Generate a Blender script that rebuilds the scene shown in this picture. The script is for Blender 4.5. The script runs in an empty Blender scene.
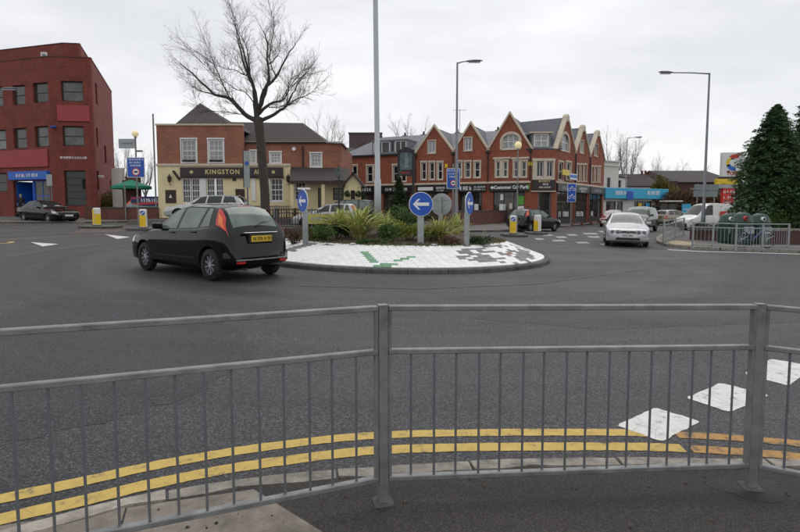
import bpy, bmesh, math, random
import numpy as np
from mathutils import Matrix, Vector, Euler

random.seed(7)
scene = bpy.context.scene
COL = scene.collection
PI = math.pi

# ------------------------------------------------------------------ camera
F_PX, HZ, ZC, CY = 545.0, 210.0, 1.6, 252.0            # focal length in photo pixels, horizon row, eye height
PITCH = math.atan((CY - HZ) / F_PX)
cam = bpy.data.cameras.new('camera')
cam.sensor_width = 36.0
cam.lens = F_PX / 800.0 * 36.0
cam.shift_y = (CY - 266.0) / 800.0          # the photograph is cropped a little off the optical axis
cam.clip_start, cam.clip_end = 0.05, 3000
camo = bpy.data.objects.new('camera', cam)
COL.objects.link(camo)
camo.location = (0, 0, ZC)
camo.rotation_euler = (PI / 2 - PITCH, 0, 0)
scene.camera = camo

# ------------------------------------------------------------------ world, sun, exposure
SUN_EL, SUN_AZ = math.radians(56), math.radians(18)     # azimuth clockwise from +Y
world = bpy.data.worlds.new('World')
scene.world = world
world.use_nodes = True
nt = world.node_tree
nt.nodes.clear()
wout = nt.nodes.new('ShaderNodeOutputWorld')
wbg = nt.nodes.new('ShaderNodeBackground')
wsky = nt.nodes.new('ShaderNodeTexSky')
wsky.sky_type = 'NISHITA'
wsky.sun_disc = False
wsky.sun_elevation = SUN_EL
wsky.sun_rotation = SUN_AZ
wtc = nt.nodes.new('ShaderNodeTexCoord')
wmap = nt.nodes.new('ShaderNodeMapping')
wmap.inputs['Scale'].default_value = (1.0, 1.0, 3.0)
wno = nt.nodes.new('ShaderNodeTexNoise')
wno.inputs['Scale'].default_value = 2.1
wno.inputs['Detail'].default_value = 7
wno.inputs['Roughness'].default_value = 0.55
wramp = nt.nodes.new('ShaderNodeValToRGB')
wramp.color_ramp.elements[0].position = 0.38
wramp.color_ramp.elements[0].color = (8.15, 8.3, 8.6, 1)
wramp.color_ramp.elements[1].position = 0.60
wramp.color_ramp.elements[1].color = (10.2, 10.2, 10.3, 1)
wmix = nt.nodes.new('ShaderNodeMix')
wmix.data_type = 'RGBA'
wmix.inputs[0].default_value = 0.93           # overcast: the cloud layer hides most of the blue
wbg.inputs['Strength'].default_value = 0.1
nt.links.new(wtc.outputs['Generated'], wmap.inputs['Vector'])
nt.links.new(wmap.outputs[0], wno.inputs['Vector'])
nt.links.new(wno.outputs['Fac'], wramp.inputs['Fac'])
nt.links.new(wsky.outputs[0], wmix.inputs[6])
nt.links.new(wramp.outputs[0], wmix.inputs[7])
nt.links.new(wmix.outputs[2], wbg.inputs['Color'])
nt.links.new(wbg.outputs[0], wout.inputs['Surface'])

sun = bpy.data.lights.new('sun', 'SUN')
sun.energy = 0.8
sun.angle = math.radians(40)
sun.color = (1.0, 0.96, 0.9)
suno = bpy.data.objects.new('sun', sun)
COL.objects.link(suno)
sd = Vector((math.sin(SUN_AZ) * math.cos(SUN_EL), math.cos(SUN_AZ) * math.cos(SUN_EL), math.sin(SUN_EL)))
suno.rotation_euler = sd.to_track_quat('Z', 'Y').to_euler()
suno.location = (0, 0, 30)

scene.view_settings.view_transform = 'Standard'
scene.view_settings.look = 'None'
scene.view_settings.exposure = 0.0
scene.view_settings.gamma = 1.0
scene.view_settings.use_curve_mapping = False

# ------------------------------------------------------------------ ground plane and pixel helpers
GA, GB = -0.017, 0.011                       # the junction falls gently to the right and rises away


def G(x, y):
    return GA * max(-45, min(45, x)) + GB * max(-10, min(75, y))


_c, _s = math.cos(PITCH), math.sin(PITCH)


def ray(px, py):
    u, v = (px - 400) / F_PX, (CY - py) / F_PX
    return u, _c + v * _s, -_s + v * _c


def gp(px, py, h=0.0):
    """photo pixel -> the point where that ray meets the ground raised by h"""
    r = ray(px, py)
    t = (h - ZC) / (r[2] - GA * r[0] - GB * r[1])
    return Vector((r[0] * t, r[1] * t, ZC + r[2] * t))


def at(px, py, y):
    r = ray(px, py)
    t = y / r[1]
    return Vector((r[0] * t, y, ZC + r[2] * t))


def gz(x, y, h=0.0):
    return Vector((x, y, G(x, y) + h))


# ------------------------------------------------------------------ materials
MATS = {}


def mat(name, col, rough=0.7, var=0.12, scale=3.0, metal=0.0, bump=0.0, bscale=60.0, spec=0.5, coat=0.0,
        emit=0.0, col2=None, detail=5.0, rand=0.0, stretch=None):
    if name in MATS:
        return MATS[name]
    m = bpy.data.materials.new(name)
    m.use_nodes = True
    n = m.node_tree
    b = n.nodes['Principled BSDF']
    b.inputs['Roughness'].default_value = rough
    b.inputs['Metallic'].default_value = metal
    b.inputs['Specular IOR Level'].default_value = spec
    b.inputs['Coat Weight'].default_value = coat
    b.inputs['Coat Roughness'].default_value = 0.04
    tc = n.nodes.new('ShaderNodeTexCoord')
    src = tc.outputs['Object']
    if stretch:
        mp = n.nodes.new('ShaderNodeMapping')
        mp.inputs['Scale'].default_value = stretch
        n.links.new(src, mp.inputs['Vector'])
        src = mp.outputs[0]
    no = n.nodes.new('ShaderNodeTexNoise')
    no.inputs['Scale'].default_value = scale
    no.inputs['Detail'].default_value = detail
    no.inputs['Roughness'].default_value = 0.65
    n.links.new(src, no.inputs['Vector'])
    rp = n.nodes.new('ShaderNodeValToRGB')
    rp.color_ramp.elements[0].position = 0.3
    rp.color_ramp.elements[1].position = 0.7
    c2 = col2 if col2 else tuple(min(1, c * (1 + var)) for c in col)
    c1 = col if col2 else tuple(c * (1 - var) for c in col)
    rp.color_ramp.elements[0].color = (*c1, 1)
    rp.color_ramp.elements[1].color = (*c2, 1)
    n.links.new(no.outputs['Fac'], rp.inputs['Fac'])
    out = rp.outputs['Color']
    if rand:
        oi = n.nodes.new('ShaderNodeObjectInfo')
        mr = n.nodes.new('ShaderNodeMapRange')
        mr.inputs['To Min'].default_value = 1 - rand
        mr.inputs['To Max'].default_value = 1 + rand
        n.links.new(oi.outputs['Random'], mr.inputs['Value'])
        vm = n.nodes.new('ShaderNodeVectorMath')
        vm.operation = 'SCALE'
        n.links.new(out, vm.inputs[0])
        n.links.new(mr.outputs[0], vm.inputs['Scale'])
        out = vm.outputs[0]
    n.links.new(out, b.inputs['Base Color'])
    if emit:
        n.links.new(out, b.inputs['Emission Color'])
        b.inputs['Emission Strength'].default_value = emit
    if bump:
        nb = n.nodes.new('ShaderNodeTexNoise')
        nb.inputs['Scale'].default_value = bscale
        nb.inputs['Detail'].default_value = 4
        n.links.new(src, nb.inputs['Vector'])
        bp = n.nodes.new('ShaderNodeBump')
        bp.inputs['Strength'].default_value = bump
        bp.inputs['Distance'].default_value = 0.02
        n.links.new(nb.outputs['Fac'], bp.inputs['Height'])
        n.links.new(bp.outputs[0], b.inputs['Normal'])
    MATS[name] = m
    return m


def brick_mat(name, c1, c2, mortar, bw=0.225, bh=0.075, var=0.25):
    m = bpy.data.materials.new(name)
    m.use_nodes = True
    n = m.node_tree
    b = n.nodes['Principled BSDF']
    b.inputs['Roughness'].default_value = 0.85
    tc = n.nodes.new('ShaderNodeTexCoord')
    sp = n.nodes.new('ShaderNodeSeparateXYZ')
    n.links.new(tc.outputs['Object'], sp.inputs[0])
    ad = n.nodes.new('ShaderNodeMath')
    n.links.new(sp.outputs['X'], ad.inputs[0])
    n.links.new(sp.outputs['Y'], ad.inputs[1])
    cb = n.nodes.new('ShaderNodeCombineXYZ')
    n.links.new(ad.outputs[0], cb.inputs['X'])
    n.links.new(sp.outputs['Z'], cb.inputs['Y'])
    br = n.nodes.new('ShaderNodeTexBrick')
    br.inputs['Scale'].default_value = 1.0
    br.inputs['Brick Width'].default_value = bw
    br.inputs['Row Height'].default_value = bh
    br.inputs['Mortar Size'].default_value = 0.008
    br.inputs['Color1'].default_value = (*c1, 1)
    br.inputs['Color2'].default_value = (*c2, 1)
    br.inputs['Mortar'].default_value = (*mortar, 1)
    n.links.new(cb.outputs[0], br.inputs['Vector'])
    no = n.nodes.new('ShaderNodeTexNoise')
    no.inputs['Scale'].default_value = 0.9
    no.inputs['Detail'].default_value = 8
    no.inputs['Roughness'].default_value = 0.7
    n.links.new(tc.outputs['Object'], no.inputs['Vector'])
    mr = n.nodes.new('ShaderNodeMapRange')
    mr.inputs['From Min'].default_value = 0.3
    mr.inputs['From Max'].default_value = 0.7
    mr.inputs['To Min'].default_value = 1 - var
    mr.inputs['To Max'].default_value = 1 + var
    n.links.new(no.outputs['Fac'], mr.inputs['Value'])
    vm = n.nodes.new('ShaderNodeVectorMath')
    vm.operation = 'SCALE'
    n.links.new(br.outputs['Color'], vm.inputs[0])
    n.links.new(mr.outputs[0], vm.inputs['Scale'])
    n.links.new(vm.outputs[0], b.inputs['Base Color'])
    bp = n.nodes.new('ShaderNodeBump')
    bp.inputs['Strength'].default_value = 0.5
    bp.inputs['Distance'].default_value = 0.01
    n.links.new(br.outputs['Fac'], bp.inputs['Height'])
    bp.invert = True
    n.links.new(bp.outputs[0], b.inputs['Normal'])
    MATS[name] = m
    return m


def asphalt_mat(name, base, speck, wet=0.45, seed=0.0, grain=110.0):
    """aggregate speckle at stone size plus large worn and patched zones"""
    m = bpy.data.materials.new(name)
    m.use_nodes = True
    n = m.node_tree
    b = n.nodes['Principled BSDF']
    b.inputs['Specular IOR Level'].default_value = 0.32
    tc = n.nodes.new('ShaderNodeTexCoord')
    mp = n.nodes.new('ShaderNodeMapping')
    mp.inputs['Location'].default_value = (seed, seed * 2, 0)
    n.links.new(tc.outputs['Object'], mp.inputs['Vector'])
    vo = n.nodes.new('ShaderNodeTexVoronoi')
    vo.inputs['Scale'].default_value = grain
    n.links.new(mp.outputs[0], vo.inputs['Vector'])
    fine = n.nodes.new('ShaderNodeTexNoise')
    fine.inputs['Scale'].default_value = grain * 0.7
    fine.inputs['Detail'].default_value = 6
    fine.inputs['Roughness'].default_value = 0.8
    n.links.new(mp.outputs[0], fine.inputs['Vector'])
    big = n.nodes.new('ShaderNodeTexNoise')
    big.inputs['Scale'].default_value = 0.33
    big.inputs['Detail'].default_value = 6
    big.inputs['Roughness'].default_value = 0.6
    mp2 = n.nodes.new('ShaderNodeMapping')
    mp2.inputs['Scale'].default_value = (0.55, 1.5, 1)
    mp2.inputs['Rotation'].default_value = (0, 0, 0.12)
    n.links.new(mp.outputs[0], mp2.inputs['Vector'])
    n.links.new(mp2.outputs[0], big.inputs['Vector'])
    rp = n.nodes.new('ShaderNodeValToRGB')
    rp.color_ramp.elements[0].position = 0.05
    rp.color_ramp.elements[1].position = 0.95
    rp.color_ramp.elements[0].color = (*[c * 0.45 for c in base], 1)
    rp.color_ramp.elements[1].color = (*speck, 1)
    e = rp.color_ramp.elements.new(0.55)
    e.color = (*base, 1)
    sepc = n.nodes.new('ShaderNodeSeparateColor')
    n.links.new(vo.outputs['Color'], sepc.inputs[0])
    mixv = n.nodes.new('ShaderNodeMath')
    mixv.operation = 'MULTIPLY_ADD'
    mixv.inputs[1].default_value = 0.62
    n.links.new(sepc.outputs[0], mixv.inputs[0])
    fs = n.nodes.new('ShaderNodeMath')
    fs.operation = 'MULTIPLY'
    fs.inputs[1].default_value = 0.42
    n.links.new(fine.outputs['Fac'], fs.inputs[0])
    n.links.new(fs.outputs[0], mixv.inputs[2])
    n.links.new(mixv.outputs[0], rp.inputs['Fac'])
    mr = n.nodes.new('ShaderNodeMapRange')
    mr.inputs['From Min'].default_value = 0.3
    mr.inputs['From Max'].default_value = 0.7
    mr.inputs['To Min'].default_value = 0.66
    mr.inputs['To Max'].default_value = 1.34
    n.links.new(big.outputs['Fac'], mr.inputs['Value'])
    vm = n.nodes.new('ShaderNodeVectorMath')
    vm.operation = 'SCALE'
    n.links.new(rp.outputs['Color'], vm.inputs[0])
    n.links.new(mr.outputs[0], vm.inputs['Scale'])
    # wear left by circulating wheels: bands that follow the distance from the roundabout's centre
    vs = n.nodes.new('ShaderNodeVectorMath')
    vs.operation = 'DISTANCE'
    vs.inputs[1].default_value = (-0.05, 17.0, 0.2)
    n.links.new(tc.outputs['Object'], vs.inputs[0])
    wob = n.nodes.new('ShaderNodeMath')
    wob.operation = 'MULTIPLY_ADD'
    wob.inputs[1].default_value = 1.1
    n.links.new(big.outputs['Fac'], wob.inputs[0])
    n.links.new(vs.outputs['Value'], wob.inputs[2])
    n1 = n.nodes.new('ShaderNodeTexNoise')
    n1.noise_dimensions = '1D'
    n1.inputs['Scale'].default_value = 0.85
    n1.inputs['Detail'].default_value = 5
    n1.inputs['Roughness'].default_value = 0.6
    n.links.new(wob.outputs[0], n1.inputs['W'])
    m1 = n.nodes.new('ShaderNodeMapRange')
    m1.inputs['From Min'].default_value = 0.3
    m1.inputs['From Max'].default_value = 0.7
    m1.inputs['To Min'].default_value = 0.76
    m1.inputs['To Max'].default_value = 1.22
    n.links.new(n1.outputs['Fac'], m1.inputs['Value'])
    vm2 = n.nodes.new('ShaderNodeVectorMath')
    vm2.operation = 'SCALE'
    n.links.new(vm.outputs[0], vm2.inputs[0])
    n.links.new(m1.outputs[0], vm2.inputs['Scale'])
    n.links.new(vm2.outputs[0], b.inputs['Base Color'])
    r2 = n.nodes.new('ShaderNodeMapRange')
    r2.inputs['From Min'].default_value = 0.35
    r2.inputs['From Max'].default_value = 0.65
    r2.inputs['To Min'].default_value = wet
    r2.inputs['To Max'].default_value = wet + 0.25
    n.links.new(big.outputs['Fac'], r2.inputs['Value'])
    n.links.new(r2.outputs[0], b.inputs['Roughness'])
    bp = n.nodes.new('ShaderNodeBump')
    bp.inputs['Strength'].default_value = 0.45
    bp.inputs['Distance'].default_value = 0.006
    n.links.new(mixv.outputs[0], bp.inputs['Height'])
    n.links.new(bp.outputs[0], b.inputs['Normal'])
    MATS[name] = m
    return m


def paint_mat(name, col, under, wear=0.5):
    """worn road paint: asphalt shows through in flecks and cracks"""
    m = bpy.data.materials.new(name)
    m.use_nodes = True
    n = m.node_tree
    b = n.nodes['Principled BSDF']
    b.inputs['Roughness'].default_value = 0.75
    tc = n.nodes.new('ShaderNodeTexCoord')
    no = n.nodes.new('ShaderNodeTexNoise')
    no.inputs['Scale'].default_value = 9
    no.inputs['Detail'].default_value = 12
    no.inputs['Roughness'].default_value = 0.75
    n.links.new(tc.outputs['Object'], no.inputs['Vector'])
    vo = n.nodes.new('ShaderNodeTexVoronoi')
    vo.feature = 'DISTANCE_TO_EDGE'
    vo.inputs['Scale'].default_value = 5
    n.links.new(tc.outputs['Object'], vo.inputs['Vector'])
    rp = n.nodes.new('ShaderNodeValToRGB')
    rp.color_ramp.elements[0].position = wear - 0.12
    rp.color_ramp.elements[0].color = (*under, 1)
    rp.color_ramp.elements[1].position = wear - 0.04
    rp.color_ramp.elements[1].color = (*[c * 0.86 for c in col], 1)
    e = rp.color_ramp.elements.new(wear + 0.12)
    e.color = (*col, 1)
    n.links.new(no.outputs['Fac'], rp.inputs['Fac'])
    lt = n.nodes.new('ShaderNodeMath')
    lt.operation = 'LESS_THAN'
    lt.inputs[1].default_value = 0.008
    n.links.new(vo.outputs['Distance'], lt.inputs[0])
    mx = n.nodes.new('ShaderNodeMix')
    mx.data_type = 'RGBA'
    n.links.new(lt.outputs[0], mx.inputs[0])
    n.links.new(rp.outputs[0], mx.inputs[6])
    mx.inputs[7].default_value = (*[0.5 * (a + c) for a, c in zip(col, under)], 1)
    n.links.new(mx.outputs[2], b.inputs['Base Color'])
    MATS[name] = m
    return m


def glass_mat(name, col, rough=0.04, rand=0.0, spec=0.5, var=0.3, scale=1.2):
    return mat(name, col, rough, var, scale, spec=spec, rand=rand)


# asphalt, stone and paint
asphalt_mat('asphalt', (0.030, 0.030, 0.0345), (0.16, 0.155, 0.166), 0.5)
asphalt_mat('asphalt_new', (0.020, 0.020, 0.024), (0.12, 0.117, 0.128), 0.46, 12.0)
asphalt_mat('asphalt_old', (0.058, 0.053, 0.051), (0.15, 0.142, 0.137), 0.6, 3.0)
asphalt_mat('asphalt_footway', (0.036, 0.032, 0.030), (0.085, 0.077, 0.07), 0.6, 5.0, 170.0)
asphalt_mat('footway_grey', (0.13, 0.122, 0.115), (0.24, 0.23, 0.22), 0.7, 8.0)
mat('slab', (0.19, 0.166, 0.14), 0.9, 0.42, 7, bump=0.5, bscale=50, rand=0.12, detail=8)
mat('kerb', (0.27, 0.245, 0.21), 0.9, 0.5, 9, bump=0.5, bscale=40, rand=0.18, detail=9)
mat('kerb_dark', (0.085, 0.08, 0.075), 0.85, 0.35, 5, bump=0.4, bscale=30, rand=0.2, detail=8)
mat('tactile', (0.36, 0.29, 0.19), 0.85, 0.15, 4, bump=0.3)
paint_mat('paint_white', (0.68, 0.68, 0.65), (0.12, 0.12, 0.12), 0.47)
paint_mat('paint_worn', (0.52, 0.52, 0.50), (0.09, 0.085, 0.083), 0.56)
paint_mat('paint_yellow', (0.56, 0.39, 0.10), (0.20, 0.16, 0.07), 0.485)
paint_mat('paint_orange', (0.44, 0.24, 0.07), (0.10, 0.085, 0.06), 0.54)
mat('mortar', (0.66, 0.66, 0.65), 0.8, 0.06, 6)
mat('block_white', (0.80, 0.80, 0.79), 0.7, 0.05, 8, rand=0.06)
mat('block_green', (0.16, 0.34, 0.20), 0.7, 0.15, 8, rand=0.15)
mat('block_grey', (0.19, 0.19, 0.20), 0.7, 0.15, 8, rand=0.25)
mat('block_red', (0.26, 0.13, 0.10), 0.7, 0.15, 8)
mat('soil', (0.075, 0.052, 0.038), 0.95, 0.5, 6, bump=0.9, bscale=18, detail=9)
# metal and plastic
mat('galv', (0.205, 0.212, 0.212), 0.5, 0.38, 7, metal=0.3, bump=0.15, bscale=140, detail=12)
mat('galv_light', (0.48, 0.50, 0.52), 0.55, 0.10, 2, metal=0.2)
mat('galv_dark', (0.17, 0.18, 0.195), 0.5, 0.15, 3, metal=0.4)
mat('steel_dark', (0.05, 0.052, 0.055), 0.5, 0.2, 4, metal=0.3)
mat('black', (0.012, 0.012, 0.013), 0.5, 0.2, 4)
mat('black_gloss', (0.012, 0.012, 0.014), 0.2, 0.2, 4)
mat('rubber', (0.018, 0.018, 0.018), 0.85, 0.3, 8)
mat('white', (0.74, 0.74, 0.72), 0.45, 0.06, 2)
mat('white_pvc', (0.72, 0.72, 0.70), 0.4, 0.05, 2)
mat('sign_blue', (0.012, 0.085, 0.44), 0.4, 0.12, 5)
mat('sign_white', (0.75, 0.76, 0.77), 0.45, 0.06, 5)
mat('sign_back', (0.34, 0.36, 0.36), 0.5, 0.15, 4, metal=0.3)
mat('sign_red', (0.5, 0.03, 0.03), 0.45, 0.1, 5)
mat('yellow_panel', (0.80, 0.53, 0.01), 0.45, 0.08, 4)
mat('beacon', (0.80, 0.66, 0.36), 0.35, 0.08, 4, emit=0.35)
mat('cream', (0.77, 0.65, 0.39), 0.8, 0.10, 1.5, detail=7)
mat('stone', (0.58, 0.50, 0.39), 0.8, 0.10, 3)
mat('offwhite', (0.60, 0.58, 0.53), 0.8, 0.10, 1.2, detail=7)
brick_mat('brick_office', (0.235, 0.040, 0.027), (0.165, 0.030, 0.022), (0.15, 0.06, 0.045), var=0.3)
brick_mat('brick_pub', (0.34, 0.115, 0.062), (0.25, 0.08, 0.046), (0.30, 0.20, 0.15))
brick_mat('brick_shop', (0.33, 0.082, 0.038), (0.22, 0.055, 0.028), (0.26, 0.13, 0.09))
brick_mat('brick_wall', (0.16, 0.05, 0.035), (0.11, 0.035, 0.026), (0.15, 0.09, 0.07))
brick_mat('brick_dark', (0.085, 0.04, 0.035), (0.065, 0.033, 0.03), (0.08, 0.05, 0.045))
mat('red_panel', (0.33, 0.045, 0.048), 0.6, 0.08, 2)
mat('slate', (0.115, 0.125, 0.145), 0.6, 0.22, 4, rand=0.05, stretch=(1, 1, 4), detail=8)
mat('tile_brown', (0.046, 0.037, 0.035), 0.85, 0.3, 5, stretch=(1, 1, 4), detail=8)
mat('lead', (0.20, 0.21, 0.23), 0.6, 0.15, 3)
mat('fascia_black', (0.014, 0.013, 0.014), 0.4, 0.2, 3)
mat('fascia_dark', (0.03, 0.02, 0.022), 0.45, 0.2, 3)
mat('fascia_blue', (0.01, 0.11, 0.50), 0.4, 0.12, 3)
mat('fascia_cyan', (0.03, 0.36, 0.58), 0.4, 0.10, 2)
mat('gold', (0.62, 0.50, 0.22), 0.4, 0.1, 5)
mat('green_sign', (0.10, 0.36, 0.05), 0.5, 0.1, 5)
mat('timber_dark', (0.045, 0.026, 0.018), 0.7, 0.3, 6)
mat('parasol', (0.01, 0.20, 0.125), 0.8, 0.12, 3)
mat('bin_green', (0.012, 0.045, 0.036), 0.4, 0.15, 3)
mat('total_red', (0.56, 0.028, 0.022), 0.4, 0.08, 3)
mat('total_yellow', (0.72, 0.50, 0.02), 0.4, 0.08, 3)
mat('total_white', (0.66, 0.68, 0.66), 0.4, 0.05, 3)
glass_mat('pane_dark', (0.022, 0.024, 0.026), rand=0.5)
glass_mat('pane_office', (0.10, 0.105, 0.10), rand=0.7, var=0.6, scale=0.8)
glass_mat('pane_net', (0.30, 0.31, 0.31), rough=0.12, rand=0.25, var=0.25, scale=3)
glass_mat('pane_shop', (0.045, 0.042, 0.038), rand=0.5, var=0.8, scale=2.5)
glass_mat('car_glass', (0.022, 0.028, 0.027), rough=0.03)
glass_mat('car_glass_sky', (0.13, 0.16, 0.148), rough=0.05, var=0.35, scale=2.5)  # pale, mottled base colour paints sky reflections into the glass
mat('lamp_red', (0.52, 0.02, 0.012), 0.2, 0.1, 6, coat=0.5)
mat('lamp_orange', (0.75, 0.17, 0.02), 0.2, 0.1, 6, coat=0.5)
mat('lamp_clear', (0.55, 0.57, 0.58), 0.15, 0.15, 6, coat=0.6)
mat('chrome', (0.70, 0.71, 0.73), 0.15, 0.05, 3, metal=1.0)
mat('alloy', (0.42, 0.43, 0.45), 0.35, 0.1, 6, metal=0.6)
mat('plate_yellow', (0.72, 0.46, 0.02), 0.4, 0.06, 6)
mat('plate_white', (0.72, 0.72, 0.70), 0.4, 0.06, 6)
# plants
mat('bark', (0.060, 0.050, 0.042), 0.95, 0.35, 5, bump=0.6, bscale=14, detail=8)
mat('twig', (0.085, 0.07, 0.064), 0.95, 0.2, 5)
mat('twig_haze', (0.20, 0.175, 0.165), 0.95, 0.2, 2)  # distant bark paled in its colour to imitate haze
mat('leaf_conifer', (0.03, 0.07, 0.034), 0.75, 0.4, 0.9, col2=(0.125, 0.205, 0.085), spec=0.25, detail=9)
mat('leaf_dark', (0.016, 0.036, 0.014), 0.7, 0.4, 3, col2=(0.05, 0.095, 0.03), spec=0.3)
mat('leaf_green', (0.05, 0.105, 0.025), 0.65, 0.4, 3, col2=(0.12, 0.19, 0.05), spec=0.3)
mat('leaf_yellow', (0.13, 0.17, 0.03), 0.65, 0.4, 3, col2=(0.36, 0.36, 0.07), spec=0.3)
mat('leaf_strap', (0.18, 0.25, 0.055), 0.55, 0.4, 5, col2=(0.60, 0.58, 0.20), spec=0.35)
mat('leaf_autumn', (0.10, 0.085, 0.02), 0.75, 0.4, 1.5, col2=(0.20, 0.18, 0.04), spec=0.3)
mat('leaf_brown', (0.10, 0.055, 0.035), 0.8, 0.4, 3, col2=(0.18, 0.10, 0.06), spec=0.3)


# ------------------------------------------------------------------ mesh builder
class MB:
    def __init__(self):
        self.v, self.f = [], []

    def add(self, vs, fs):
        o = len(self.v)
        self.v += [tuple(p) for p in vs]
        self.f += [tuple(i + o for i in f) for f in fs]
        return self

    def box(self, x0, x1, y0, y1, z0, z1):
        vs = [(x, y, z) for z in (z0, z1) for y in (y0, y1) for x in (x0, x1)]
        return self.add(vs, [(0, 2, 3, 1), (4, 5, 7, 6), (0, 1, 5, 4), (2, 6, 7, 3), (0, 4, 6, 2), (1, 3, 7, 5)])

    def bbox(self, x0, x1, y0, y1, z0, z1, b=0.01):
        """box with chamfered edges"""
        bm = bmesh.new()
        bmesh.ops.create_cube(bm, size=1)
        for v in bm.verts:
            v.co = ((x0 + x1) / 2 + v.co.x * (x1 - x0), (y0 + y1) / 2 + v.co.y * (y1 - y0),
                    (z0 + z1) / 2 + v.co.z * (z1 - z0))
        bmesh.ops.bevel(bm, geom=list(bm.edges), offset=b, segments=1, affect='EDGES')
        self.from_bm(bm)
        return self

    def from_bm(self, bm):
        bm.verts.index_update()
        self.add([v.co[:] for v in bm.verts], [[v.index for v in f.verts] for f in bm.faces])
        bm.free()

    def quad(self, a, b, c, d):
        return self.add([a, b, c, d], [(0, 1, 2, 3)])

    def tube(self, pts, rads, n=6, caps=True):
        pts = [Vector(p) for p in pts]
        o = len(self.v)
        ref = Vector((0.31, 0.17, 0.94))
        for i, p in enumerate(pts):
            t = (pts[min(i + 1, len(pts) - 1)] - pts[max(i - 1, 0)])
            if t.length < 1e-9:
                t = Vector((0, 0, 1))
            t.normalize()
            rr = ref if abs(t.dot(ref)) < 0.95 else Vector((1, 0, 0))
            a = t.cross(rr).normalized()
            b = t.cross(a)
            r = rads[i] if hasattr(rads, '__len__') else rads
            for k in range(n):
                q = 2 * PI * k / n
                self.v.append(tuple(p + a * (r * math.cos(q)) + b * (r * math.sin(q))))
        for i in range(len(pts) - 1):
            for k in range(n):
                k2 = (k + 1) % n
                self.f.append((o + i * n + k, o + i * n + k2, o + (i + 1) * n + k2, o + (i + 1) * n + k))
        if caps:
            self.f.append(tuple(o + k for k in range(n))[::-1])
            e = o + (len(pts) - 1) * n
            self.f.append(tuple(e + k for k in range(n)))
        return self

    def lathe(self, prof, n=24, cx=0, cy=0, axis='Z'):
        """prof: list of (r, h)"""
        o = len(self.v)
        for r, h in prof:
            for k in range(n):
                q = 2 * PI * k / n
                a, b = r * math.cos(q), r * math.sin(q)
                self.v.append((cx + a, cy + b, h) if axis == 'Z' else ((cx + a, h, cy + b)))
        for i in range(len(prof) - 1):
            for k in range(n):
                k2 = (k + 1) % n
                self.f.append((o + i * n + k, o + i * n + k2, o + (i + 1) * n + k2, o + (i + 1) * n + k))
        self.f.append(tuple(o + k for k in range(n))[::-1])
        e = o + (len(prof) - 1) * n
        self.f.append(tuple(e + k for k in range(n)))
        return self

    def prism(self, poly, z0, z1):
        """poly: ccw (x,y); z0,z1 numbers or functions of x,y"""
        n = len(poly)
        f0 = z0 if callable(z0) else (lambda x, y: z0)
        f1 = z1 if callable(z1) else (lambda x, y: z1)
        vs = [(x, y, f0(x, y)) for x, y in poly] + [(x, y, f1(x, y)) for x, y in poly]
        fs = [tuple(range(n))[::-1], tuple(range(n, 2 * n))]
        fs += [(i, (i + 1) % n, n + (i + 1) % n, n + i) for i in range(n)]
        return self.add(vs, fs)

    def xprism(self, poly, y0, y1):
        """poly in (x,z), extruded along y"""
        n = len(poly)
        vs = [(x, y0, z) for x, z in poly] + [(x, y1, z) for x, z in poly]
        fs = [tuple(range(n)), tuple(range(n, 2 * n))[::-1]]
        fs += [(i, n + i, n + (i + 1) % n, (i + 1) % n) for i in range(n)]
        return self.add(vs, fs)

    def mesh(self, name, m=None, smooth=False):
        me = bpy.data.meshes.new(name)
        me.from_pydata(self.v, [], self.f)
        if m:
            me.materials.append(MATS[m] if isinstance(m, str) else m)
        if smooth:
            me.polygons.foreach_set('use_smooth', [True] * len(me.polygons))
        me.update()
        return me

    def build(self, name, m, parent=None, loc=(0, 0, 0), rz=0.0, smooth=False):
        return link(name, self.mesh(name, m, smooth), parent, loc, rz)


def link(name, data, parent=None, loc=(0, 0, 0), rz=0.0):
    o = bpy.data.objects.new(name, data)
    COL.objects.link(o)
    o.parent = parent
    o.location = loc
    if rz:
        o.rotation_euler = (0, 0, rz)
    return o


def tag(o, label=None, cat=None, group=None, kind=None):
    if label:
        o['label'] = label
    if cat:
        o['category'] = cat
    if group:
        o['group'] = group
    if kind:
        o['kind'] = kind
    return o


def thing(name, label, cat, loc=(0, 0, 0), rz=0.0, group=None):
    o = link(name, None, None, loc, rz)
    o.empty_display_size = 0.2
    return tag(o, label, cat, group)


KIDS = {}


def copy_tree(o, parent=None):
    c = o.copy()
    COL.objects.link(c)
    c.parent = parent
    for ch in [k for k in bpy.data.objects if k.parent == o]:
        copy_tree(ch, c)
    return c


def text_mesh(s, size, depth=0.01, m='white', align='CENTER', bold=0.0, space=1.0):
    cu = bpy.data.curves.new('lettering', 'FONT')
    cu.body = s
    cu.size = size
    cu.extrude = depth / 2
    cu.space_character = space
    cu.offset = bold
    cu.resolution_u = 2
    cu.align_x = align
    cu.align_y = 'CENTER'
    ob = bpy.data.objects.new('lettering_tmp', cu)
    COL.objects.link(ob)
    dg = bpy.context.evaluated_depsgraph_get()
    me = bpy.data.meshes.new_from_object(ob.evaluated_get(dg))
    bpy.data.objects.remove(ob)
    # stand upright, facing local -Y
    me.transform(Matrix.Rotation(PI / 2, 4, 'X'))
    me.materials.clear()
    me.materials.append(MATS[m])
    me.name = 'lettering'
    return me


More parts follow.
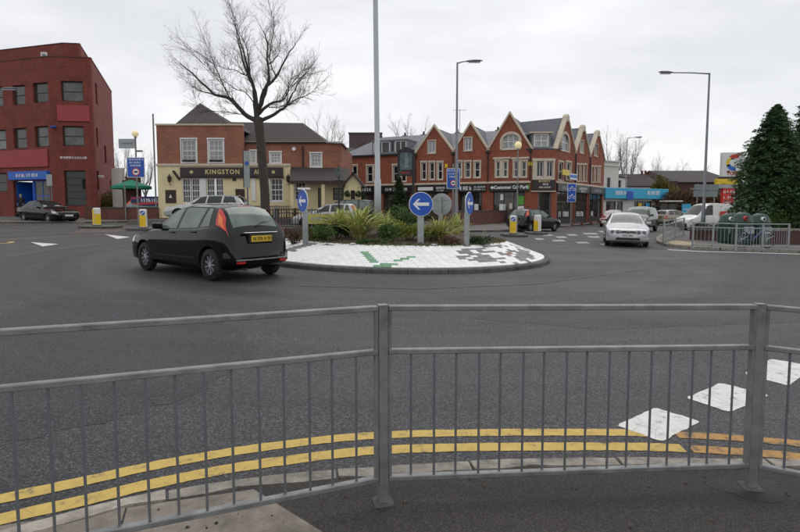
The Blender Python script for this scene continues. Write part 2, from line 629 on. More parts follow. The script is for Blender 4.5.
def glyph_mb(w, h, seed=0, fill=0.8):
    """strokes of lettering too small to read: a row of letter-sized marks in the XZ plane, facing -Y"""
    rnd = random.Random(seed)
    mb = MB()
    x = -w / 2
    while x < w / 2 - h * 0.3:
        lw = h * rnd.uniform(0.45, 0.75)
        if rnd.random() < 0.12:
            x += lw * 0.6
            continue
        s = h * 0.2
        k = rnd.randrange(4)
        mb.box(x, x + s, -0.006, 0, 0, h)
        if k in (0, 1):
            mb.box(x + lw - s, x + lw, -0.006, 0, 0, h)
        if k in (0, 2):
            mb.box(x + s, x + lw - s, -0.006, 0, h - s, h)
        if k in (1, 2, 3):
            mb.box(x + s, x + lw - s, -0.006, 0, h * 0.42, h * 0.42 + s)
        if k in (2, 3):
            mb.box(x + s, x + lw - s, -0.006, 0, 0, s)
        x += lw + h * 0.2
    return mb


def smooth_interp(tab, xs):
    """pchip-like smooth interpolation of a control table"""
    X = np.array([p[0] for p in tab], float)
    Y = np.array([p[1] for p in tab], float)
    h = np.diff(X)
    d = np.diff(Y) / h
    m = np.zeros_like(Y)
    for i in range(1, len(X) - 1):
        if d[i - 1] * d[i] <= 0:
            m[i] = 0
        else:
            w1, w2 = 2 * h[i] + h[i - 1], h[i] + 2 * h[i - 1]
            m[i] = (w1 + w2) / (w1 / d[i - 1] + w2 / d[i])
    m[0], m[-1] = d[0], d[-1]
    xs = np.asarray(xs, float)
    k = np.clip(np.searchsorted(X, xs) - 1, 0, len(h) - 1)
    t = np.clip((xs - X[k]) / h[k], 0, 1)
    return ((1 + 2 * t) * (1 - t) ** 2 * Y[k] + t * (1 - t) ** 2 * h[k] * m[k]
            + t * t * (3 - 2 * t) * Y[k + 1] + t * t * (t - 1) * h[k] * m[k + 1])
# ================================================================== THE SETTING
TILT = Vector((-GA, -GB, 1)).normalized().to_track_quat('Z', 'Y')
TILT = Vector((0, 0, 1)).rotation_difference(Vector((-GA, -GB, 1)).normalized())


def tilted(o, heading):
    o.rotation_mode = 'XYZ'
    o.rotation_euler = (TILT.to_matrix() @ Matrix.Rotation(heading, 3, 'Z')).to_euler()


def sheet(name, poly, m, h, kind='structure', parent=None):
    """flat marking or patch: a thin slab just above the road"""
    mb = MB()
    mb.prism(poly, lambda x, y: G(x, y) + h - 0.0015, lambda x, y: G(x, y) + h)
    o = mb.build(name, m, parent)
    if parent is None:
        tag(o, kind=kind)
    return o


def ccw(poly):
    a = sum(poly[i][0] * poly[(i + 1) % len(poly)][1] - poly[(i + 1) % len(poly)][0] * poly[i][1] for i in range(len(poly)))
    return poly if a > 0 else poly[::-1]


def rough_poly(pts, seed, j=0.015, sub=6):
    r = random.Random(seed)
    out = []
    for i in range(len(pts)):
        a, b = Vector(pts[i]), Vector(pts[(i + 1) % len(pts)])
        for k in range(sub):
            p = a.lerp(b, (k + .5) / sub)
            out.append((p.x + r.uniform(-j, j), p.y + r.uniform(-j, j)))
    return out


# ground: one sheet of asphalt to the horizon
mb = MB()
gx, gy = (-900, -45, 45, 900), (-120, -10, 75, 1500)
mb.add([(x, y, G(x, y)) for y in gy for x in gx],
       [(j * 4 + i, j * 4 + i + 1, j * 4 + i + 5, j * 4 + i + 4) for j in range(3) for i in range(3)])
tag(mb.build('road', 'asphalt'), kind='structure')

# older, lighter asphalt on the two approach roads
old_l = [gp(*p).xy[:] for p in ((-120, 262), (0, 259), (60, 250), (120, 243), (180, 239), (245, 236), (250, 219), (-120, 219))]
sheet('old_asphalt', ccw(old_l), 'asphalt_old', 0.004)
old_r = [gp(*p).xy[:] for p in ((500, 243), (545, 243), (600, 247), (664, 250), (662, 238), (690, 221), (600, 220), (520, 228))]
sheet('old_asphalt', ccw(old_r), 'asphalt_old', 0.004)
red_p = [gp(*p).xy[:] for p in ((70, 234), (118, 232), (130, 227), (86, 227))]
asphalt_mat('asphalt_red', (0.115, 0.082, 0.074), (0.2, 0.15, 0.14), 0.65, 9.0)
sheet('worn_red_surfacing', ccw(red_p), 'asphalt_red', 0.008)

# darker, newer reinstatement and tar seams in the near carriageway
sheet('asphalt_patch', ccw(rough_poly([gp(*p).xy[:] for p in ((-20, 322), (60, 296), (150, 290), (215, 312), (262, 352), (180, 402), (-20, 450))], 40, .05, 10)), 'asphalt_new', 0.002)
sheet('asphalt_patch', ccw(rough_poly([gp(*p).xy[:] for p in ((470, 318), (560, 300), (820, 296), (820, 322), (600, 330))], 41, .06, 10)), 'asphalt_new', 0.002)


def seam(pxs, w=0.03):
    P2 = [Vector(gp(*p).xy) for p in pxs]
    out = []
    for i in range(len(P2) - 1):
        for k in range(8):
            out.append(P2[i].lerp(P2[i + 1], k / 8) + Vector((rs_.uniform(-.02, .02), rs_.uniform(-.02, .02))))
    out.append(P2[-1])
    n = len(out)
    L_ = [(p.x, p.y + w / 2) for p in out] + [(p.x, p.y - w / 2 - rs_.uniform(0, .02)) for p in out]
    m = MB().add([(x, y, G(x, y) + 0.006) for x, y in L_], [(n + i, n + i + 1, i + 1, i) for i in range(n - 1)])
    tag(m.build('tar_seam', 'tar_line'), kind='structure')


rs_ = random.Random(8)
mat('tar_line', (0.022, 0.022, 0.023), 0.5, 0.3, 5)
seam(((-10, 268), (60, 259), (120, 251), (140, 247)), .05)
seam(((300, 286), (420, 289), (540, 284), (640, 270), (700, 258)), .05)

# ---- near footway with kerb stones
KT = [(-4.6, -1.6), (-4.1, -0.4), (-3.3, 0.95), (-2.5, 1.78), (-1.7, 2.43), (-1.3, 2.69), (-0.69, 2.92), (-0.1, 3.03),
      (0.8, 3.155), (1.2, 3.175), (2.43, 3.18), (3.5, 3.02), (5, 2.5), (7, 1.2), (9, -1)]
KT = [(x * 1.008, y * 1.008) for x, y in KT]
kx = np.linspace(-4.6, 9, 700)
ky = smooth_interp(KT, kx)
kpts = np.stack([kx, ky], 1)
ks = np.concatenate([[0], np.cumsum(np.hypot(*np.diff(kpts, axis=0).T))])


def kerb_at(s, off):
    x, y = np.interp(s, ks, kx), np.interp(s, ks, ky)
    x2, y2 = np.interp(s + 0.02, ks, kx), np.interp(s + 0.02, ks, ky)
    l = math.hypot(x2 - x, y2 - y) or 1
    return (x + (y2 - y) / l * off, y - (x2 - x) / l * off)      # off > 0: towards the footway


FH = 0.10
inner = [kerb_at(s, 0.125) for s in np.linspace(0.05, ks[-1] - 0.05, 120)]
poly = inner + [(9, -6), (-6, -6), (-6, -1.6)]
foot = MB().prism(ccw(poly), lambda x, y: G(x, y) - 0.05, lambda x, y: G(x, y) + FH - 0.012).build('near_pavement', 'asphalt_footway')
tag(foot, kind='structure')
s = 1.2
rk = random.Random(3)
while s < ks[-1] - 1.2:
    L = rk.choice((0.62, 0.78, 0.9, 0.9))
    n = 5
    a = [kerb_at(s + 0.008 + (L - 0.016) * i / n, -0.004 + rk.uniform(-0.010, 0.010)) for i in range(n + 1)]
    b = [kerb_at(s + 0.008 + (L - 0.016) * i / n, 0.116 + rk.uniform(-0.020, 0.008)) for i in range(n + 1)]
    dz = rk.uniform(-0.012, 0.006)
    mb = MB()
    prof = [(a, -0.05), (a, FH - 0.02 + dz)]
    o0 = [(x, y, G(x, y) - 0.05) for x, y in a]
    o1 = [(x, y, G(x, y) + FH - 0.022 + dz) for x, y in a]
    mids = [kerb_at(s + 0.008 + (L - 0.016) * i / n, 0.02) for i in range(n + 1)]
    o2 = [(x, y, G(x, y) + FH + dz + rk.uniform(-.003, .003)) for x, y in mids]
    o3 = [(x, y, G(x, y) + FH + dz + rk.uniform(-.004, .002)) for x, y in b]
    o4 = [(x, y, G(x, y) - 0.05) for x, y in b]
    vs = o0 + o1 + o2 + o3 + o4
    k = n + 1
    fs = [(r * k + i + 1, r * k + i, (r + 1) * k + i, (r + 1) * k + i + 1) for r in range(4) for i in range(n)]
    fs += [(0, k, 2 * k, 3 * k, 4 * k)[::-1], (k - 1, 2 * k - 1, 3 * k - 1, 4 * k - 1, 5 * k - 1)]
    MB().add(vs, fs).build('kerb_stone', 'kerb', foot)
    s += L
# paving slabs at the left foot of the railing, set in the asphalt
e1 = Vector((-0.948, -0.319))
e2 = Vector((0.319, -0.948))
o0 = Vector((-0.77, 2.765))
for j in range(3):
    for i in range(4):
        p = o0 + e1 * (i * 0.61) + e2 * (j * 0.61)
        q = [p, p + e1 * 0.6, p + e1 * 0.6 + e2 * 0.6, p + e2 * 0.6]
        if i == 0:                                   # cut along the edge of the asphalt
            sl = 0.58
            q[0] = p - e1 * (j * 0.61 * sl)
            q[3] = p + e2 * 0.6 - e1 * ((j * 0.61 + 0.6) * sl)
        hh = FH - 0.008 + rk.uniform(-0.002, 0.005)
        MB().prism(ccw([v[:] for v in q]), lambda x, y: G(x, y) + FH - 0.03, lambda x, y: G(x, y) + hh).build('paving_slab', 'slab', foot)

# ---- yellow lines
YT = [(-4.8, -1.0), (-4.0, 0.45), (-3.0, 1.95), (-2.158, 2.8), (-1.85, 2.985), (-1.53, 3.19), (-0.9, 3.48), (-0.12, 3.70), (0.43, 3.755),
      (0.935, 3.785), (1.594, 3.806), (2.157, 3.776), (2.8, 3.667), (3.6, 3.42), (5, 2.75), (7, 1.4)]
YT = [(x * 1.008, y * 1.008) for x, y in YT]
yx = np.linspace(-4.8, 7, 500)
yy = smooth_interp(YT, yx)


def yline(x0, x1, off0, off1, m, name):
    sel = [i for i in range(len(yx) - 1) if x0 <= yx[i] <= x1]
    a, b = [], []
    ry = random.Random(int(x0 * 100 + off0 * 1000))
    for i in sel[::2]:
        dx, dy = yx[i + 1] - yx[i], yy[i + 1] - yy[i]
        l = math.hypot(dx, dy)
        nx, ny = dy / l, -dx / l
        j = ry.uniform(-0.004, 0.004)
        a.append((yx[i] + nx * (off0 + j), yy[i] + ny * (off0 + j)))
        j = ry.uniform(-0.004, 0.004)
        b.append((yx[i] + nx * (off1 + j), yy[i] + ny * (off1 + j)))
    mb = MB()
    n = len(a)
    mb.add([(x, y, G(x, y) + 0.003) for x, y in a + b], [(i + 1, i, n + i, n + i + 1) for i in range(n - 1)])
    tag(mb.build(name, m), kind='structure')


for o_a, o_b in ((0.0, 0.115), (0.225, 0.345)):
    yline(-4.8, 1.93, o_a, o_b, 'paint_yellow', 'yellow_line')
    yline(1.95, 7, o_a + .01, o_b + .005, 'paint_orange', 'worn_yellow_line')


# give-way blocks at the right of the railing
Zm = lambda a, b: gp(530 + a / 2.2, 290 + b / 2.2).xy[:]
for i, pl in enumerate((((190, 298), (275, 260), (375, 290), (290, 335)), ((343, 238), (420, 205), (527, 232), (440, 270)),
                        ((470, 185), (530, 152), (625, 168), (570, 212)), ((575, 138), (640, 112), (725, 124), (670, 152)),
                        ((665, 103), (720, 82), (790, 92), (745, 116)))):
    sheet('give_way_mark', ccw(rough_poly([Zm(*p) for p in pl], i, .007, 9)), 'paint_white', 0.0045)
# white arrow heads on the left approach and worn dashes on the right one
for i, pl in enumerate((((30.6, 242.5), (58.6, 244.4), (42.9, 246.7)), ((105, 234.6), (130.4, 237.3), (117.3, 239.2)))):
    sheet('white_triangle_mark', ccw([gp(*p).xy[:] for p in pl]), 'paint_white', 0.012)
for x0, x1, y0 in ((552, 565, 240), (576, 589, 242), (600, 607, 243.7), (535, 544, 238.4), (583, 598, 233), (567, 577, 234.3),
                   (599, 605, 231), (556, 567, 236.5), (542, 553, 234.5), (588, 600, 236.3), (610, 622, 233.6)):
    h = 1.5
    sheet('worn_dash_mark', ccw([gp(*p).xy[:] for p in ((x0 - 1, y0), (x1 - 2, y0), (x1 + 1, y0 + h), (x0 + 2, y0 + h))]), 'paint_worn', 0.008)
ring = []
c = gp(-3, 243)
for k in range(19):
    q = -PI / 2 + PI * k / 18
    ring.append((c.x + 0.45 * math.cos(q), c.y + 0.62 * math.sin(q)))
ring2 = [(c.x + 0.3 * math.cos(-PI / 2 + PI * k / 18), c.y + 0.44 * math.sin(-PI / 2 + PI * k / 18)) for k in range(19)]
mb = MB()
mb.add([(x, y, G(x, y) + 0.008) for x, y in ring + ring2], [(i, i + 1, 20 + i, 19 + i) for i in range(18)])
tag(mb.build('yellow_hook_mark', 'paint_yellow'), kind='structure')
# zig-zag remnants: thin white edge line before the right-hand footway
sheet('white_edge_line', ccw([gp(*p).xy[:] for p in ((668, 249.6), (700, 251.4), (760, 252.9), (800, 254), (800, 254.5), (760, 253.4), (700, 251.9), (668, 250.1))]), 'paint_white', 0.008)


def footway(name, pts, m, h=0.11, kerb='kerb_dark', kerb_run=None, ledge=0.14):
    """pts: world xy ring; kerb_run: indices of the road side edge, in order"""
    top = MB().prism(ccw(pts), lambda x, y: G(x, y) - 0.05, lambda x, y: G(x, y) + h).build(name, m)
    tag(top, kind='structure')
    for a, b in kerb_run or []:
        a, b = Vector(a), Vector(b)
        L = (b - a).length
        d = (b - a) / L
        nrm = Vector((d.y, -d.x))
        n = max(1, int(L / 0.95))
        for i in range(n):
            p0, p1 = a + d * (L * i / n + 0.006), a + d * (L * (i + 1) / n - 0.006)
            q = [p0, p1, p1 + nrm * ledge, p0 + nrm * ledge]
            MB().prism(ccw([v[:] for v in q]), lambda x, y: G(x, y) - 0.05, lambda x, y: G(x, y) + h + 0.006).build('kerb_stone', kerb, top)
    return top


# far footway in front of the buildings (left, centre, terrace corner)
edge = [gp(*p).xy[:] for p in ((-60, 223.8), (85, 223.3), (160, 222), (240, 225), (300, 230), (380, 232.5), (455, 232.6), (508, 231.6), (552, 228.2), (601, 224), (628, 220.8))]
far_run = [(edge[i + 1], edge[i]) for i in range(len(edge) - 1)]
footway('far_pavement', edge + [(44, 74.9), (-44, 74.9)], 'footway_grey', kerb_run=far_run, kerb='kerb')
# right-hand footway behind the guard rail
re = [gp(*p).xy[:] for p in ((830, 254.5), (800, 252.8), (760, 251.8), (720, 250.4), (690, 248.8), (670, 246.6), (660, 243.2), (659, 239.5), (668, 234), (684, 228.5))]
r_run = [(re[i + 1], re[i]) for i in range(len(re) - 1)]
footway('right_pavement', re + [(24.5, 38), (44, 40), (44, 18)], 'footway_grey', kerb_run=[(b, a) for b, a in r_run], kerb='kerb')
tac = [gp(*p, .11).xy[:] for p in ((666, 242.2), (673, 244.6), (690, 245.4), (696, 243), (676, 240.4))]
sheet('tactile_paving', ccw(tac), 'tactile', 0.119)

# ---- traffic refuges (kerbed islets under the bollards)
def refuge(px, py, rx, ry, rot=0.0):
    c = gp(px, py)
    pts = []
    for k in range(28):
        q = 2 * PI * k / 28
        x, y = rx * math.copysign(abs(math.cos(q)) ** 0.7, math.cos(q)), ry * math.copysign(abs(math.sin(q)) ** 0.7, math.sin(q))
        pts.append((c.x + x * math.cos(rot) - y * math.sin(rot), c.y + x * math.sin(rot) + y * math.cos(rot)))
    o = MB().prism(pts, lambda x, y: G(x, y) - 0.03, lambda x, y: G(x, y) + 0.12).build('traffic_refuge', 'kerb_dark')
    tag(o, kind='structure')
    inn = [(c.x + (x - c.x) * 0.86, c.y + (y - c.y) * 0.86) for x, y in pts]
    MB().prism(inn, lambda x, y: G(x, y) + 0.10, lambda x, y: G(x, y) + 0.126).build('islet_top', 'footway_grey', o)
    return c


REF = [refuge(101, 228.0, 0.95, 1.1), refuge(146, 230.2, 0.85, 1.0), refuge(514, 236.3, 0.66, 1.0), refuge(536, 234.2, 0.60, 0.9)]

# ---- roundabout island: kerb ring, domed apron of laid blocks, planted mound
IC = Vector((-0.05, 17.0))
IR = 4.58
isl = MB()
isl.lathe([(IR - 0.16, -0.05), (IR - 0.16, 0.09), (3.25, 0.50), (3.2, 0.45), (0.01, 0.45)], 96)
isl = isl.build('roundabout_island', 'mortar', None, gz(IC.x, IC.y))
tilted(isl, 0)
tag(isl, kind='structure')
TM = TILT.to_matrix()
nk = 30
mb = MB()
k = 6
aa = 2 * PI / nk
arc = [(-aa / 2 + 0.0015 + (aa - 0.003) * i / k) for i in range(k + 1)]
prof = [(IR, -0.05), (IR, 0.085), (IR - 0.03, 0.118), (IR - 0.155, 0.124), (IR - 0.155, -0.05)]
vs = [(r * math.cos(t), r * math.sin(t), z) for r, z in prof for t in arc]
fs = [(r * (k + 1) + i, r * (k + 1) + i + 1, (r + 1) * (k + 1) + i + 1, (r + 1) * (k + 1) + i) for r in range(4) for i in range(k)]
fs += [tuple(r * (k + 1) for r in range(5)), tuple(r * (k + 1) + k for r in range(5))[::-1]]
kerb_me = MB().add(vs, fs).mesh('kerb_stone', 'kerb_dark')
for i in range(nk):
    link('kerb_stone', kerb_me, isl, (0, 0, 0), aa * i + 0.05)


def apron_h(r):
    return 0.128 + (4.42 - r) * 0.352


def to_px(p):
    x, y, z = p[0], p[1], p[2] - ZC
    d, v = y * _c - z * _s, y * _s + z * _c
    return 400 + F_PX * x / d, CY - F_PX * v / d


def seg_d(p, a, b):
    p, a, b = Vector(p), Vector(a), Vector(b)
    t = max(0, min(1, (p - a).dot(b - a) / (b - a).length_squared))
    q = a + (b - a) * t
    return abs(p.x - q.x), abs(p.y - q.y)


def near_seg(p, a, b, hx, hy):
    dx, dy = seg_d(p, a, b)
    return (dx / hx) ** 2 + (dy / hy) ** 2 < 1


rb = random.Random(11)


def block_colour(px, py):
    if near_seg((px, py), (361, 251.5), (368, 255), 5, 1.3) or near_seg((px, py), (367, 255), (381, 265), 5, 1.5) or \
            near_seg((px, py), (379, 266), (390, 266.3), 5, 1.7) or near_seg((px, py), (391, 264.5), (408, 258), 4.5, 1.3):
        return 'block_green'
    if near_seg((px, py), (293, 248.5), (311, 244.2), 4, 1.3) or near_seg((px, py), (288, 250.5), (293, 250.8), 4, 1.1):
        return 'block_grey'
    inside = 448 + (py - 258) * -0.6 < px < 530 + (py - 250) * 0.6 and 245 < py < 263.5 and px > 455 + abs(py - 259) * 0.8
    core = near_seg((px, py), (464, 251), (478, 250), 6, 2.4) or near_seg((px, py), (462, 260.8), (492, 260), 5, 1.5) or \
        near_seg((px, py), (487, 246), (498, 246), 5, 1.3) or near_seg((px, py), (505, 262), (517, 264.5), 5, 1.4) or \
        near_seg((px, py), (522, 253), (530, 257), 5, 2.2) or near_seg((px, py), (472, 257), (486, 258), 6, 1.6)
    if abs(px - 509) < 3.5 and abs(py - 254.3) < 1.2:
        return 'block_red'
    if core and rb.random() < 0.9:
        return 'block_grey'
    if inside and rb.random() < 0.34:
        return 'block_grey'
    return 'block_white'


blocks = []
r = 4.415
ri = 0
step = 0.105
while r > 3.32:
    dr = step / math.hypot(1, 0.352)
    n = round(2 * PI * r / 0.212)
    for i in range(n):
        q = 2 * PI * (i + 0.5 * (ri % 2)) / n
        lp = Vector(((r - dr / 2) * math.cos(q), (r - dr / 2) * math.sin(q), apron_h(r - dr / 2)))
        wp = TM @ lp + Vector((IC.x, IC.y, G(IC.x, IC.y)))
        blocks.append((r, dr, n, q, wp))
    r -= dr
    ri += 1
cand = []
for b in blocks:
    wp = b[4]
    px, py = to_px(wp)
    colr = block_colour(px, py) if wp.y < 18.2 else 'block_white'
    d = (wp - Vector((0, 0, ZC))).length
    cand.append((0 if colr != 'block_white' else d, b, colr))
cand.sort(key=lambda t: t[0])
cache = {}


def block_mb(r, dr, n):
    w = 2 * PI / n
    t0, t1 = -w / 2 + 0.002 / r, w / 2 - 0.002 / r
    ra, rb_ = r - 0.002, r - dr + 0.002
    top = [(ra, t0), (ra, t1), (rb_, t1), (rb_, t0)]
    vs = [(a * math.cos(t), a * math.sin(t), apron_h(a) - 0.03) for a, t in top]
    vs += [((a + (0.002 if a == rb_ else -0.002)) * math.cos(t * 0.98), (a + (0.002 if a == rb_ else -0.002)) * math.sin(t * 0.98), apron_h(a) + 0.006) for a, t in top]
    return MB().add(vs, [(4, 5, 6, 7), (0, 1, 5, 4), (1, 2, 6, 5), (2, 3, 7, 6), (3, 0, 4, 7)])


rest = MB()
count = 0
for d, b, colr in cand:
    r, dr, n, q, wp = b
    if count < 290 and wp.y < 17.5:
        key = (round(r, 3), colr)
        if key not in cache:
            cache[key] = block_mb(r, dr, n).mesh('paving_block', colr)
        link('paving_block', cache[key], isl, (0, 0, rb.uniform(-0.003, 0.003)), q)
        count += 1
    else:
        m1 = block_mb(r, dr, n)
        cq, sq = math.cos(q), math.sin(q)
        rest.add([(x * cq - y * sq, x * sq + y * cq, z) for x, y, z in m1.v], m1.f)
tag(rest.build('paving_blocks', 'block_white', isl), kind='stuff')
# planted mound
mb = MB()
rs = random.Random(5)
rings, seg = 12, 60
for i in range(rings + 1):
    rr = 3.31 * (1 - i / rings) + 0.001
    for j in range(seg):
        q = 2 * PI * j / seg
        z = 0.50 + 0.26 * (1 - (rr / 3.31) ** 2) + (rs.uniform(-0.035, 0.04) if i else 0)
        jr = rs.uniform(-0.06, 0.09) if i == 0 else 0
        mb.v.append(((rr + jr) * math.cos(q), (rr + jr) * math.sin(q), z + (0.03 if i else 0)))
for i in range(rings):
    for j in range(seg):
        j2 = (j + 1) % seg
        mb.f.append((i * seg + j, i * seg + j2, (i + 1) * seg + j2, (i + 1) * seg + j))
mb.build('soil_mound', 'soil', isl, smooth=True)


def island_z(x, y):
    r = math.hypot(x - IC.x, y - IC.y)
    h = 0.53 + 0.26 * (1 - (r / 3.31) ** 2) if r < 3.31 else apron_h(r)
    return G(x, y) + h


# ================================================================== FOREGROUND GUARD RAIL
P = [(-1.95, 1.86), (-0.086, 2.665), (1.92, 2.875), (3.72, 1.93)]
gr = thing('pedestrian_guardrail', 'galvanised steel pedestrian guardrail running across the foreground above the double yellow lines', 'railing',
           gz(P[1][0], P[1][1], FH - 0.012))
base = gr.location
post_me = MB().bbox(-0.023, 0.023, -0.025, 0.025, -0.05, 1.012, 0.003).mesh('post', 'galv')
cap_me = MB().bbox(-0.024, 0.024, -0.026, 0.026, 1.012, 1.016, 0.001).mesh('cap', 'galv')
bolt_me = MB().lathe([(0.004, -0.040), (0.010, -0.037), (0.010, -0.026), (0.004, -0.026)], 8, axis='Y').mesh('bolt', 'steel_dark')
for i, (x, y) in enumerate(P):
    p = gz(x, y, FH - 0.012) - base
    a = [math.atan2(P[1][1] - P[0][1], P[1][0] - P[0][0]), 0.25, -0.2, -0.48][i]
    po = link('post', post_me, gr, p, a)
    link('cap', cap_me, po)
    for z in (0.97, 0.86, 0.20, 0.14):
        link('bolt', bolt_me, po, (0.0, 0, z), PI / 2)
        link('bolt', bolt_me, po, (0.0, 0, z), -PI / 2)
    MB().bbox(-.05, .05, -.052, .052, -.04, .012, .008).build('footing', 'kerb_dark', po)
bar_me = MB().tube([(0, 0, 0.128), (0, 0, 0.775)], 0.0062, 8).mesh('bar', 'galv_dark')
rb2 = random.Random(2)
for i in range(3):
    a, b = gz(*P[i], FH - 0.012) - base, gz(*P[i + 1], FH - 0.012) - base
    d = (b - a)
    L = math.hypot(d.x, d.y)
    ang = math.atan2(d.y, d.x)
    g0, g1 = 0.028, L - 0.028
    sl = d.z / L

    def railm(z0, z1, w, nm, mt='galv'):
        m = MB().bbox(g0, g1, -w / 2, w / 2, z0, z1, 0.004)
        m.v = [(x, y, z + sl * x) for x, y, z in m.v]
        o = m.build(nm, mt, gr, a, ang)
        return o
    railm(0.986, 1.012, 0.042, 'top_rail')
    railm(0.768, 0.794, 0.038, 'middle_rail')
    railm(0.116, 0.142, 0.038, 'bottom_rail')
    for xx in (g0, g1 - 0.016):
        m = MB().box(xx, xx + 0.016, -0.015, 0.015, 0.142, 0.768)
        m.v = [(x, y, z + sl * x) for x, y, z in m.v]
        m.build('stile', 'galv', gr, a, ang)
        m = MB().box(xx, xx + 0.016, -0.015, 0.015, 0.794, 0.986)
        m.v = [(x, y, z + sl * x) for x, y, z in m.v]
        m.build('stile', 'galv', gr, a, ang)
    nb = 17
    for k in range(1, nb):
        u = g0 + (g1 - g0) * k / nb
        off = 0.009 if k % 2 else -0.009
        link('bar', bar_me, gr, a + Vector((u * math.cos(ang) - off * math.sin(ang), u * math.sin(ang) + off * math.cos(ang), sl * u + rb2.uniform(-.001, .001))), ang)
# damp repair patch at the foot of the right-hand post
pp = []
for k in range(20):
    q = 2 * PI * k / 20
    rr = 0.16 * (1 + 0.25 * math.sin(3 * q) + rb2.uniform(-.1, .1))
    pp.append((P[2][0] + rr * 1.3 * math.cos(q), P[2][1] - 0.02 + rr * 0.7 * math.sin(q)))
o = MB().prism(pp, lambda x, y: G(x, y) + FH - 0.03, lambda x, y: G(x, y) + FH - 0.0105).build('tarmac_patch', mat('tar', (0.024, 0.022, 0.021), 0.75, 0.5, 12, bump=0.5), foot)

# grit, chewing gum and leaf scraps trodden into the footway
rg = random.Random(31)
mb = MB()
for _ in range(190):
    x, y = rg.uniform(-2.2, 3.4), rg.uniform(1.35, 3.0)
    if y > np.interp(x, kx, ky) - 0.15:
        continue
    z = G(x, y) + FH - 0.008
    rr = rg.choice((.004, .006, .008, .012)) * rg.uniform(.7, 1.2)
    n = 6
    pl = [(x + rr * rg.uniform(.6, 1.2) * math.cos(2 * PI * k / n), y + rr * rg.uniform(.6, 1.2) * math.sin(2 * PI * k / n)) for k in range(n)]
    mb.add([(a, b, z - .003) for a, b in pl] + [(a * .5 + x * .5, b * .5 + y * .5, z + rr * .5) for a, b in pl], [tuple(range(n, 2 * n))] + [(k, (k + 1) % n, n + (k + 1) % n, n + k) for k in range(n)])
tag(mb.build('footway_grit', mat('grit', (.012, .011, .010), .8, .4, 30, col2=(.11, .09, .07)), foot), kind='stuff')
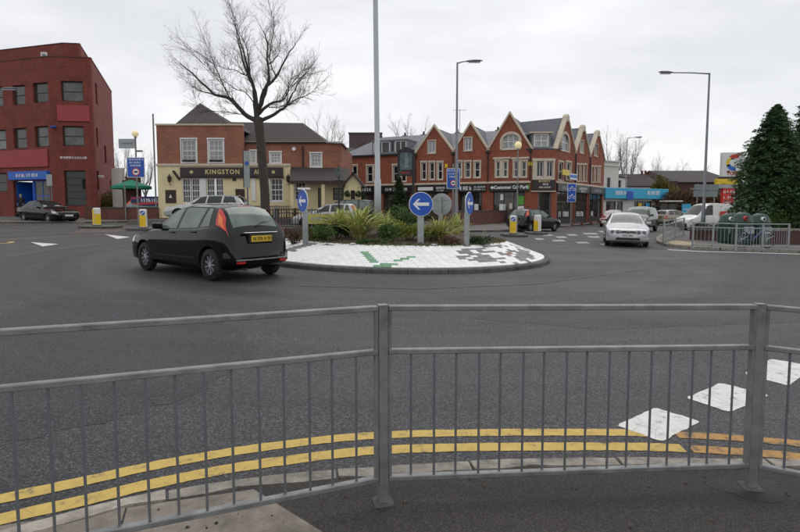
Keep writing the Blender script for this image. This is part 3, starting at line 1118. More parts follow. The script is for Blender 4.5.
# ================================================================== VEHICLES
CAR = {
    'hatch': dict(L=4.17, wheel=(0.88, 3.49), r=0.305,
        top=[(0, .54), (.04, .64), (.15, .71), (.6, .80), (1.02, .885), (1.22, .96), (1.6, 1.19), (1.95, 1.35), (2.3, 1.425), (2.7, 1.445), (3.25, 1.44), (3.58, 1.40), (3.76, 1.27), (3.92, 1.08), (3.99, .99), (4.06, .90), (4.11, .74), (4.155, .60), (4.17, .50)],
        belt=[(0, .45), (.2, .66), (.8, .80), (1.25, .875), (2, .905), (3, .95), (3.6, 1.0), (3.95, .93), (4.17, .42)],
        bot=[(0, .30), (.1, .21), (.5, .17), (3.6, .17), (4.0, .25), (4.17, .34)],
        w=[(0, .48), (.04, .62), (.15, .74), (.4, .82), (.9, .85), (2, .855), (3.3, .85), (3.75, .82), (4.0, .755), (4.12, .67), (4.17, .55)],
        wt=[(0, .42), (.3, .62), (1.0, .67), (1.25, .70), (1.95, .585), (2.4, .565), (3.2, .555), (3.6, .56), (3.9, .62), (4.05, .62), (4.17, .48)],
        side=[(1.45, 2.26, 1.98, 2.30), (2.35, 3.08, 2.39, 3.12), (3.17, 3.48, 3.21, 3.34)], ws=(1.28, 1.93), rs=(3.61, 3.95)),
    'sedan': dict(L=4.60, wheel=(0.92, 3.62), r=0.31,
        top=[(0, .60), (.025, .70), (.1, .76), (.7, .87), (1.2, .94), (1.42, .985), (1.8, 1.2), (2.15, 1.37), (2.5, 1.44), (2.9, 1.45), (3.3, 1.40), (3.6, 1.27), (3.9, 1.09), (4.02, 1.03), (4.35, 1.0), (4.48, .96), (4.55, .80), (4.59, .62), (4.60, .5)],
        belt=[(0, .55), (.1, .70), (.8, .82), (1.4, .89), (2.2, .91), (3.2, .95), (4.0, .97), (4.4, .92), (4.6, .42)],
        bot=[(0, .30), (.1, .21), (.5, .17), (3.9, .17), (4.4, .25), (4.6, .34)],
        w=[(0, .50), (.04, .64), (.15, .76), (.4, .84), (.9, .875), (2, .88), (3.5, .87), (4.2, .82), (4.48, .74), (4.57, .66), (4.6, .55)],
        wt=[(0, .42), (.3, .62), (1.1, .68), (1.42, .71), (2.15, .59), (2.6, .57), (3.1, .57), (3.5, .60), (4.0, .70), (4.4, .68), (4.6, .5)],
        side=[(1.64, 2.42, 2.17, 2.46), (2.50, 3.16, 2.53, 3.1), (3.22, 3.52, 3.19, 3.25)], ws=(1.45, 2.12), rs=(3.4, 3.96)),
    'estate': dict(L=4.65, wheel=(0.94, 3.65), r=0.32,
        top=[(0, .60), (.03, .71), (.15, .79), (.7, .87), (1.15, .95), (1.38, 1.01), (1.75, 1.24), (2.1, 1.42), (2.5, 1.49), (3.0, 1.50), (3.6, 1.48), (4.05, 1.43), (4.25, 1.28), (4.42, 1.05), (4.5, .96), (4.57, .78), (4.63, .62), (4.65, .5)],
        belt=[(0, .45), (.25, .7), (.8, .83), (1.4, .91), (2.2, .93), (3.2, .96), (4.0, .99), (4.4, .93), (4.65, .42)],
        bot=[(0, .30), (.1, .21), (.5, .18), (3.9, .18), (4.4, .25), (4.65, .34)],
        w=[(0, .50), (.04, .64), (.15, .76), (.4, .84), (.9, .885), (2, .89), (3.7, .88), (4.3, .82), (4.52, .74), (4.61, .66), (4.65, .55)],
        wt=[(0, .42), (.3, .62), (1.1, .69), (1.38, .72), (2.1, .61), (2.6, .59), (3.4, .585), (4.0, .585), (4.4, .64), (4.65, .5)],
        side=[(1.6, 2.42, 2.12, 2.46), (2.5, 3.28, 2.54, 3.3), (3.38, 4.12, 3.4, 3.92)], ws=(1.41, 2.07), rs=(4.08, 4.40)),
    'suv': dict(L=4.55, wheel=(0.92, 3.58), r=0.365,
        top=[(0, .62), (.04, .80), (.2, .92), (.7, 1.0), (1.15, 1.07), (1.35, 1.13), (1.7, 1.42), (1.98, 1.62), (2.4, 1.70), (3.0, 1.72), (3.7, 1.70), (4.15, 1.64), (4.3, 1.48), (4.42, 1.2), (4.48, 1.0), (4.52, .8), (4.55, .6)],
        belt=[(0, .5), (.2, .85), (.8, .96), (1.4, 1.03), (2.2, 1.05), (3.2, 1.08), (4.0, 1.10), (4.35, 1.05), (4.55, .5)],
        bot=[(0, .40), (.1, .32), (.5, .28), (3.9, .28), (4.4, .34), (4.55, .44)],
        w=[(0, .60), (.04, .74), (.15, .83), (.4, .89), (.9, .92), (2, .925), (3.7, .915), (4.3, .87), (4.46, .80), (4.52, .72), (4.55, .62)],
        wt=[(0, .5), (.3, .70), (1.1, .74), (1.35, .76), (1.98, .65), (2.6, .63), (3.7, .63), (4.2, .64), (4.4, .68), (4.55, .5)],
        side=[(1.55, 2.35, 1.98, 2.39), (2.44, 3.2, 2.48, 3.22), (3.32, 4.05, 3.34, 3.95)], ws=(1.38, 1.93), rs=(4.17, 4.42)),
    'van': dict(L=5.0, wheel=(0.95, 3.9), r=0.34,
        top=[(0, .60), (.04, .78), (.2, .95), (.55, 1.08), (.82, 1.2), (1.2, 1.6), (1.55, 1.93), (1.9, 2.04), (2.4, 2.07), (3.5, 2.07), (4.6, 2.05), (4.9, 2.0), (4.97, 1.8), (5.0, 1.2)],
        belt=[(0, .5), (.2, .85), (.6, 1.0), (.9, 1.12), (1.6, 1.16), (2.6, 1.16), (4.6, 1.16), (4.9, 1.1), (5.0, .8)],
        bot=[(0, .38), (.1, .28), (.5, .24), (4.2, .26), (4.8, .34), (5.0, .42)],
        w=[(0, .62), (.04, .76), (.15, .87), (.4, .95), (.9, .985), (2, .99), (3.7, .99), (4.7, .98), (4.95, .95), (5.0, .9)],
        wt=[(0, .5), (.3, .74), (.82, .84), (1.55, .78), (2.0, .80), (2.6, .84), (4.6, .84), (5.0, .82)],
        side=[(1.12, 1.98, 1.58, 2.0)], ws=(.86, 1.52), rs=None),
}


class CarShape:
    def __init__(self, style, sx=1.0, sy=1.0, sz=1.0):
        c = CAR[style]
        self.c = c
        self.L = c['L']
        self.sc = (sx, sy, sz)

    def ring(self, x):
        c = self.c
        g = lambda k: float(smooth_interp(c[k], [x])[0])
        zt, zs, zb, w, wt = g('top'), g('belt'), g('bot'), g('w'), g('wt')
        zs = min(zs, zt - 0.03)
        zs = max(zs, zb + 0.03)
        cr = min(0.06, 0.5 * (zt - zs))
        wg = 0.945 * w
        wt = min(wt, wg * 0.99)
        p = [(0, zb), (.8 * w, zb), (.965 * w, zb + .15 * (zs - zb)), (w * .99, zb + .35 * (zs - zb)), (w, zb + .62 * (zs - zb)),
             (w * .992, zs - .14 * (zs - zb)), (w * .972, zs - .012), (wg, zs + .006)]
        for k in range(1, 5):
            t = k / 4
            b = 0.018 * math.sin(PI * t)
            p.append((wg + (wt - wg) * t + b, zs + (zt - cr - zs) * t + 0.004 * (1 - t)))
        for k in range(1, 7):
            q = k / 6
            p.append((wt * (1 - q) ** 1.0, zt - cr * (1 - q) ** 2.4))
        return p                                   # 18 points, 0..17; 7..11 glass side, 11..17 roof

    def pt(self, x, v, off=0.0, side=1):
        r = self.ring(x)
        i = min(int(v), 16)
        t = v - i
        y = r[i][0] + (r[i + 1][0] - r[i][0]) * t
        z = r[i][1] + (r[i + 1][1] - r[i][1]) * t
        p = Vector((self.L / 2 - x, y, z))
        if off:
            e = 0.01
            xa, xb = max(0, x - e), min(self.L, x + e)
            ra, rb_ = self.ring(xa), self.ring(xb)
            pa = Vector((self.L / 2 - xa, ra[i][0] + (ra[i + 1][0] - ra[i][0]) * t, ra[i][1] + (ra[i + 1][1] - ra[i][1]) * t))
            pb = Vector((self.L / 2 - xb, rb_[i][0] + (rb_[i + 1][0] - rb_[i][0]) * t, rb_[i][1] + (rb_[i + 1][1] - rb_[i][1]) * t))
            tu = pb - pa
            tv = Vector((0, r[i + 1][0] - r[i][0], r[i + 1][1] - r[i][1]))
            n = tv.cross(tu)
            if n.length > 1e-9:
                n.normalize()
                if n.z < -0.2 or (abs(n.z) < .2 and n.y < 0):
                    n = -n
                p += n * off
        if side < 0:
            p.y = -p.y
        return p

    def patch(self, fx0, fx1, v0, v1, off=0.006, side=1, nu=6, nv=5):
        """region of the skin between x0(t)..x1(t) and v0..v1, lifted off it, with a thin rim"""
        f0 = fx0 if callable(fx0) else (lambda t: fx0)
        f1 = fx1 if callable(fx1) else (lambda t: fx1)
        mb = MB()
        idx = {}
        for j in range(nv + 1):
            t = j / nv
            for i in range(nu + 1):
                x = f0(t) + (f1(t) - f0(t)) * i / nu
                x = min(max(x, 0.001), self.L - 0.001)
                mb.v.append(tuple(self.pt(x, v0 + (v1 - v0) * t, off, side)))
        k = nu + 1
        for j in range(nv):
            for i in range(nu):
                f = (j * k + i, j * k + i + 1, (j + 1) * k + i + 1, (j + 1) * k + i)
                mb.f.append(f if side < 0 else f[::-1])
        return mb

    def roof_patch(self, x0, x1, half=0.93, off=0.006, nu=8, nv=10):
        mb = MB()
        for i in range(nu + 1):
            x = x0 + (x1 - x0) * i / nu
            for j in range(nv + 1):
                t = -1 + 2 * j / nv
                v = 17 - 6 * abs(t) * half
                mb.v.append(tuple(self.pt(x, v, off, 1 if t >= 0 else -1)))
        k = nv + 1
        for i in range(nu):
            for j in range(nv):
                mb.f.append((i * k + j, (i + 1) * k + j, (i + 1) * k + j + 1, i * k + j + 1))
        return mb


def wheel_meshes(r, w=0.18, spokes=9, rim='alloy'):
    ty = MB().lathe([(r * .66, -w / 2), (r * .93, -w / 2), (r, -w * .32), (r, w * .32), (r * .93, w / 2), (r * .66, w / 2), (r * .62, w * .3), (r * .62, -w * .3)], 28, axis='Y')
    ty.f = ty.f[:-2]
    n = 28
    ty.f += [(7 * n + (k + 1) % n, 7 * n + k, k, (k + 1) % n) for k in range(n)]
    rm = MB().lathe([(r * .02, -w * .12), (r * .5, -w * .12), (r * .60, -w * .38), (r * .67, -w * .40), (r * .67, w * .40), (r * .02, w * .4)], 28, axis='Y')
    sp = MB()
    for k in range(spokes):
        q = 2 * PI * k / spokes
        dq = 0.13
        a = [(math.cos(q - dq) * r * .16, math.sin(q - dq) * r * .16), (math.cos(q - dq * .5) * r * .60, math.sin(q - dq * .5) * r * .60),
             (math.cos(q + dq * .5) * r * .60, math.sin(q + dq * .5) * r * .60), (math.cos(q + dq) * r * .16, math.sin(q + dq) * r * .16)]
        sp.xprism(a, -w * .36, -w * .10)
    sp.lathe([(r * .17, -w * .38), (r * .17, -w * .1)], 12, axis='Y')
    return (ty.mesh('tyre', 'rubber', True), rm.mesh('rim', 'steel_dark' if spokes else rim), sp.mesh('hubcap', rim))


WCACHE = {}


def make_car(name, label, style, paint, loc, heading, glass='car_glass', detail=1, plate='rear', group=None, scale=(1, 1, 1), lower=None, level=False):
    """loc: centre on the ground; heading: direction the front points, radians from +X"""
    S = CarShape(style)
    c = S.c
    L = S.L
    root = thing(name, label, 'van' if style == 'van' else 'car', loc, 0, group)
    if level:
        root.rotation_euler = (0, 0, heading)
    else:
        tilted(root, heading)
    root.scale = scale
    # body: lofted skin, wheel arches cut out
    xs = sorted(set([0, .006, .015, .03, .05, .08, .12] + list(np.linspace(.16, L - .25, 34)) + [L - .2, L - .16, L - .12, L - .09, L - .06, L - .035, L - .015, L - .006, L]))
    mb = MB()
    rings = []
    for x in xs:
        h = S.ring(x)
        full = [(L / 2 - x, y, z) for y, z in h] + [(L / 2 - x, -y, z) for y, z in h[-2:0:-1]]
        rings.append(full)
    n = len(rings[0])
    for r_ in rings:
        mb.v += r_
    for i in range(len(rings) - 1):
        for k in range(n):
            k2 = (k + 1) % n
            mb.f.append((i * n + k, i * n + k2, (i + 1) * n + k2, (i + 1) * n + k))
    mb.f.append(tuple(range(n))[::-1])
    e = (len(rings) - 1) * n
    mb.f.append(tuple(e + k for k in range(n)))
    bm = bmesh.new()
    me = mb.mesh('body', paint)
    bm.from_mesh(me)
    bmesh.ops.recalc_face_normals(bm, faces=bm.faces)
    bm.to_mesh(me)
    bm.free()
    body = link('body', me, root)
    cut = MB()
    ra = c['r'] * 1.17
    for wx in c['wheel']:
        for sgn in (1, -1):
            cut.lathe([(ra, 0.42), (ra, 1.3)] if sgn > 0 else [(ra, -1.3), (ra, -0.42)], 28, cx=L / 2 - wx, cy=c['r'], axis='Y')
    cme = cut.mesh('cut', 'black')
    bm = bmesh.new()
    bm.from_mesh(cme)
    bmesh.ops.recalc_face_normals(bm, faces=bm.faces)
    bm.to_mesh(cme)
    bm.free()
    co = link('cut', cme, root)
    md = body.modifiers.new('b', 'BOOLEAN')
    md.operation = 'DIFFERENCE'
    md.object = co
    md.solver = 'EXACT'
    dg = bpy.context.evaluated_depsgraph_get()
    new = bpy.data.meshes.new_from_object(body.evaluated_get(dg))
    body.modifiers.clear()
    body.data = new
    bpy.data.objects.remove(co)
    new.materials.clear()
    new.materials.append(MATS[paint])
    new.materials.append(MATS['black'])
    cen = [Vector((L / 2 - wx, 0, c['r'])) for wx in c['wheel']]
    for p in new.polygons:
        p.use_smooth = True
        p.material_index = 0
        ct = p.center
        for w_ in cen:
            if math.hypot(ct.x - w_.x, ct.z - w_.z) < ra * 0.999:
                p.material_index = 1
                p.use_smooth = False
        if ct.z < 0.2 * c['r'] / .3 and abs(p.normal.z) > .7:
            p.material_index = 1
    new.set_sharp_from_angle(angle=math.radians(38))
    # glass
    for sd_ in (1, -1):
        for (b0, b1, r0, r1) in c['side']:
            S.patch(lambda t: b0 + (r0 - b0) * t, lambda t: b1 + (r1 - b1) * t, 7.25, 10.75, .005, sd_, 5, 5).build('side_window', glass, root, smooth=True)
    S.roof_patch(*c['ws'], half=.94).build('windscreen', glass, root, smooth=True)
    if c['rs']:
        S.roof_patch(*c['rs'], half=.88).build('rear_window', glass, root, smooth=True)
    # wheels
    key = c['r']
    if key not in WCACHE:
        WCACHE[key] = wheel_meshes(c['r'])
    ty, rm, sp = WCACHE[key]
    for wx in c['wheel']:
        for sgn in (1, -1):
            yw = (S.ring(wx)[4][0] - 0.115) * sgn
            w_ = link('wheel', ty, root, (L / 2 - wx, yw, c['r']), 0 if sgn < 0 else PI)
            link('rim', rm, w_)
            link('hubcap', sp, w_)
    # lights and plates
    hl0, hl1 = (.05, .42)
    for sd_ in (1, -1):
        S.patch(lambda t: hl0 + .06 * t, lambda t: hl1 + .12 * t, 4.6, 6.9, .006, sd_, 5, 4).build('headlight', 'lamp_clear', root, smooth=True)
        if style == 'van':
            S.patch(L - .12, L - .02, 3.5, 7.0, .006, sd_).build('tail_light', 'lamp_red', root, smooth=True)
        elif style == 'hatch':
            S.patch(lambda t: L - .50 - .17 * t, lambda t: L - .15 - .22 * t, 7.7, 10.95, .010, sd_, 6, 8).build('tail_light', 'lamp_red', root, smooth=True)
            S.patch(lambda t: L - .44 - .14 * t, lambda t: L - .25 - .17 * t, 8.3, 10.0, .014, sd_, 5, 5).build('indicator_lens', 'lamp_orange', root, smooth=True)
        else:
            S.patch(lambda t: L - .30 - .05 * t, lambda t: L - .04 - .06 * t, 4.6, 7.2, .008, sd_, 6, 5).build('tail_light', 'lamp_red', root, smooth=True)
        # mirrors
        mx = L / 2 - (c['ws'][0] + .36)
        wy = S.ring(c['ws'][0] + .3)[7][0]
        zb = S.ring(c['ws'][0] + .36)[7][1]
        m = MB().bbox(mx - .05, mx + .07, wy - .02, wy + .19, zb + .02, zb + .15, .03)
        if sd_ < 0:
            m.v = [(x, -y, z) for x, y, z in m.v]
        m.build('wing_mirror', paint, root)
        # door seams and handles
        for (b0, b1, r0, r1) in c['side'][:2]:
            S.patch(b1 + .035, b1 + .043, 2.3, 7.1, .002, sd_, 1, 8).build('door_seam', 'black', root)
            hx, hz = b1 - .10, 5.6
            p = S.pt(hx, hz, .012, sd_)
            MB().bbox(p.x - .08, p.x + .08, p.y - .014, p.y + .014, p.z - .014, p.z + .014, .006).build('door_handle', paint, root)
    S.patch(c['wheel'][0] + .46, c['wheel'][1] - .46, 2.75, 2.95, .006, 1, 24, 1).build('side_strip', 'black', root)
    S.patch(c['wheel'][0] + .46, c['wheel'][1] - .46, 2.75, 2.95, .006, -1, 24, 1).build('side_strip', 'black', root)
    # front: grille, plate
    zf = .50 if style != 'suv' else .62
    MB().bbox(L / 2 - .06, L / 2 + .012, -.30, .30, zf - .02 + .10, zf + .17, .01).build('grille', 'black', root)
    MB().bbox(L / 2 - .06, L / 2 + .014, -.46, .46, zf - .19, zf - .09, .01).build('air_intake', 'black', root)
    MB().bbox(L / 2 - .02, L / 2 + .022, -.26, .26, zf - .055, zf + .055, .004).build('number_plate', 'plate_white', root)
    if detail:
        g = glyph_mb(.44, .07, 5)
        g.v = [(L / 2 + .0225 - y * .2, x, z + zf - .035) for x, y, z in g.v]
        g.build('plate_lettering', 'black', root)
    # rear bumper, plate
    if style != 'van':
        pl = []
        for k in range(15):
            t = -1 + 2 * k / 14
            pl.append((-L / 2 - .045 + .22 * abs(t) ** 3.2, t * (S.ring(L - .35)[4][0] + .012)))
        inner = [(-L / 2 + .25, pl[-1][1] * .955), (-L / 2 + .25, pl[0][1] * .955)]
        z0 = .30 if style != 'suv' else .42
        bmb = MB()
        lay = [(0.05, z0), (0.0, z0 + .05), (0.0, z0 + .20), (0.025, z0 + .25)]
        vs, fs = [], []
        ring_ = pl + inner
        for ins, z in lay:
            for i, (x, y) in enumerate(ring_):
                vs.append((x + (ins if i < 15 else 0), y * (1 - ins * .5), z))
        m_ = len(ring_)
        for j in range(3):
            for i in range(m_):
                i2 = (i + 1) % m_
                fs.append((j * m_ + i, (j + 1) * m_ + i, (j + 1) * m_ + i2, j * m_ + i2))
        fs.append(tuple(3 * m_ + i for i in range(m_)))
        fs.append(tuple(range(m_))[::-1])
        me = bmb.add(vs, fs).mesh('rear_bumper', lower or paint, True)
        bm = bmesh.new()
        bm.from_mesh(me)
        bmesh.ops.recalc_face_normals(bm, faces=bm.faces)
        bm.to_mesh(me)
        bm.free()
        me.set_sharp_from_angle(angle=math.radians(50))
        bp = link('rear_bumper', me, root)
        if style in ('hatch',):
            zp, xp = .80, -L / 2 + .05
        elif style == 'sedan':
            zp, xp = .78, -L / 2 + .02
        else:
            zp, xp = .82 if style == 'suv' else .78, -L / 2 + .04
        MB().bbox(xp - .035, xp + .15, -.30, .30, zp - .085, zp + .085, .01).build('plate_recess', 'black', root)
        MB().bbox(xp - .045, xp, -.26, .26, zp - .056, zp + .056, .004).build('number_plate', 'plate_yellow', root)
        g = glyph_mb(.44, .07, 9)
        g.v = [(xp - .0455 + y * .2, -x, z + zp - .035) for x, y, z in g.v]
        g.build('plate_lettering', 'black', root)
    return root, S


def paint(name, col, metal=0.0, rough=0.14):
    return mat(name, col, rough, 0.06, 2.5, metal=metal, coat=0.3, spec=0.3)


mat('paint_black', (0.0035, 0.0035, 0.005), 0.05, 0.06, 2.5, spec=0.3, coat=0.2)
paint('paint_navy', (0.012, 0.013, 0.017))
paint('paint_silver', (0.46, 0.47, 0.48), 0.35)
paint('paint_pale_silver', (0.50, 0.51, 0.52), 0.3)
paint('paint_gold', (0.30, 0.27, 0.22), 0.3)
paint('paint_red', (0.17, 0.012, 0.014))
paint('paint_green', (0.035, 0.05, 0.043), 0.2)
paint('paint_van', (0.70, 0.70, 0.68))
paint('paint_greygreen', (0.22, 0.25, 0.24), 0.3)


def on_plane(rear_w, front_w, style, side, wy=None):
    """place a car from two ground pixels: where its nearer rear and front wheels touch; side=+1 if those are its left wheels"""
    c = CAR[style]
    a, b = gp(*rear_w), gp(*front_w)
    d = Vector((b.x - a.x, b.y - a.y)).normalized()
    hd = math.atan2(d.y, d.x)
    mid = (a.xy + b.xy) / 2
    half = 0.74
    nrm = Vector((-d.y, d.x)) * half * side         # left of heading is +
    ctr = mid - nrm
    xm = (c['wheel'][0] + c['wheel'][1]) / 2
    ctr = ctr - d * (c['L'] / 2 - xm)
    return gz(ctr.x, ctr.y), hd


# black hatchback circulating round the island, seen from behind
loc, hd = on_plane((211.5, 280.5), (149, 270.3), 'hatch', 1)
focus, FS = make_car('hatchback', 'dark navy black hatchback circulating past the white paved roundabout, seen from behind', 'hatch', 'paint_black', loc, hd, glass='car_glass_sky', scale=(.94, 1, 1.065))
L = FS.L
# rear details of this car
g = MB()
g.bbox(-L / 2 + .02, -L / 2 + .10, -.42, .42, .905, .925, .006)
g.build('chrome_strip', 'chrome', focus)
z = [(-L / 2 + .15, .30, 1.01), (-L / 2 + .19, .02, 1.075), (-L / 2 + .26, -.22, 1.12)]
MB().tube([FS.pt(L - .20, 17, .03), FS.pt(L - .26, 15.5, .03, -1), FS.pt(L - .27, 13.6, .03, -1)], [.012, .009, .006], 6).build('rear_wiper', 'black', focus)
MB().bbox(-L / 2 + .60, -L / 2 + .68, -.16, .16, 1.385, 1.41, .008).build('brake_light', 'lamp_red', focus)
MB().bbox(-L / 2 - .055, -L / 2 + .05, -.62, .62, .40, .425, .006).build('bumper_strip', 'galv', focus)
for sd_ in (.52, -.52):
    MB().bbox(-L / 2 - .045, -L / 2 + .05, sd_ - .09, sd_ + .09, .345, .385, .008).build('reflector', 'lamp_red', focus)
MB().tube([(-L / 2 - .05, .42, .24), (-L / 2 + .3, .42, .24)], .025, 10).build('exhaust', 'steel_dark', focus)
MB().tube([(L / 2 - 2.9, .0, 1.43), (L / 2 - 3.1, .0, 1.62)], [.006, .003], 5).build('aerial', 'black', focus)

mat('lamp_dark', (.16, .17, .18), .12, .2, 20, coat=.8)
# silver saloon coming towards the camera on the right
a, b = gp(611, 246), gp(641, 246.3)
ctr = (a + b) / 2
hd = math.radians(-109)
d = Vector((math.cos(hd), math.sin(hd)))
ctr = ctr.xy - d * (4.6 / 2 - .92)
rover, RS = make_car('saloon_car', 'silver white saloon with twin round headlamps driving towards the junction on the right', 'sedan', 'paint_pale_silver', gz(ctr.x, ctr.y), hd, scale=(.98, .98, .97))
for sd_ in (.40, .60, -.40, -.60):
    x = RS.L / 2 - (.0 if abs(sd_) < .5 else .045)
    MB().lathe([(.075, x - .12), (.085, x), (.07, x + .02), (.03, x + .028)], 16).build('headlamp_lens', 'lamp_dark', rover)
for i, o in enumerate([k for k in bpy.data.objects if k.parent == rover and k.name.startswith('headlamp_lens')]):
    sd_ = (.40, .60, -.40, -.60)[i]
    o.data.transform(Matrix.Translation((0, sd_, .645)) @ Matrix.Rotation(PI / 2, 4, 'Y'))

for sd_ in (1, -1):
    MB().bbox(RS.L / 2 - .06, RS.L / 2 + .03, sd_ * .15 - .13, sd_ * .15 + .13, .59, .71, .03).build('grille_half', 'black', rover)
    MB().bbox(RS.L / 2 - .06, RS.L / 2 + .026, sd_ * .15 - .145, sd_ * .15 + .145, .575, .725, .03).build('grille_surround', 'chrome', rover)
MB().bbox(RS.L / 2 - .25, RS.L / 2 + .02, -.72, .72, .245, .275, .01).build('front_lip', 'black', rover)

# black saloon parked in front of the red brick office
loc, hd = on_plane((19, 222.3), (48, 222.9), 'sedan', -1)
ax = Vector((loc.x, loc.y)) + Vector((0, 0))
hd = math.radians(-27)
ax = gp(40, 222.6)
make_car('saloon_car', 'black saloon parked at the kerb in front of the red brick office', 'sedan', 'paint_black', gz(ax.x - .05, ax.y + .9), hd, detail=0)

# dark hatchback beyond the right-hand refuge, rear towards the camera
ax = gp(534, 232.0)
make_car('hatchback', 'black hatchback behind the right keep left bollards, passing the corner shops', 'hatch', 'paint_navy', gz(ax.x + .3, ax.y + 1.2), math.radians(38), detail=0, glass='car_glass_sky', scale=(.93, .96, 1.0))

# dark four by four with a pale bonnet behind the silver saloon
ax = gp(648, 233)
make_car('off_road_car', 'dark off-road car close behind the silver saloon on the right', 'suv', 'paint_navy', gz(ax.x + .5, ax.y + 2.6), math.radians(-127), detail=0, glass='car_glass_sky')
# gold estate further up the street
make_car('estate_car', 'gold grey estate car further up the street before the blue shop', 'estate', 'paint_gold', gz(26.3, 52.5), math.radians(28), detail=0)
# dark red car waiting at the kerb beside the terrace
make_car('hatchback', 'dark red car half hidden behind the silver saloon, beside the terrace corner', 'hatch', 'paint_red', gz(18.1, 46.5), math.radians(-118), detail=0, glass='car_glass_sky')

# white panel van on the garage forecourt
ax = gp(712, 233)
van, VS = make_car('panel_van', 'white panel van on the filling station forecourt behind the brick wall', 'van', 'paint_van', gz(ax.x + .75, ax.y + 1.6), math.radians(186), detail=0, plate=None)
van.scale = (.93, .96, .98)
for sd_ in (1, -1):
    m = MB().bbox(VS.L / 2 - 3.3, VS.L / 2 - 2.5, .985, .998, 1.05, 1.5, .004)
    m.v = [(x, y * sd_, z) for x, y, z in m.v]
    m.build('side_lettering_panel', 'total_red', van)
MB().bbox(VS.L / 2 - .25, VS.L / 2 + .03, -.80, .80, .32, .62, .06).build('front_bumper', 'black', van)

# cars on the pub forecourt (levelled ground about 0.3 m above the road)
FZ = 0.98                                     # forecourt level
o, _ = make_car('estate_car', 'silver estate car parked outside the pub, behind the black hatchback', 'estate', 'paint_pale_silver', Vector((-12.7, 36.4, FZ)), math.radians(176), detail=0, scale=(1.22, 1.05, 1.08), level=True)
o, _ = make_car('hatchback', 'grey green car parked beside the pub under the striped banner', 'hatch', 'paint_greygreen', Vector((-18.6, 41.3, FZ)), math.radians(8), detail=0, scale=(.95, 1, 1), level=True, glass='car_glass_sky')
o, _ = make_car('hatchback', 'silver red car parked before the pub porch, behind the yellow banner', 'hatch', 'paint_silver', Vector((-4.0, 30.6, .60)), math.radians(176), detail=0, scale=(.95, .97, .95), level=True)
o, _ = make_car('people_carrier', 'dark green rounded people carrier parked beyond the plants', 'suv', 'paint_green', Vector((-3.6, 34.4, .62)), math.radians(184), detail=0, scale=(1.0, .97, .96), level=True, glass='car_glass_sky')
# ================================================================== BUILDINGS
def clip_poly(poly, a, b, c):
    """keep a*x + b*z <= c"""
    out = []
    n = len(poly)
    for i in range(n):
        p, q = poly[i], poly[(i + 1) % n]
        dp, dq = a * p[0] + b * p[1] - c, a * q[0] + b * q[1] - c
        if dp <= 1e-9:
            out.append(p)
        if (dp < -1e-9 and dq > 1e-9) or (dp > 1e-9 and dq < -1e-9):
            t = dp / (dp - dq)
            out.append((p[0] + (q[0] - p[0]) * t, p[1] + (q[1] - p[1]) * t))
    return out


def wall_mb(L0, L1, H0, H1, holes=(), t=0.25, clips=()):
    """wall in the XZ plane facing -Y, with rectangular openings and optional slanted top cuts"""
    xs = sorted(set([L0, L1] + [min(max(h[k], L0), L1) for h in holes for k in (0, 2)]))
    zs = sorted(set([H0, H1] + [min(max(h[k], H0), H1) for h in holes for k in (1, 3)]))
    idx, vs, fs = {}, [], []

    def vid(p):
        k = (round(p[0], 4), round(p[1], 4))
        if k not in idx:
            idx[k] = len(vs)
            vs.append(k)
        return idx[k]
    for i in range(len(xs) - 1):
        for j in range(len(zs) - 1):
            cx, cz = (xs[i] + xs[i + 1]) / 2, (zs[j] + zs[j + 1]) / 2
            if any(h[0] < cx < h[2] and h[1] < cz < h[3] for h in holes):
                continue
            pl = [(xs[i], zs[j]), (xs[i + 1], zs[j]), (xs[i + 1], zs[j + 1]), (xs[i], zs[j + 1])]
            for cl in clips:
                pl = clip_poly(pl, *cl)
                if len(pl) < 3:
                    break
            if len(pl) >= 3:
                f = []
                for p in pl:
                    v = vid(p)
                    if not f or f[-1] != v:
                        f.append(v)
                if len(f) > 1 and f[0] == f[-1]:
                    f.pop()
                if len(f) >= 3:
                    fs.append(tuple(f))
    n = len(vs)
    V = [(x, 0, z) for x, z in vs] + [(x, t, z) for x, z in vs]
    FF = list(fs) + [tuple(i + n for i in f[::-1]) for f in fs]
    cnt = {}
    for f in fs:
        for i in range(len(f)):
            a, b = f[i], f[(i + 1) % len(f)]
            cnt[(a, b)] = cnt.get((a, b), 0) + 1
    for (a, b) in cnt:
        if (b, a) not in cnt:
            FF.append((b, a, a + n, b + n))
    return MB().add(V, FF)


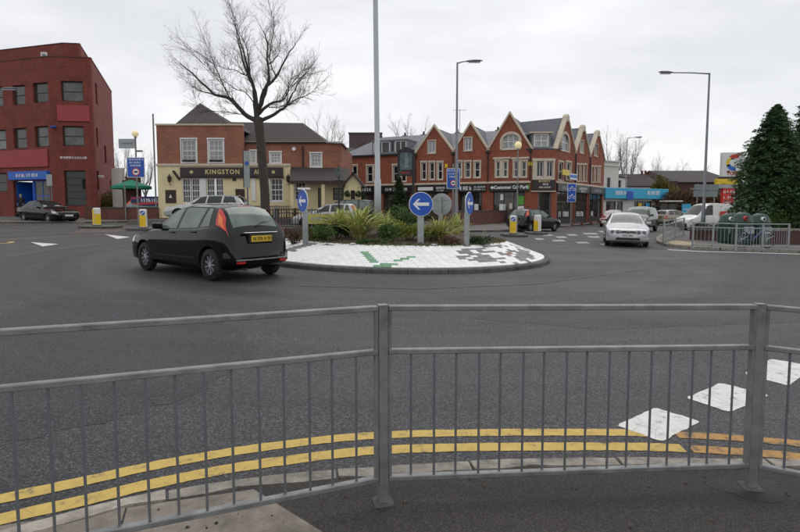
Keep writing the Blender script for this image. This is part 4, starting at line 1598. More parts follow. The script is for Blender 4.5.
class Fac:
    """a facade: local u along the wall (left to right as seen), v up, d into the building"""

    def __init__(self, root, P, Q, z):
        self.root = root
        P, Q = Vector(P), Vector(Q)
        self.P, self.Q, self.z = P, Q, z
        d = Q - P
        self.L = d.length
        self.dir = d / self.L
        self.ang = math.atan2(d.y, d.x)
        self.loc = Vector((P.x, P.y, z)) - root.location

    def u_px(self, px):
        r = ray(px, 210)
        # intersection of P + u*dir with the ray direction in plan
        det = self.dir.x * r[1] - self.dir.y * r[0]
        return (-self.P.x * r[1] + self.P.y * r[0]) / det

    def uv(self, px, py):
        r0 = ray(px, py)
        det = self.dir.x * r0[1] - self.dir.y * r0[0]
        u = (-self.P.x * r0[1] + self.P.y * r0[0]) / det
        y = self.P.y + u * self.dir.y
        return u, ZC + r0[2] * y / r0[1] - self.z

    def rect(self, x0, y0, x1, y1):
        xm, ym = (x0 + x1) / 2, (y0 + y1) / 2
        return (self.uv(x0, ym)[0], self.uv(xm, y1)[1], self.uv(x1, ym)[0], self.uv(xm, y0)[1])

    def at(self, u, v, d=0.0):
        n = Vector((-self.dir.y, self.dir.x))
        p = self.dir * u + n * d
        return self.loc + Vector((p.x, p.y, v))

    def world(self, u, v, d=0.0):
        return self.at(u, v, d) + self.root.location

    def put(self, name, mb, m, u=0, v=0, d=0, smooth=False):
        me = mb if isinstance(mb, bpy.types.Mesh) else mb.mesh(name, m, smooth)
        return link(name, me, self.root, self.at(u, v, d), self.ang)

    def box(self, name, m, u0, u1, d0, d1, v0, v1, b=None):
        mb = MB()
        if b:
            mb.bbox(u0, u1, d0, d1, v0, v1, b)
        else:
            mb.box(u0, u1, d0, d1, v0, v1)
        return self.put(name, mb, m)

    def wall(self, name, m, holes=(), H=3, u0=0, u1=None, v0=0, clips=(), t=0.25, d=0.0):
        return self.put(name, wall_mb(u0, self.L if u1 is None else u1, v0, H, holes, t, clips), m, 0, 0, d)

    def text(self, s, u, v, size, m='white', d=-0.02, wscale=1.0, bold=0.0, space=1.0):
        me = text_mesh(s, size, 0.012, m, bold=bold, space=space)
        if wscale != 1:
            me.transform(Matrix.Diagonal((wscale, 1, 1, 1)))
        return link('lettering', me, self.root, self.at(u, v, d), self.ang)

    def glyphs(self, u, v, w, h, m='white', seed=0, d=-0.01):
        return self.put('lettering', glyph_mb(w, h, seed), m, u, v, d)


WC = {}


def window(F, rect, nx=2, nz=2, frame='white_pvc', pane='pane_dark', fw=0.06, bw=0.035, d=0.09, sill=None, name='window', surround=None, sash=False, sw=0.12):
    u0, v0, u1, v1 = rect
    w, h = round(u1 - u0, 2), round(v1 - v0, 2)
    key = (w, h, nx, nz, frame, pane, fw, bw, sash)
    if key not in WC:
        fr = MB()
        fr.box(0, fw, 0, .07, 0, h)
        fr.box(w - fw, w, 0, .07, 0, h)
        fr.box(fw, w - fw, 0, .07, 0, fw)
        fr.box(fw, w - fw, 0, .07, h - fw, h)
        br = MB()
        for i in range(1, nx):
            x = fw + (w - 2 * fw) * i / nx
            br.box(x - bw / 2, x + bw / 2, .012, .06, fw, h - fw)
        for j in range(1, nz):
            z = fw + (h - 2 * fw) * j / nz
            b2 = bw * (1.8 if sash and j * 2 == nz else 1)
            br.box(fw, w - fw, .016, .058, z - b2 / 2, z + b2 / 2)
        pn = MB().box(fw * .8, w - fw * .8, .04, .046, fw * .8, h - fw * .8)
        WC[key] = (fr.mesh('window', frame), br.mesh('glazing_bars', frame) if br.v else None, pn.mesh('pane', pane))
    fr, br, pn = WC[key]
    o = link(name, fr, F.root, F.at(u0, v0, d), F.ang)
    if br:
        link('glazing_bars', br, o)
    link('pane', pn, o)
    if sill:
        MB().box(-.08, w + .08, -d - .07, .0, -.09, 0.0).build('sill', sill, o)
    if surround:
        s = MB()
        s.box(-sw, 0, -d - .04, .03, -.02, h + .02)
        s.box(w, w + sw, -d - .04, .03, -.02, h + .02)
        s.box(-sw - .03, w + sw + .03, -d - .05, .03, h + .02, h + .02 + sw * 1.5)
        s.build('surround', surround, o)
    return o


def slab(pts, t=0.12):
    """polygon (3D points) given thickness along its downward normal"""
    P_ = [Vector(p) for p in pts]
    n = (P_[1] - P_[0]).cross(P_[2] - P_[0]).normalized()
    if n.z < 0:
        P_ = P_[::-1]
        n = -n
    k = len(P_)
    vs = [p[:] for p in P_] + [(p - n * t)[:] for p in P_]
    fs = [tuple(range(k)), tuple(range(k, 2 * k))[::-1]] + [(i, k + i, k + (i + 1) % k, (i + 1) % k) for i in range(k)]
    return MB().add(vs, fs)


def px_line(px, P, d):
    """point on the plan line P + t*d seen at column px"""
    r = ray(px, 210)
    P, d = Vector(P), Vector(d)
    det = d.x * r[1] - d.y * r[0]
    t = (-P.x * r[1] + P.y * r[0]) / det
    return P + d * t


# ------------------------------------------------------------------ red brick office on the left
A1, A2, A3 = at(51, 130, 42).xy, at(93.5, 130, 42.4).xy, at(113.5, 140, 54.4).xy
A0 = A1 + Vector((-17.0, 5.2))
zb = G(-26, 42) + 0.11
off = thing('red_brick_office', 'three storey red brick office block with chamfered corner on the left', 'office building', (A1.x, A1.y, zb))
FL, FC, FR = Fac(off, A0, A1, zb), Fac(off, A1, A2, zb), Fac(off, A2, A3, zb)
HT = FC.uv(70, 57.5)[1]
lw = [FL.rect(*r) for r in ((33, 82.5, 48, 102.5), (12.5, 85, 25, 105), (-12, 87, 3, 107), (35, 126, 48.5, 147), (13.5, 128, 26.5, 148.5), (-11, 130, 6, 150), (-30, 131, -16, 151), (-32, 89, -17, 109))]
lg = [FL.rect(-12, 173, 7, 192), FL.rect(14, 181, 50, 216.5)]
lg[1] = (lg[1][0], 0.0, lg[1][2], lg[1][3])
cw = [FC.rect(61, 81, 83, 101.5), FC.rect(62.5, 126, 84, 146), FC.rect(64.5, 170.5, 86, 206)]
rw = [FR.rect(95.5, 84, 97.3, 104), FR.rect(96.3, 128, 98, 146), FR.rect(104.5, 146, 106.3, 163), FR.rect(97, 171, 99, 190), FR.rect(110, 180, 111, 190)]
FL.wall('wall', 'brick_office', lw + lg, HT)
FC.wall('wall', 'brick_office', cw, HT)
FR.wall('wall', 'brick_office', rw, HT)
for r in lw:
    window(FL, r, 1, 2, 'timber_dark', 'pane_office', .09, .07, .16)
window(FL, lg[0], 1, 2, 'timber_dark', 'pane_dark', .09, .07, .16)
for r in cw[:2]:
    window(FC, r, 1, 2, 'timber_dark', 'pane_office', .09, .07, .16)
window(FC, cw[2], 1, 5, 'timber_dark', 'pane_dark', .08, .06, .18)
for r in rw:
    window(FR, r, 1, 1, 'timber_dark', 'pane_dark', .05, .05, .16)
# parapet coping
for F_ in (FL, FC, FR):
    F_.box('coping', 'brick_dark', 0, F_.L, -.03, .30, HT, HT + .07)
# recessed attic storey: brick parallel to the fronts
TA = FC.uv(60, 44.5)[1] + .75
att = []
nl, ncn, nr = Vector((-FL.dir.y, FL.dir.x)), Vector((-FC.dir.y, FC.dir.x)), Vector((-FR.dir.y, FR.dir.x))


def isect(p, d, q, e):
    det = d.x * e.y - d.y * e.x
    t = ((q.x - p.x) * e.y - (q.y - p.y) * e.x) / det
    return p + d * t


B1 = isect(A1 + nl * 2.2, FL.dir, A1 + ncn * 2.4, FC.dir)
B2 = isect(A2 + ncn * 2.4, FC.dir, A2 + nr * 1.1, FR.dir)
B0 = A0 + nl * 2.2
B3 = A3 + nr * 1.1
for p, q in ((B0, B1), (B1, B2), (B2, B3)):
    Fa = Fac(off, p, q, zb)
    Fa.wall('attic_wall', 'brick_office', (), TA, v0=HT - 1.2)
    Fa.box('attic_coping', 'brick_dark', 0, Fa.L, -.03, .3, TA, TA + .07)
Fa = Fac(off, B1, B2, zb)
c = Fa.rect(41, 51, 47.5, 57)
Fa.box('vent_panel', 'offwhite', c[0], c[2], -.08, 0, HT + .2, HT + .95)
Fa.box('vent_grille', 'galv_dark', c[0] + .12, c[2] - .12, -.1, -.08, HT + .36, HT + .78)
R1_ = isect(A1 + nl * .3, FL.dir, A1 + ncn * .3, FC.dir)
R2_ = isect(A2 + ncn * .3, FC.dir, A2 + nr * .3, FR.dir)
roof = MB().prism(ccw([tuple(v - A1) for v in (A0 + nl * .3, R1_, R2_, A3 + nr * .3, A0 + nl * .3 + Vector((0, 10)))]), HT - 1.2, HT - 1.0)
roof.build('roof', 'lead', off)
# panels and signs
r = FC.rect(57.5, 105.5, 90, 121.5)
FC.box('spandrel_panel', 'red_panel', r[0], r[2], -.10, 0, r[1], r[3], .02)
r = FL.rect(-40, 151, 48.5, 168)
FL.box('spandrel_panel', 'red_panel', r[0], r[2], -.10, 0, r[1], r[3], .02)
FC.glyphs(FC.uv(73.5, 158)[0], FC.uv(73, 158.8)[1], 2.0, .17, 'white', 4)
r = FL.rect(12, 171.5, 50.5, 180)
sg = FL.box('shop_fascia', 'fascia_blue', r[0], r[2], -.35, 0, r[1], r[3], .02)
FL.glyphs((r[0] + r[2]) / 2, (r[1] + r[3]) / 2 - .12, 2.2, .26, 'white', 8, -.355)
r = lg[1]
# recessed blue doorway with glazed shop front beside it
um = r[0] + (r[2] - r[0]) * .56
FL.box('door_recess', 'fascia_blue', r[0], r[0] + .1, .25, 1.5, 0, r[3])
FL.box('door_recess', 'fascia_blue', r[0], r[2], 1.5, 1.6, 0, r[3])
FL.box('door_frame', 'fascia_blue', um - .12, um, 0.05, .2, 0, r[3])
window(FL, (um, .5, r[2], r[3]), 2, 2, 'fascia_blue', 'pane_shop', .07, .05, .1, name='shop_window')
FL.box('stall_riser', 'fascia_blue', um, r[2], .05, .2, 0, .5)
MB().lathe([(.18, 0), (.22, .05), (.22, .1), (.1, .14)], 14).build('alarm_box', 'sign_blue', off, FL.at(FL.uv(56, 128)[0] - .1, FL.uv(56, 128)[1], -.12))
# burglar-light arm on the side wall
MB().bbox(-.12, .12, -.4, 0, 0, .18, .02).build('wall_lamp', 'offwhite', off, FR.at(1.0, FR.uv(97, 180)[1] + .2, -.05), FR.ang)

# ------------------------------------------------------------------ pub
PD = 40.0
pz = 1.02
p_l, p_m = at(159, 210, PD), at(243.5, 210, PD)
pub = thing('pub', 'brick pub with cream ground floor and gold lettered black signboard', 'pub', (p_l.x, PD, pz))
p_r = at(291, 210, PD)
FP = Fac(pub, (p_l.x, PD), (p_r.x, PD), pz)
HE = FP.uv(200, 125.5)[1]
HC = FP.uv(200, 164.5)[1]
um = FP.uv(243.5, 150)[0]
up = [FP.rect(181.5, 139.5, 196.5, 162), FP.rect(208.5, 139.5, 223.5, 162)]
gw = [FP.rect(182.6, 178.5, 200.2, 203), FP.rect(207, 178.5, 224, 203), FP.rect(271, 178.5, 283, 201)]
FP.wall('upper_wall', 'brick_pub', up, HE, 0, um, HC)
FP.wall('ground_floor_wall', 'cream', gw, HC, 0, FP.L, 0, d=-.06)
FP.box('cornice', 'stone', -.05, FP.L + .05, -.16, .05, HC - .13, HC + .05, .02)
FP.box('parapet_coping', 'stone', -.05, um, -.08, .3, HE, HE + .12)
for r in up:
    window(FP, r, 3, 4, 'white_pvc', 'pane_net', .10, .035, .06, sill='white', surround='white', sash=True, sw=.07)
    MB().bbox(.08, r[2] - r[0] - .08, -.16, -.02, .01, .16, .03).build('window_box', 'timber_dark', pub, FP.at(r[0], r[1], .0))
for r in gw[:2]:
    u0, v0, u1, v1 = r
    m = (u0 + u1) / 2
    window(FP, (u0, v0, m - .03, v1), 3, 4, 'white_pvc', 'pane_dark', .07, .035, .0, sash=True)
    window(FP, (m + .03, v0, u1, v1), 3, 4, 'white_pvc', 'pane_dark', .07, .035, .0, sash=True)
FP.box('white_panel', 'white_pvc', gw[0][2] + .03, gw[1][0] - .03, -.12, 0, gw[0][1], gw[0][3])
FP.box('window_head', 'white_pvc', gw[0][0] - .15, gw[1][2] + .1, -.14, -.05, gw[0][3], gw[0][3] + .12)
window(FP, gw[2], 3, 4, 'white_pvc', 'pane_dark', .07, .035, .0, sash=True, sill='white')
FP.box('shutter_panel', 'white_pvc', gw[2][0] - .42, gw[2][0] - .05, -.12, -.05, gw[2][1], gw[2][3] + .1)
FP.box('shutter_panel', 'white_pvc', FP.uv(252, 190)[0], FP.uv(256, 190)[0], -.12, -.05, gw[2][1], gw[2][3] + .1)
r = FP.rect(181, 167.5, 283.5, 177)
FP.box('signboard', 'fascia_dark', r[0], r[2], -.20, -.06, r[1], r[3], .02)
FP.box('signboard_moulding', 'timber_dark', r[0] - .05, r[2] + .05, -.24, -.06, r[1] - .09, r[1] - .01)
vm = (r[1] + r[3]) / 2
FP.text('KINGSTON', FP.uv(223.3, 172)[0], vm, .46, 'gold', -.215, .93, .012, 1.22)
FP.text('ARMS', FP.uv(261, 172)[0], vm, .46, 'gold', -.215, .72, .012, 1.1)
FP.put('emblem', MB().lathe([(.13, -.22), (.13, -.2)], 6, axis='Y'), 'gold', FP.uv(192.5, 172)[0], vm, 0)
FP.put('emblem', MB().lathe([(.13, -.22), (.13, -.2)], 6, axis='Y'), 'gold', FP.uv(274, 172)[0], vm, 0)
FP.put('bracket', MB().xprism([(-.55, .55), (-.42, .62), (.02, .02), (-.08, -.1)], -.2, -.08), 'timber_dark', r[0] - .03, r[1] - .15, 0)
# wall lanterns
for px in (171, 289):
    u, v = FP.uv(px, 184)
    w_ = MB().tube([(0, .02, -.1), (0, -.14, -.05), (0, -.2, .1)], .025, 6)
    w_.lathe([(.05, .1), (.13, .22), (.16, .5), (.05, .62), (.02, .72)], 6, 0, -.2)
    FP.put('wall_lantern', w_, 'timber_dark', u, v, -.06)
for px0, py0, px1, py1 in ((166, 190, 176.5, 203), (236, 189, 245, 205), (233, 178, 236.5, 181)):
    r = FP.rect(px0, py0, px1, py1)
    nb_ = FP.box('notice_board', 'timber_dark', r[0], r[2], -.12, -.06, r[1], r[3], .01)
    if py1 > 190:
        FP.put('notice', MB().xprism([(0, .1), (.22, .1), (.11, .36)], -.13, -.121), 'sign_white', (r[0] + r[2]) / 2 - .11, (r[1] + r[3]) / 2 - .2, 0)
# pyramid roof behind the parapet (left block) and its side wall
dp = 9.0
Hr = FP.uv(200, 103)[1] * 1.0
apex_d = 5.5
s_ = (PD + apex_d) / PD
ap = Vector((at(200, 103, PD + apex_d).x - p_l.x, apex_d, at(200, 103, PD + apex_d).z - pz))
c0, c1 = Vector((at(172, 125, PD + 1).x - p_l.x, .8, HE - .02)), Vector((at(236, 127, PD + 1).x - p_l.x, .8, HE - .02))
c2, c3 = Vector((c1.x, 10, HE - .02)), Vector((c0.x, 10, HE - .02))
for a_, b_ in ((c0, c1), (c1, c2), (c2, c3), (c3, c0)):
    slab([a_, b_, ap], .06).build('roof', 'tile_brown', pub)
MB().box(0.02, um, .3, 10, HE - .35, HE - .12).build('flat_roof', 'lead', pub)
FS_ = Fac(pub, (p_l.x + .003, PD + 10), (p_l.x + .003, PD + .252), pz)
FS_.wall('side_wall', 'brick_pub', (), HE, 0, FS_.L)
# right block: eaves lower, tiled hip roof
RD = PD + .5
q0, q1 = at(243.5, 210, RD), at(342, 210, RD)
FQ = Fac(pub, (q0.x, RD), (q1.x, RD), pz)
HQ = FQ.uv(300, 143)[1]
qw = [FQ.rect(250.5, 151, 256, 163.5), FQ.rect(270, 152.5, 281, 163.5), FQ.rect(310.5, 153.5, 321.5, 167)]
FQ.wall('upper_wall', 'brick_pub', qw, HQ, 0, FQ.L, 0)
for r in qw:
    window(FQ, r, 3, 3, 'white_pvc', 'pane_net', .09, .035, .05, sill='white', surround='white', sw=.06)
FQ.box('eaves_board', 'stone', -.05, FQ.L + .1, -.14, .0, HQ - .02, HQ + .1)
rl, rr = at(228, 122, RD + 3.5), at(303, 123, RD + 3.5)
el, er = at(243.5, 142, RD - .2), at(343, 143, RD - .2)
base_ = Vector((p_l.x, PD, pz))
hip = at(326, 142, RD - .2)
slab([el - base_, hip - base_, rr - base_, rl - base_], .1).build('roof', 'tile_brown', pub)
slab([hip - base_, Vector((hip.x + .6, RD + 7.5, hip.z)) - base_, rr - base_], .1).build('roof', 'tile_brown', pub)
slab([hip - base_, er - base_, Vector((er.x, RD + 3.5, er.z)) - base_, Vector((hip.x, RD + 3.5, er.z)) - base_], .06).build('flat_roof', 'lead', pub)
FQ.put('soil_pipe', MB().tube([(0, -.08, -3.2), (0, -.08, 0), (0, -.14, .25)], .06, 8), 'timber_dark', FQ.uv(303, 150)[0], HQ - .5, 0)
FQ.put('alarm_box', MB().lathe([(.14, -.1), (.16, -.02), (.16, 0)], 8, axis='Y'), 'white', FQ.uv(294, 149)[0], FQ.uv(294, 149)[1], 0)
FE = Fac(pub, (q1.x - .003, RD + .252), (q1.x - .003, RD + 9), pz)
FE.wall('side_wall', 'brick_pub', (), HQ, 0, FE.L)
# lean-to with tiled roof, porch posts and small gable
LD = PD - 2.2
l0, l1 = at(291.5, 210, LD), at(348, 210, LD)
FLN = Fac(pub, (l0.x, LD), (l1.x, LD), pz)
he = FLN.uv(320, 181)[1]
t0 = at(291.5, 167, RD - .02) - base_
t1 = at(341, 168, RD - .02) - base_
slab([FLN.at(-.05, he, -.35), FLN.at(FLN.L + .2, he, -.35), Vector((t1.x + .6, t1.y, t1.z)), t0], .12).build('porch_roof', 'tile_brown', pub)
FLN.box('porch_beam', 'timber_dark', -.05, FLN.L + .2, -.38, -.30, he - .2, he - .02)
FB = Fac(pub, (l0.x, LD + 1.0), (l1.x, LD + 1.0), pz)
bw_ = [FB.rect(294.5, 182.5, 306, 200), FB.rect(333, 188, 343.5, 200), FB.rect(318, 188, 322, 203)]
bw_[2] = (bw_[2][0], .05, bw_[2][2], bw_[2][3])
FB.wall('porch_wall', 'cream', bw_, he - .02)
window(FB, bw_[0], 3, 4, 'white_pvc', 'pane_dark', .07, .035, .05)
window(FB, bw_[1], 2, 2, 'timber_dark', 'pane_dark', .07, .05, .05)
window(FB, bw_[2], 1, 2, 'timber_dark', 'pane_dark', .07, .05, .05, name='door')
for px in (292.5, 323.5, 346):
    FLN.box('porch_post', 'cream', FLN.uv(px, 190)[0] - .12, FLN.uv(px, 190)[0] + .12, -.25, -.01, 0, he - .2, .02)
# little gabled porch at the right end
g0, g1 = at(345.5, 210, LD - .5), at(361, 210, LD - .5)
FG = Fac(pub, (g0.x, LD - .5), (g1.x, LD - .5), pz)
gl = FG.L
hg, hpk = FG.uv(350, 183)[1], FG.uv(353, 173.5)[1]
k_ = (hpk - hg) / (gl / 2)
dr = (gl * .34, 0, gl * .62, hg - .5)
FG.wall('porch_gable', 'cream', [dr], hpk, 0, gl, 0, [(-k_, 1, hg), (k_, 1, hg + k_ * gl)])
FG.box('door', 'timber_dark', dr[0], dr[2], .12, .2, 0, dr[3])
for sg_ in (0, 1):
    a_ = (-.25, hg - k_ * .25) if sg_ == 0 else (gl + .25, hg - k_ * .25)
    pts = [FG.at(a_[0], a_[1] + .08, -.25), FG.at(gl / 2, hpk + .08, -.25), FG.at(gl / 2, hpk + .08, 3.0), FG.at(a_[0], a_[1] + .08, 3.0)]
    slab(pts, .1).build('porch_roof', 'tile_brown', pub)
for u in (.15, gl - .15):
    bk = MB().tube([(0, 0, .5), (0, 0, .16)], .012, 5)
    o = FG.put('hanging_basket', bk, 'timber_dark', u, hg - .75, -.3)
    rp_ = random.Random(int(u * 100))
    m = MB()
    for i in range(160):
        q = Vector((rp_.gauss(0, 1), rp_.gauss(0, 1), rp_.gauss(0, 1))).normalized() * rp_.uniform(.12, .24)
        e = Vector((rp_.uniform(-1, 1), rp_.uniform(-1, 1), rp_.uniform(-1, 1))).normalized() * .06
        f = e.cross(q).normalized() * .045
        m.add([q - e, q + f, q + e, q - f], [(0, 1, 2, 3)])
    tag(m.build('basket_leaves', 'leaf_dark', o), kind='stuff')
# side return of the yellow floor
Fs = Fac(pub, (p_l.x - .004, PD + 3), (p_l.x - .004, PD + .2), pz)
Fs.wall('ground_floor_side', 'cream', (), HC, 0, Fs.L, 0, d=-.03, t=.05)
# tall drain pipe at the left edge of the pub
MB().tube([(-.18, -.05, -1.0), (-.18, -.05, at(156, 114, PD).z - pz)], .055, 8).build('flue_pipe', 'galv', pub)

# ------------------------------------------------------------------ terrace of shops with gables
S0, S1, S2, S3, S4 = Vector((-5.9, 54.5)), Vector((1.45, 51.25)), Vector((11.2, 47.0)), Vector((13.35, 47.0)), Vector((21.5, 57.9))
tz = G(11, 48) + .11
ter = thing('shop_terrace', 'red brick terrace of shops with steep gables, cream trim and black fascias', 'shop building', (S2.x, S2.y, tz))
T0, T1, TC, TR = Fac(ter, S0, S1, tz), Fac(ter, S1, S2, tz), Fac(ter, S2, S3, tz), Fac(ter, S3, S4, tz)
EH = TC.uv(540, 148.5)[1]                       # eaves
CH = TC.uv(540, 182.0)[1]                       # string course over the shops
RG = EH + 2.35                                  # main ridge


def gable_bay(F, u0, u1, peak, first, attic, rounded=False, attic_round=False, depth=5.0, sur='stone'):
    """one gabled bay: wall with openings, coping, roof running back"""
    mid = (u0 + u1) / 2
    k = (peak - EH) / ((u1 - u0) / 2)
    holes = list(first) + ([attic] if attic else [])
    F.wall('wall', 'brick_shop', holes, peak, u0, u1, CH, [(-k, 1, EH - k * u0), (k, 1, EH + k * u1)])
    for s_, ua in ((1, u0), (-1, u1)):
        # stone coping along the rake
        a = (ua - s_ * .05, EH - .1)
        b = (mid, peak)
        n = Vector((-(b[1] - a[1]), b[0] - a[0])).normalized() * (.15 if s_ > 0 else -.15)
        pl = [a, b, (b[0], b[1] + .26), (a[0] + n.x, a[1] + n.y)]
        F.put('coping', MB().xprism(pl if s_ > 0 else pl[::-1], -.12, .30), 'stone')
        pts = [F.at(ua, EH, .26), F.at(mid, peak - .02, .26), F.at(mid, peak - .02, depth), F.at(ua, EH, depth)]
        slab(pts, .08).build('roof', 'slate', ter)
    if rounded:
        F.put('finial', MB().lathe([(.30, -.14), (.30, .32)], 16, axis='Y'), 'stone', mid, peak - .12, 0)
    for r in first:
        window(F, r, 1, 2, 'white_pvc', 'pane_dark', .08, .05, .1, sill=sur, surround=sur, sw=.10)
    if attic:
        if attic_round:
            w_, h_ = attic[2] - attic[0], attic[3] - attic[1]
            o = window(F, attic, 3, 2, 'white_pvc', 'pane_net', .08, .06, .08, sill=sur)
            pl = [(w_ / 2 + (w_ / 2 + .2) * math.cos(PI * i / 14), h_ * .52 + (h_ * .55 + .12) * math.sin(PI * i / 14)) for i in range(15)]
            pl2 = [(w_ / 2 + w_ / 2 * math.cos(PI * i / 14), h_ * .52 + h_ * .48 * math.sin(PI * i / 14)) for i in range(15)]
            m = MB()
            for y0_ in (-.14, -.02):
                m.v += [(x, y0_, z) for x, z in pl] + [(x, y0_, z) for x, z in pl2]
            for i in range(14):
                m.f += [(i, i + 1, 15 + i + 1, 15 + i), (30 + i, 45 + i, 45 + i + 1, 30 + i + 1), (i, 30 + i, 31 + i, i + 1), (15 + i, 16 + i, 46 + i, 45 + i)]
            m.build('arched_surround', sur, o)
            # brick spandrels that round off the square opening
            for sgn in (0, 1):
                q = [(w_ / 2 + w_ / 2 * math.cos(PI * i / 28), h_ * .52 + h_ * .48 * math.sin(PI * i / 28)) for i in range(15)]
                if sgn:
                    q = [(w_ - x, z) for x, z in q]
                q = q + [(0 if sgn else w_, h_)]
                q = q if not sgn else q[::-1]
                MB().xprism(q, -.085, -.03).build('spandrel', 'brick_shop', o)
            MB().box(-.2, 0, -.14, -.02, 0, h_ * .52).build('surround', sur, o)
            MB().box(w_, w_ + .2, -.14, -.02, 0, h_ * .52).build('surround', sur, o)
        else:
            window(F, attic, 2, 1, 'white_pvc', 'pane_net', .09, .06, .08, sill=sur, surround=sur, sw=.06)


def shopfront(F, u0, u1, fascia='fascia_black', pane='pane_shop', nx=2, riser=.5, pil=.5, door=None, top=None):
    """piers, fascia board, glazing"""
    fb, ft = CH - .78, CH - .08
    hole = (u0 + pil, 0, u1 - pil, fb)
    F.wall('shop_wall', 'brick_shop', [hole], CH, u0, u1, 0)
    F.box('fascia', fascia, u0 + .12, u1 - .12, -.16, -.01, fb, ft, .015)
    w_ = hole[2] - hole[0]
    F.box('stall_riser', 'fascia_dark', hole[0], hole[2], .06, .2, 0, riser)
    window(F, (hole[0], riser, hole[2], fb), nx, 1, 'timber_dark', pane, .07, .06, .1, name='shop_window')
    return hole, fb, ft


def stripes(F, px0, px1, n_, m='brick_shop'):
    pass


# left, ungabled part
hw = [T0.rect(367, 166, 372.5, 182), T0.rect(374.5, 166, 379, 182), T0.rect(393, 165.5, 398.5, 181.5), T0.rect(401, 165.5, 406, 181.5), T0.rect(352, 166, 357, 182)]
T0.wall('wall', 'brick_shop', hw, EH, 0, T0.L, CH)
for r in hw:
    window(T0, r, 1, 2, 'white_pvc', 'pane_dark', .08, .05, .1, sill='stone', surround='stone', sw=.10)
slab([T0.at(-.2, EH, -.2), T0.at(T0.L, EH, -.2), T0.at(T0.L, RG, 4.6), T0.at(-.2 + 2.6, RG, 4.6)], .1).build('roof', 'slate', ter)
slab([T0.at(-.2, EH, -.2), T0.at(2.4, RG, 4.6), T0.at(-.2, EH, 9.4)], .1).build('roof', 'slate', ter)
T0.box('gutter', 'black', -.2, T0.L, -.3, -.18, EH - .06, EH + .06)
Ft = Fac(ter, S0 + Vector((-T0.dir.y, T0.dir.x)) * 9, S0 + Vector((-T0.dir.y, T0.dir.x)) * .252, tz)
Ft.wall('end_wall', 'brick_shop', (), EH, 0, Ft.L)
for p0, p1 in ((371.5, 388), (393, 404.5)):
    u0, u1 = T0.uv(p0, 150)[0], T0.uv(p1, 150)[0]
    v0, v1 = EH + .15, EH + 1.35
    Fd = T0
    window(Fd, (u0, v0, u1, v1), 2, 1, 'white_pvc', 'pane_dark', .09, .08, .45, name='dormer_window')
    T0.box('dormer_cheek', 'lead', u0 - .15, u0, .45, 3.2, v0 - .2, v1 + .02)
    T0.box('dormer_cheek', 'lead', u1, u1 + .15, .45, 3.2, v0 - .2, v1 + .02)
    T0.box('dormer_roof', 'lead', u0 - .18, u1 + .18, .3, 4.2, v1 + .02, v1 + .12)
for k in range(2):
    a, b = (0.3, T0.L * .52) if k == 0 else (T0.L * .52, T0.L)
    h_, fb, ft = shopfront(T0, a, b)
    T0.glyphs((a + b) / 2, fb + .2, 2.2, .28, 'sign_white', 20 + k, -.165)
# three gabled bays along the front
us = [T1.u_px(p) for p in (414.5, 450.5, 455.5, 487.5, 532)]
us[0], us[-1] = 0.0, T1.L
b1 = [T1.rect(x0, 162.5, x1, 179.5) for x0, x1 in ((421.5, 426), (429.5, 434.2), (437.7, 442.3))]
gable_bay(T1, us[0], (us[1] + us[2]) / 2, T1.uv(432, 127)[1], b1, T1.rect(428, 141, 435.5, 153))
b2 = [T1.rect(x0, 162, x1, 177.5) for x0, x1 in ((457, 461.5), (465, 470.3), (474.5, 480))]
gable_bay(T1, (us[1] + us[2]) / 2, us[3], T1.uv(469, 124)[1], b2, T1.rect(464.3, 138, 471.8, 150.5))
b3 = [T1.rect(x0, 161.5, x1, 177) for x0, x1 in ((495.8, 500), (503, 507.5), (513.8, 518), (521.5, 526.3))]
gable_bay(T1, us[3], us[4], T1.uv(511.5, 114)[1], b3, T1.rect(502.3, 134, 519.3, 149), attic_round=True)
# cream panels behind the paired windows of the widest bay
for a, b in ((0, 1), (2, 3)):
    T1.box('window_panel', 'stone', b3[a][2] + .1, b3[b][0] - .1, -.05, -.002, b3[a][1] - .1, b3[a][3] + .2)
    T1.box('window_head', 'stone', b3[a][0] - .25, b3[b][2] + .25, -.10, -.002, b3[a][3] + .20, b3[a][3] + .36)
T1.box('string_course', 'stone', 0, T1.L, -.1, -.002, CH - .08, CH + .10, .02)
T0.box('string_course', 'stone', 0, T0.L, -.1, -.002, CH - .08, CH + .10, .02)
# main slate roof behind the gables
slab([T1.at(0, EH, .3), T1.at(T1.L, EH, .3), T1.at(T1.L, RG, 4.8), T1.at(0, RG, 4.8)], .1).build('roof', 'slate', ter)
for u, h in ((T1.u_px(487.5), EH), ((us[1] + us[2]) / 2, EH), (0.02, EH), (T1.L - .05, EH)):
    T1.put('downpipe', MB().tube([(0, -.1, CH - EH + .1), (0, -.1, 0)], .05, 8), 'black', u, h, 0)
    T1.put('hopper', MB().bbox(-.14, .14, -.24, -.02, -.3, 0, .02), 'black', u, h, 0)
h1, fb, ft = shopfront(T1, us[0], (us[1] + us[2]) / 2)
T1.box('sign_strip', 'sign_white', h1[0] - .2, h1[0] + 1.3, -.175, -.162, fb + .18, fb + .5)
T1.glyphs(h1[0] + 2.0, fb + .3, .9, .2, 'sign_white', 31, -.165)
T1.glyphs(h1[0] + 2.0, fb + .1, .7, .12, 'sign_white', 32, -.165)
h2, fb, ft = shopfront(T1, (us[1] + us[2]) / 2, us[3])
T1.glyphs(h2[0] + .75, fb + .16, 1.1, .34, 'sign_white', 33, -.165)
T1.glyphs(h2[0] + 2.0, fb + .36, 1.0, .13, 'sign_white', 34, -.165)
T1.glyphs(h2[0] + 2.0, fb + .16, 1.1, .10, 'sign_white', 35, -.165)
h3, fb, ft = shopfront(T1, us[3], us[4], nx=3)
r = T1.rect(496.5, 186, 527, 189.5)
T1.text('Customer Car Park', (r[0] + r[2]) / 2 - .04, (fb + ft) / 2, .40, 'sign_white', -.17, .93, .012)
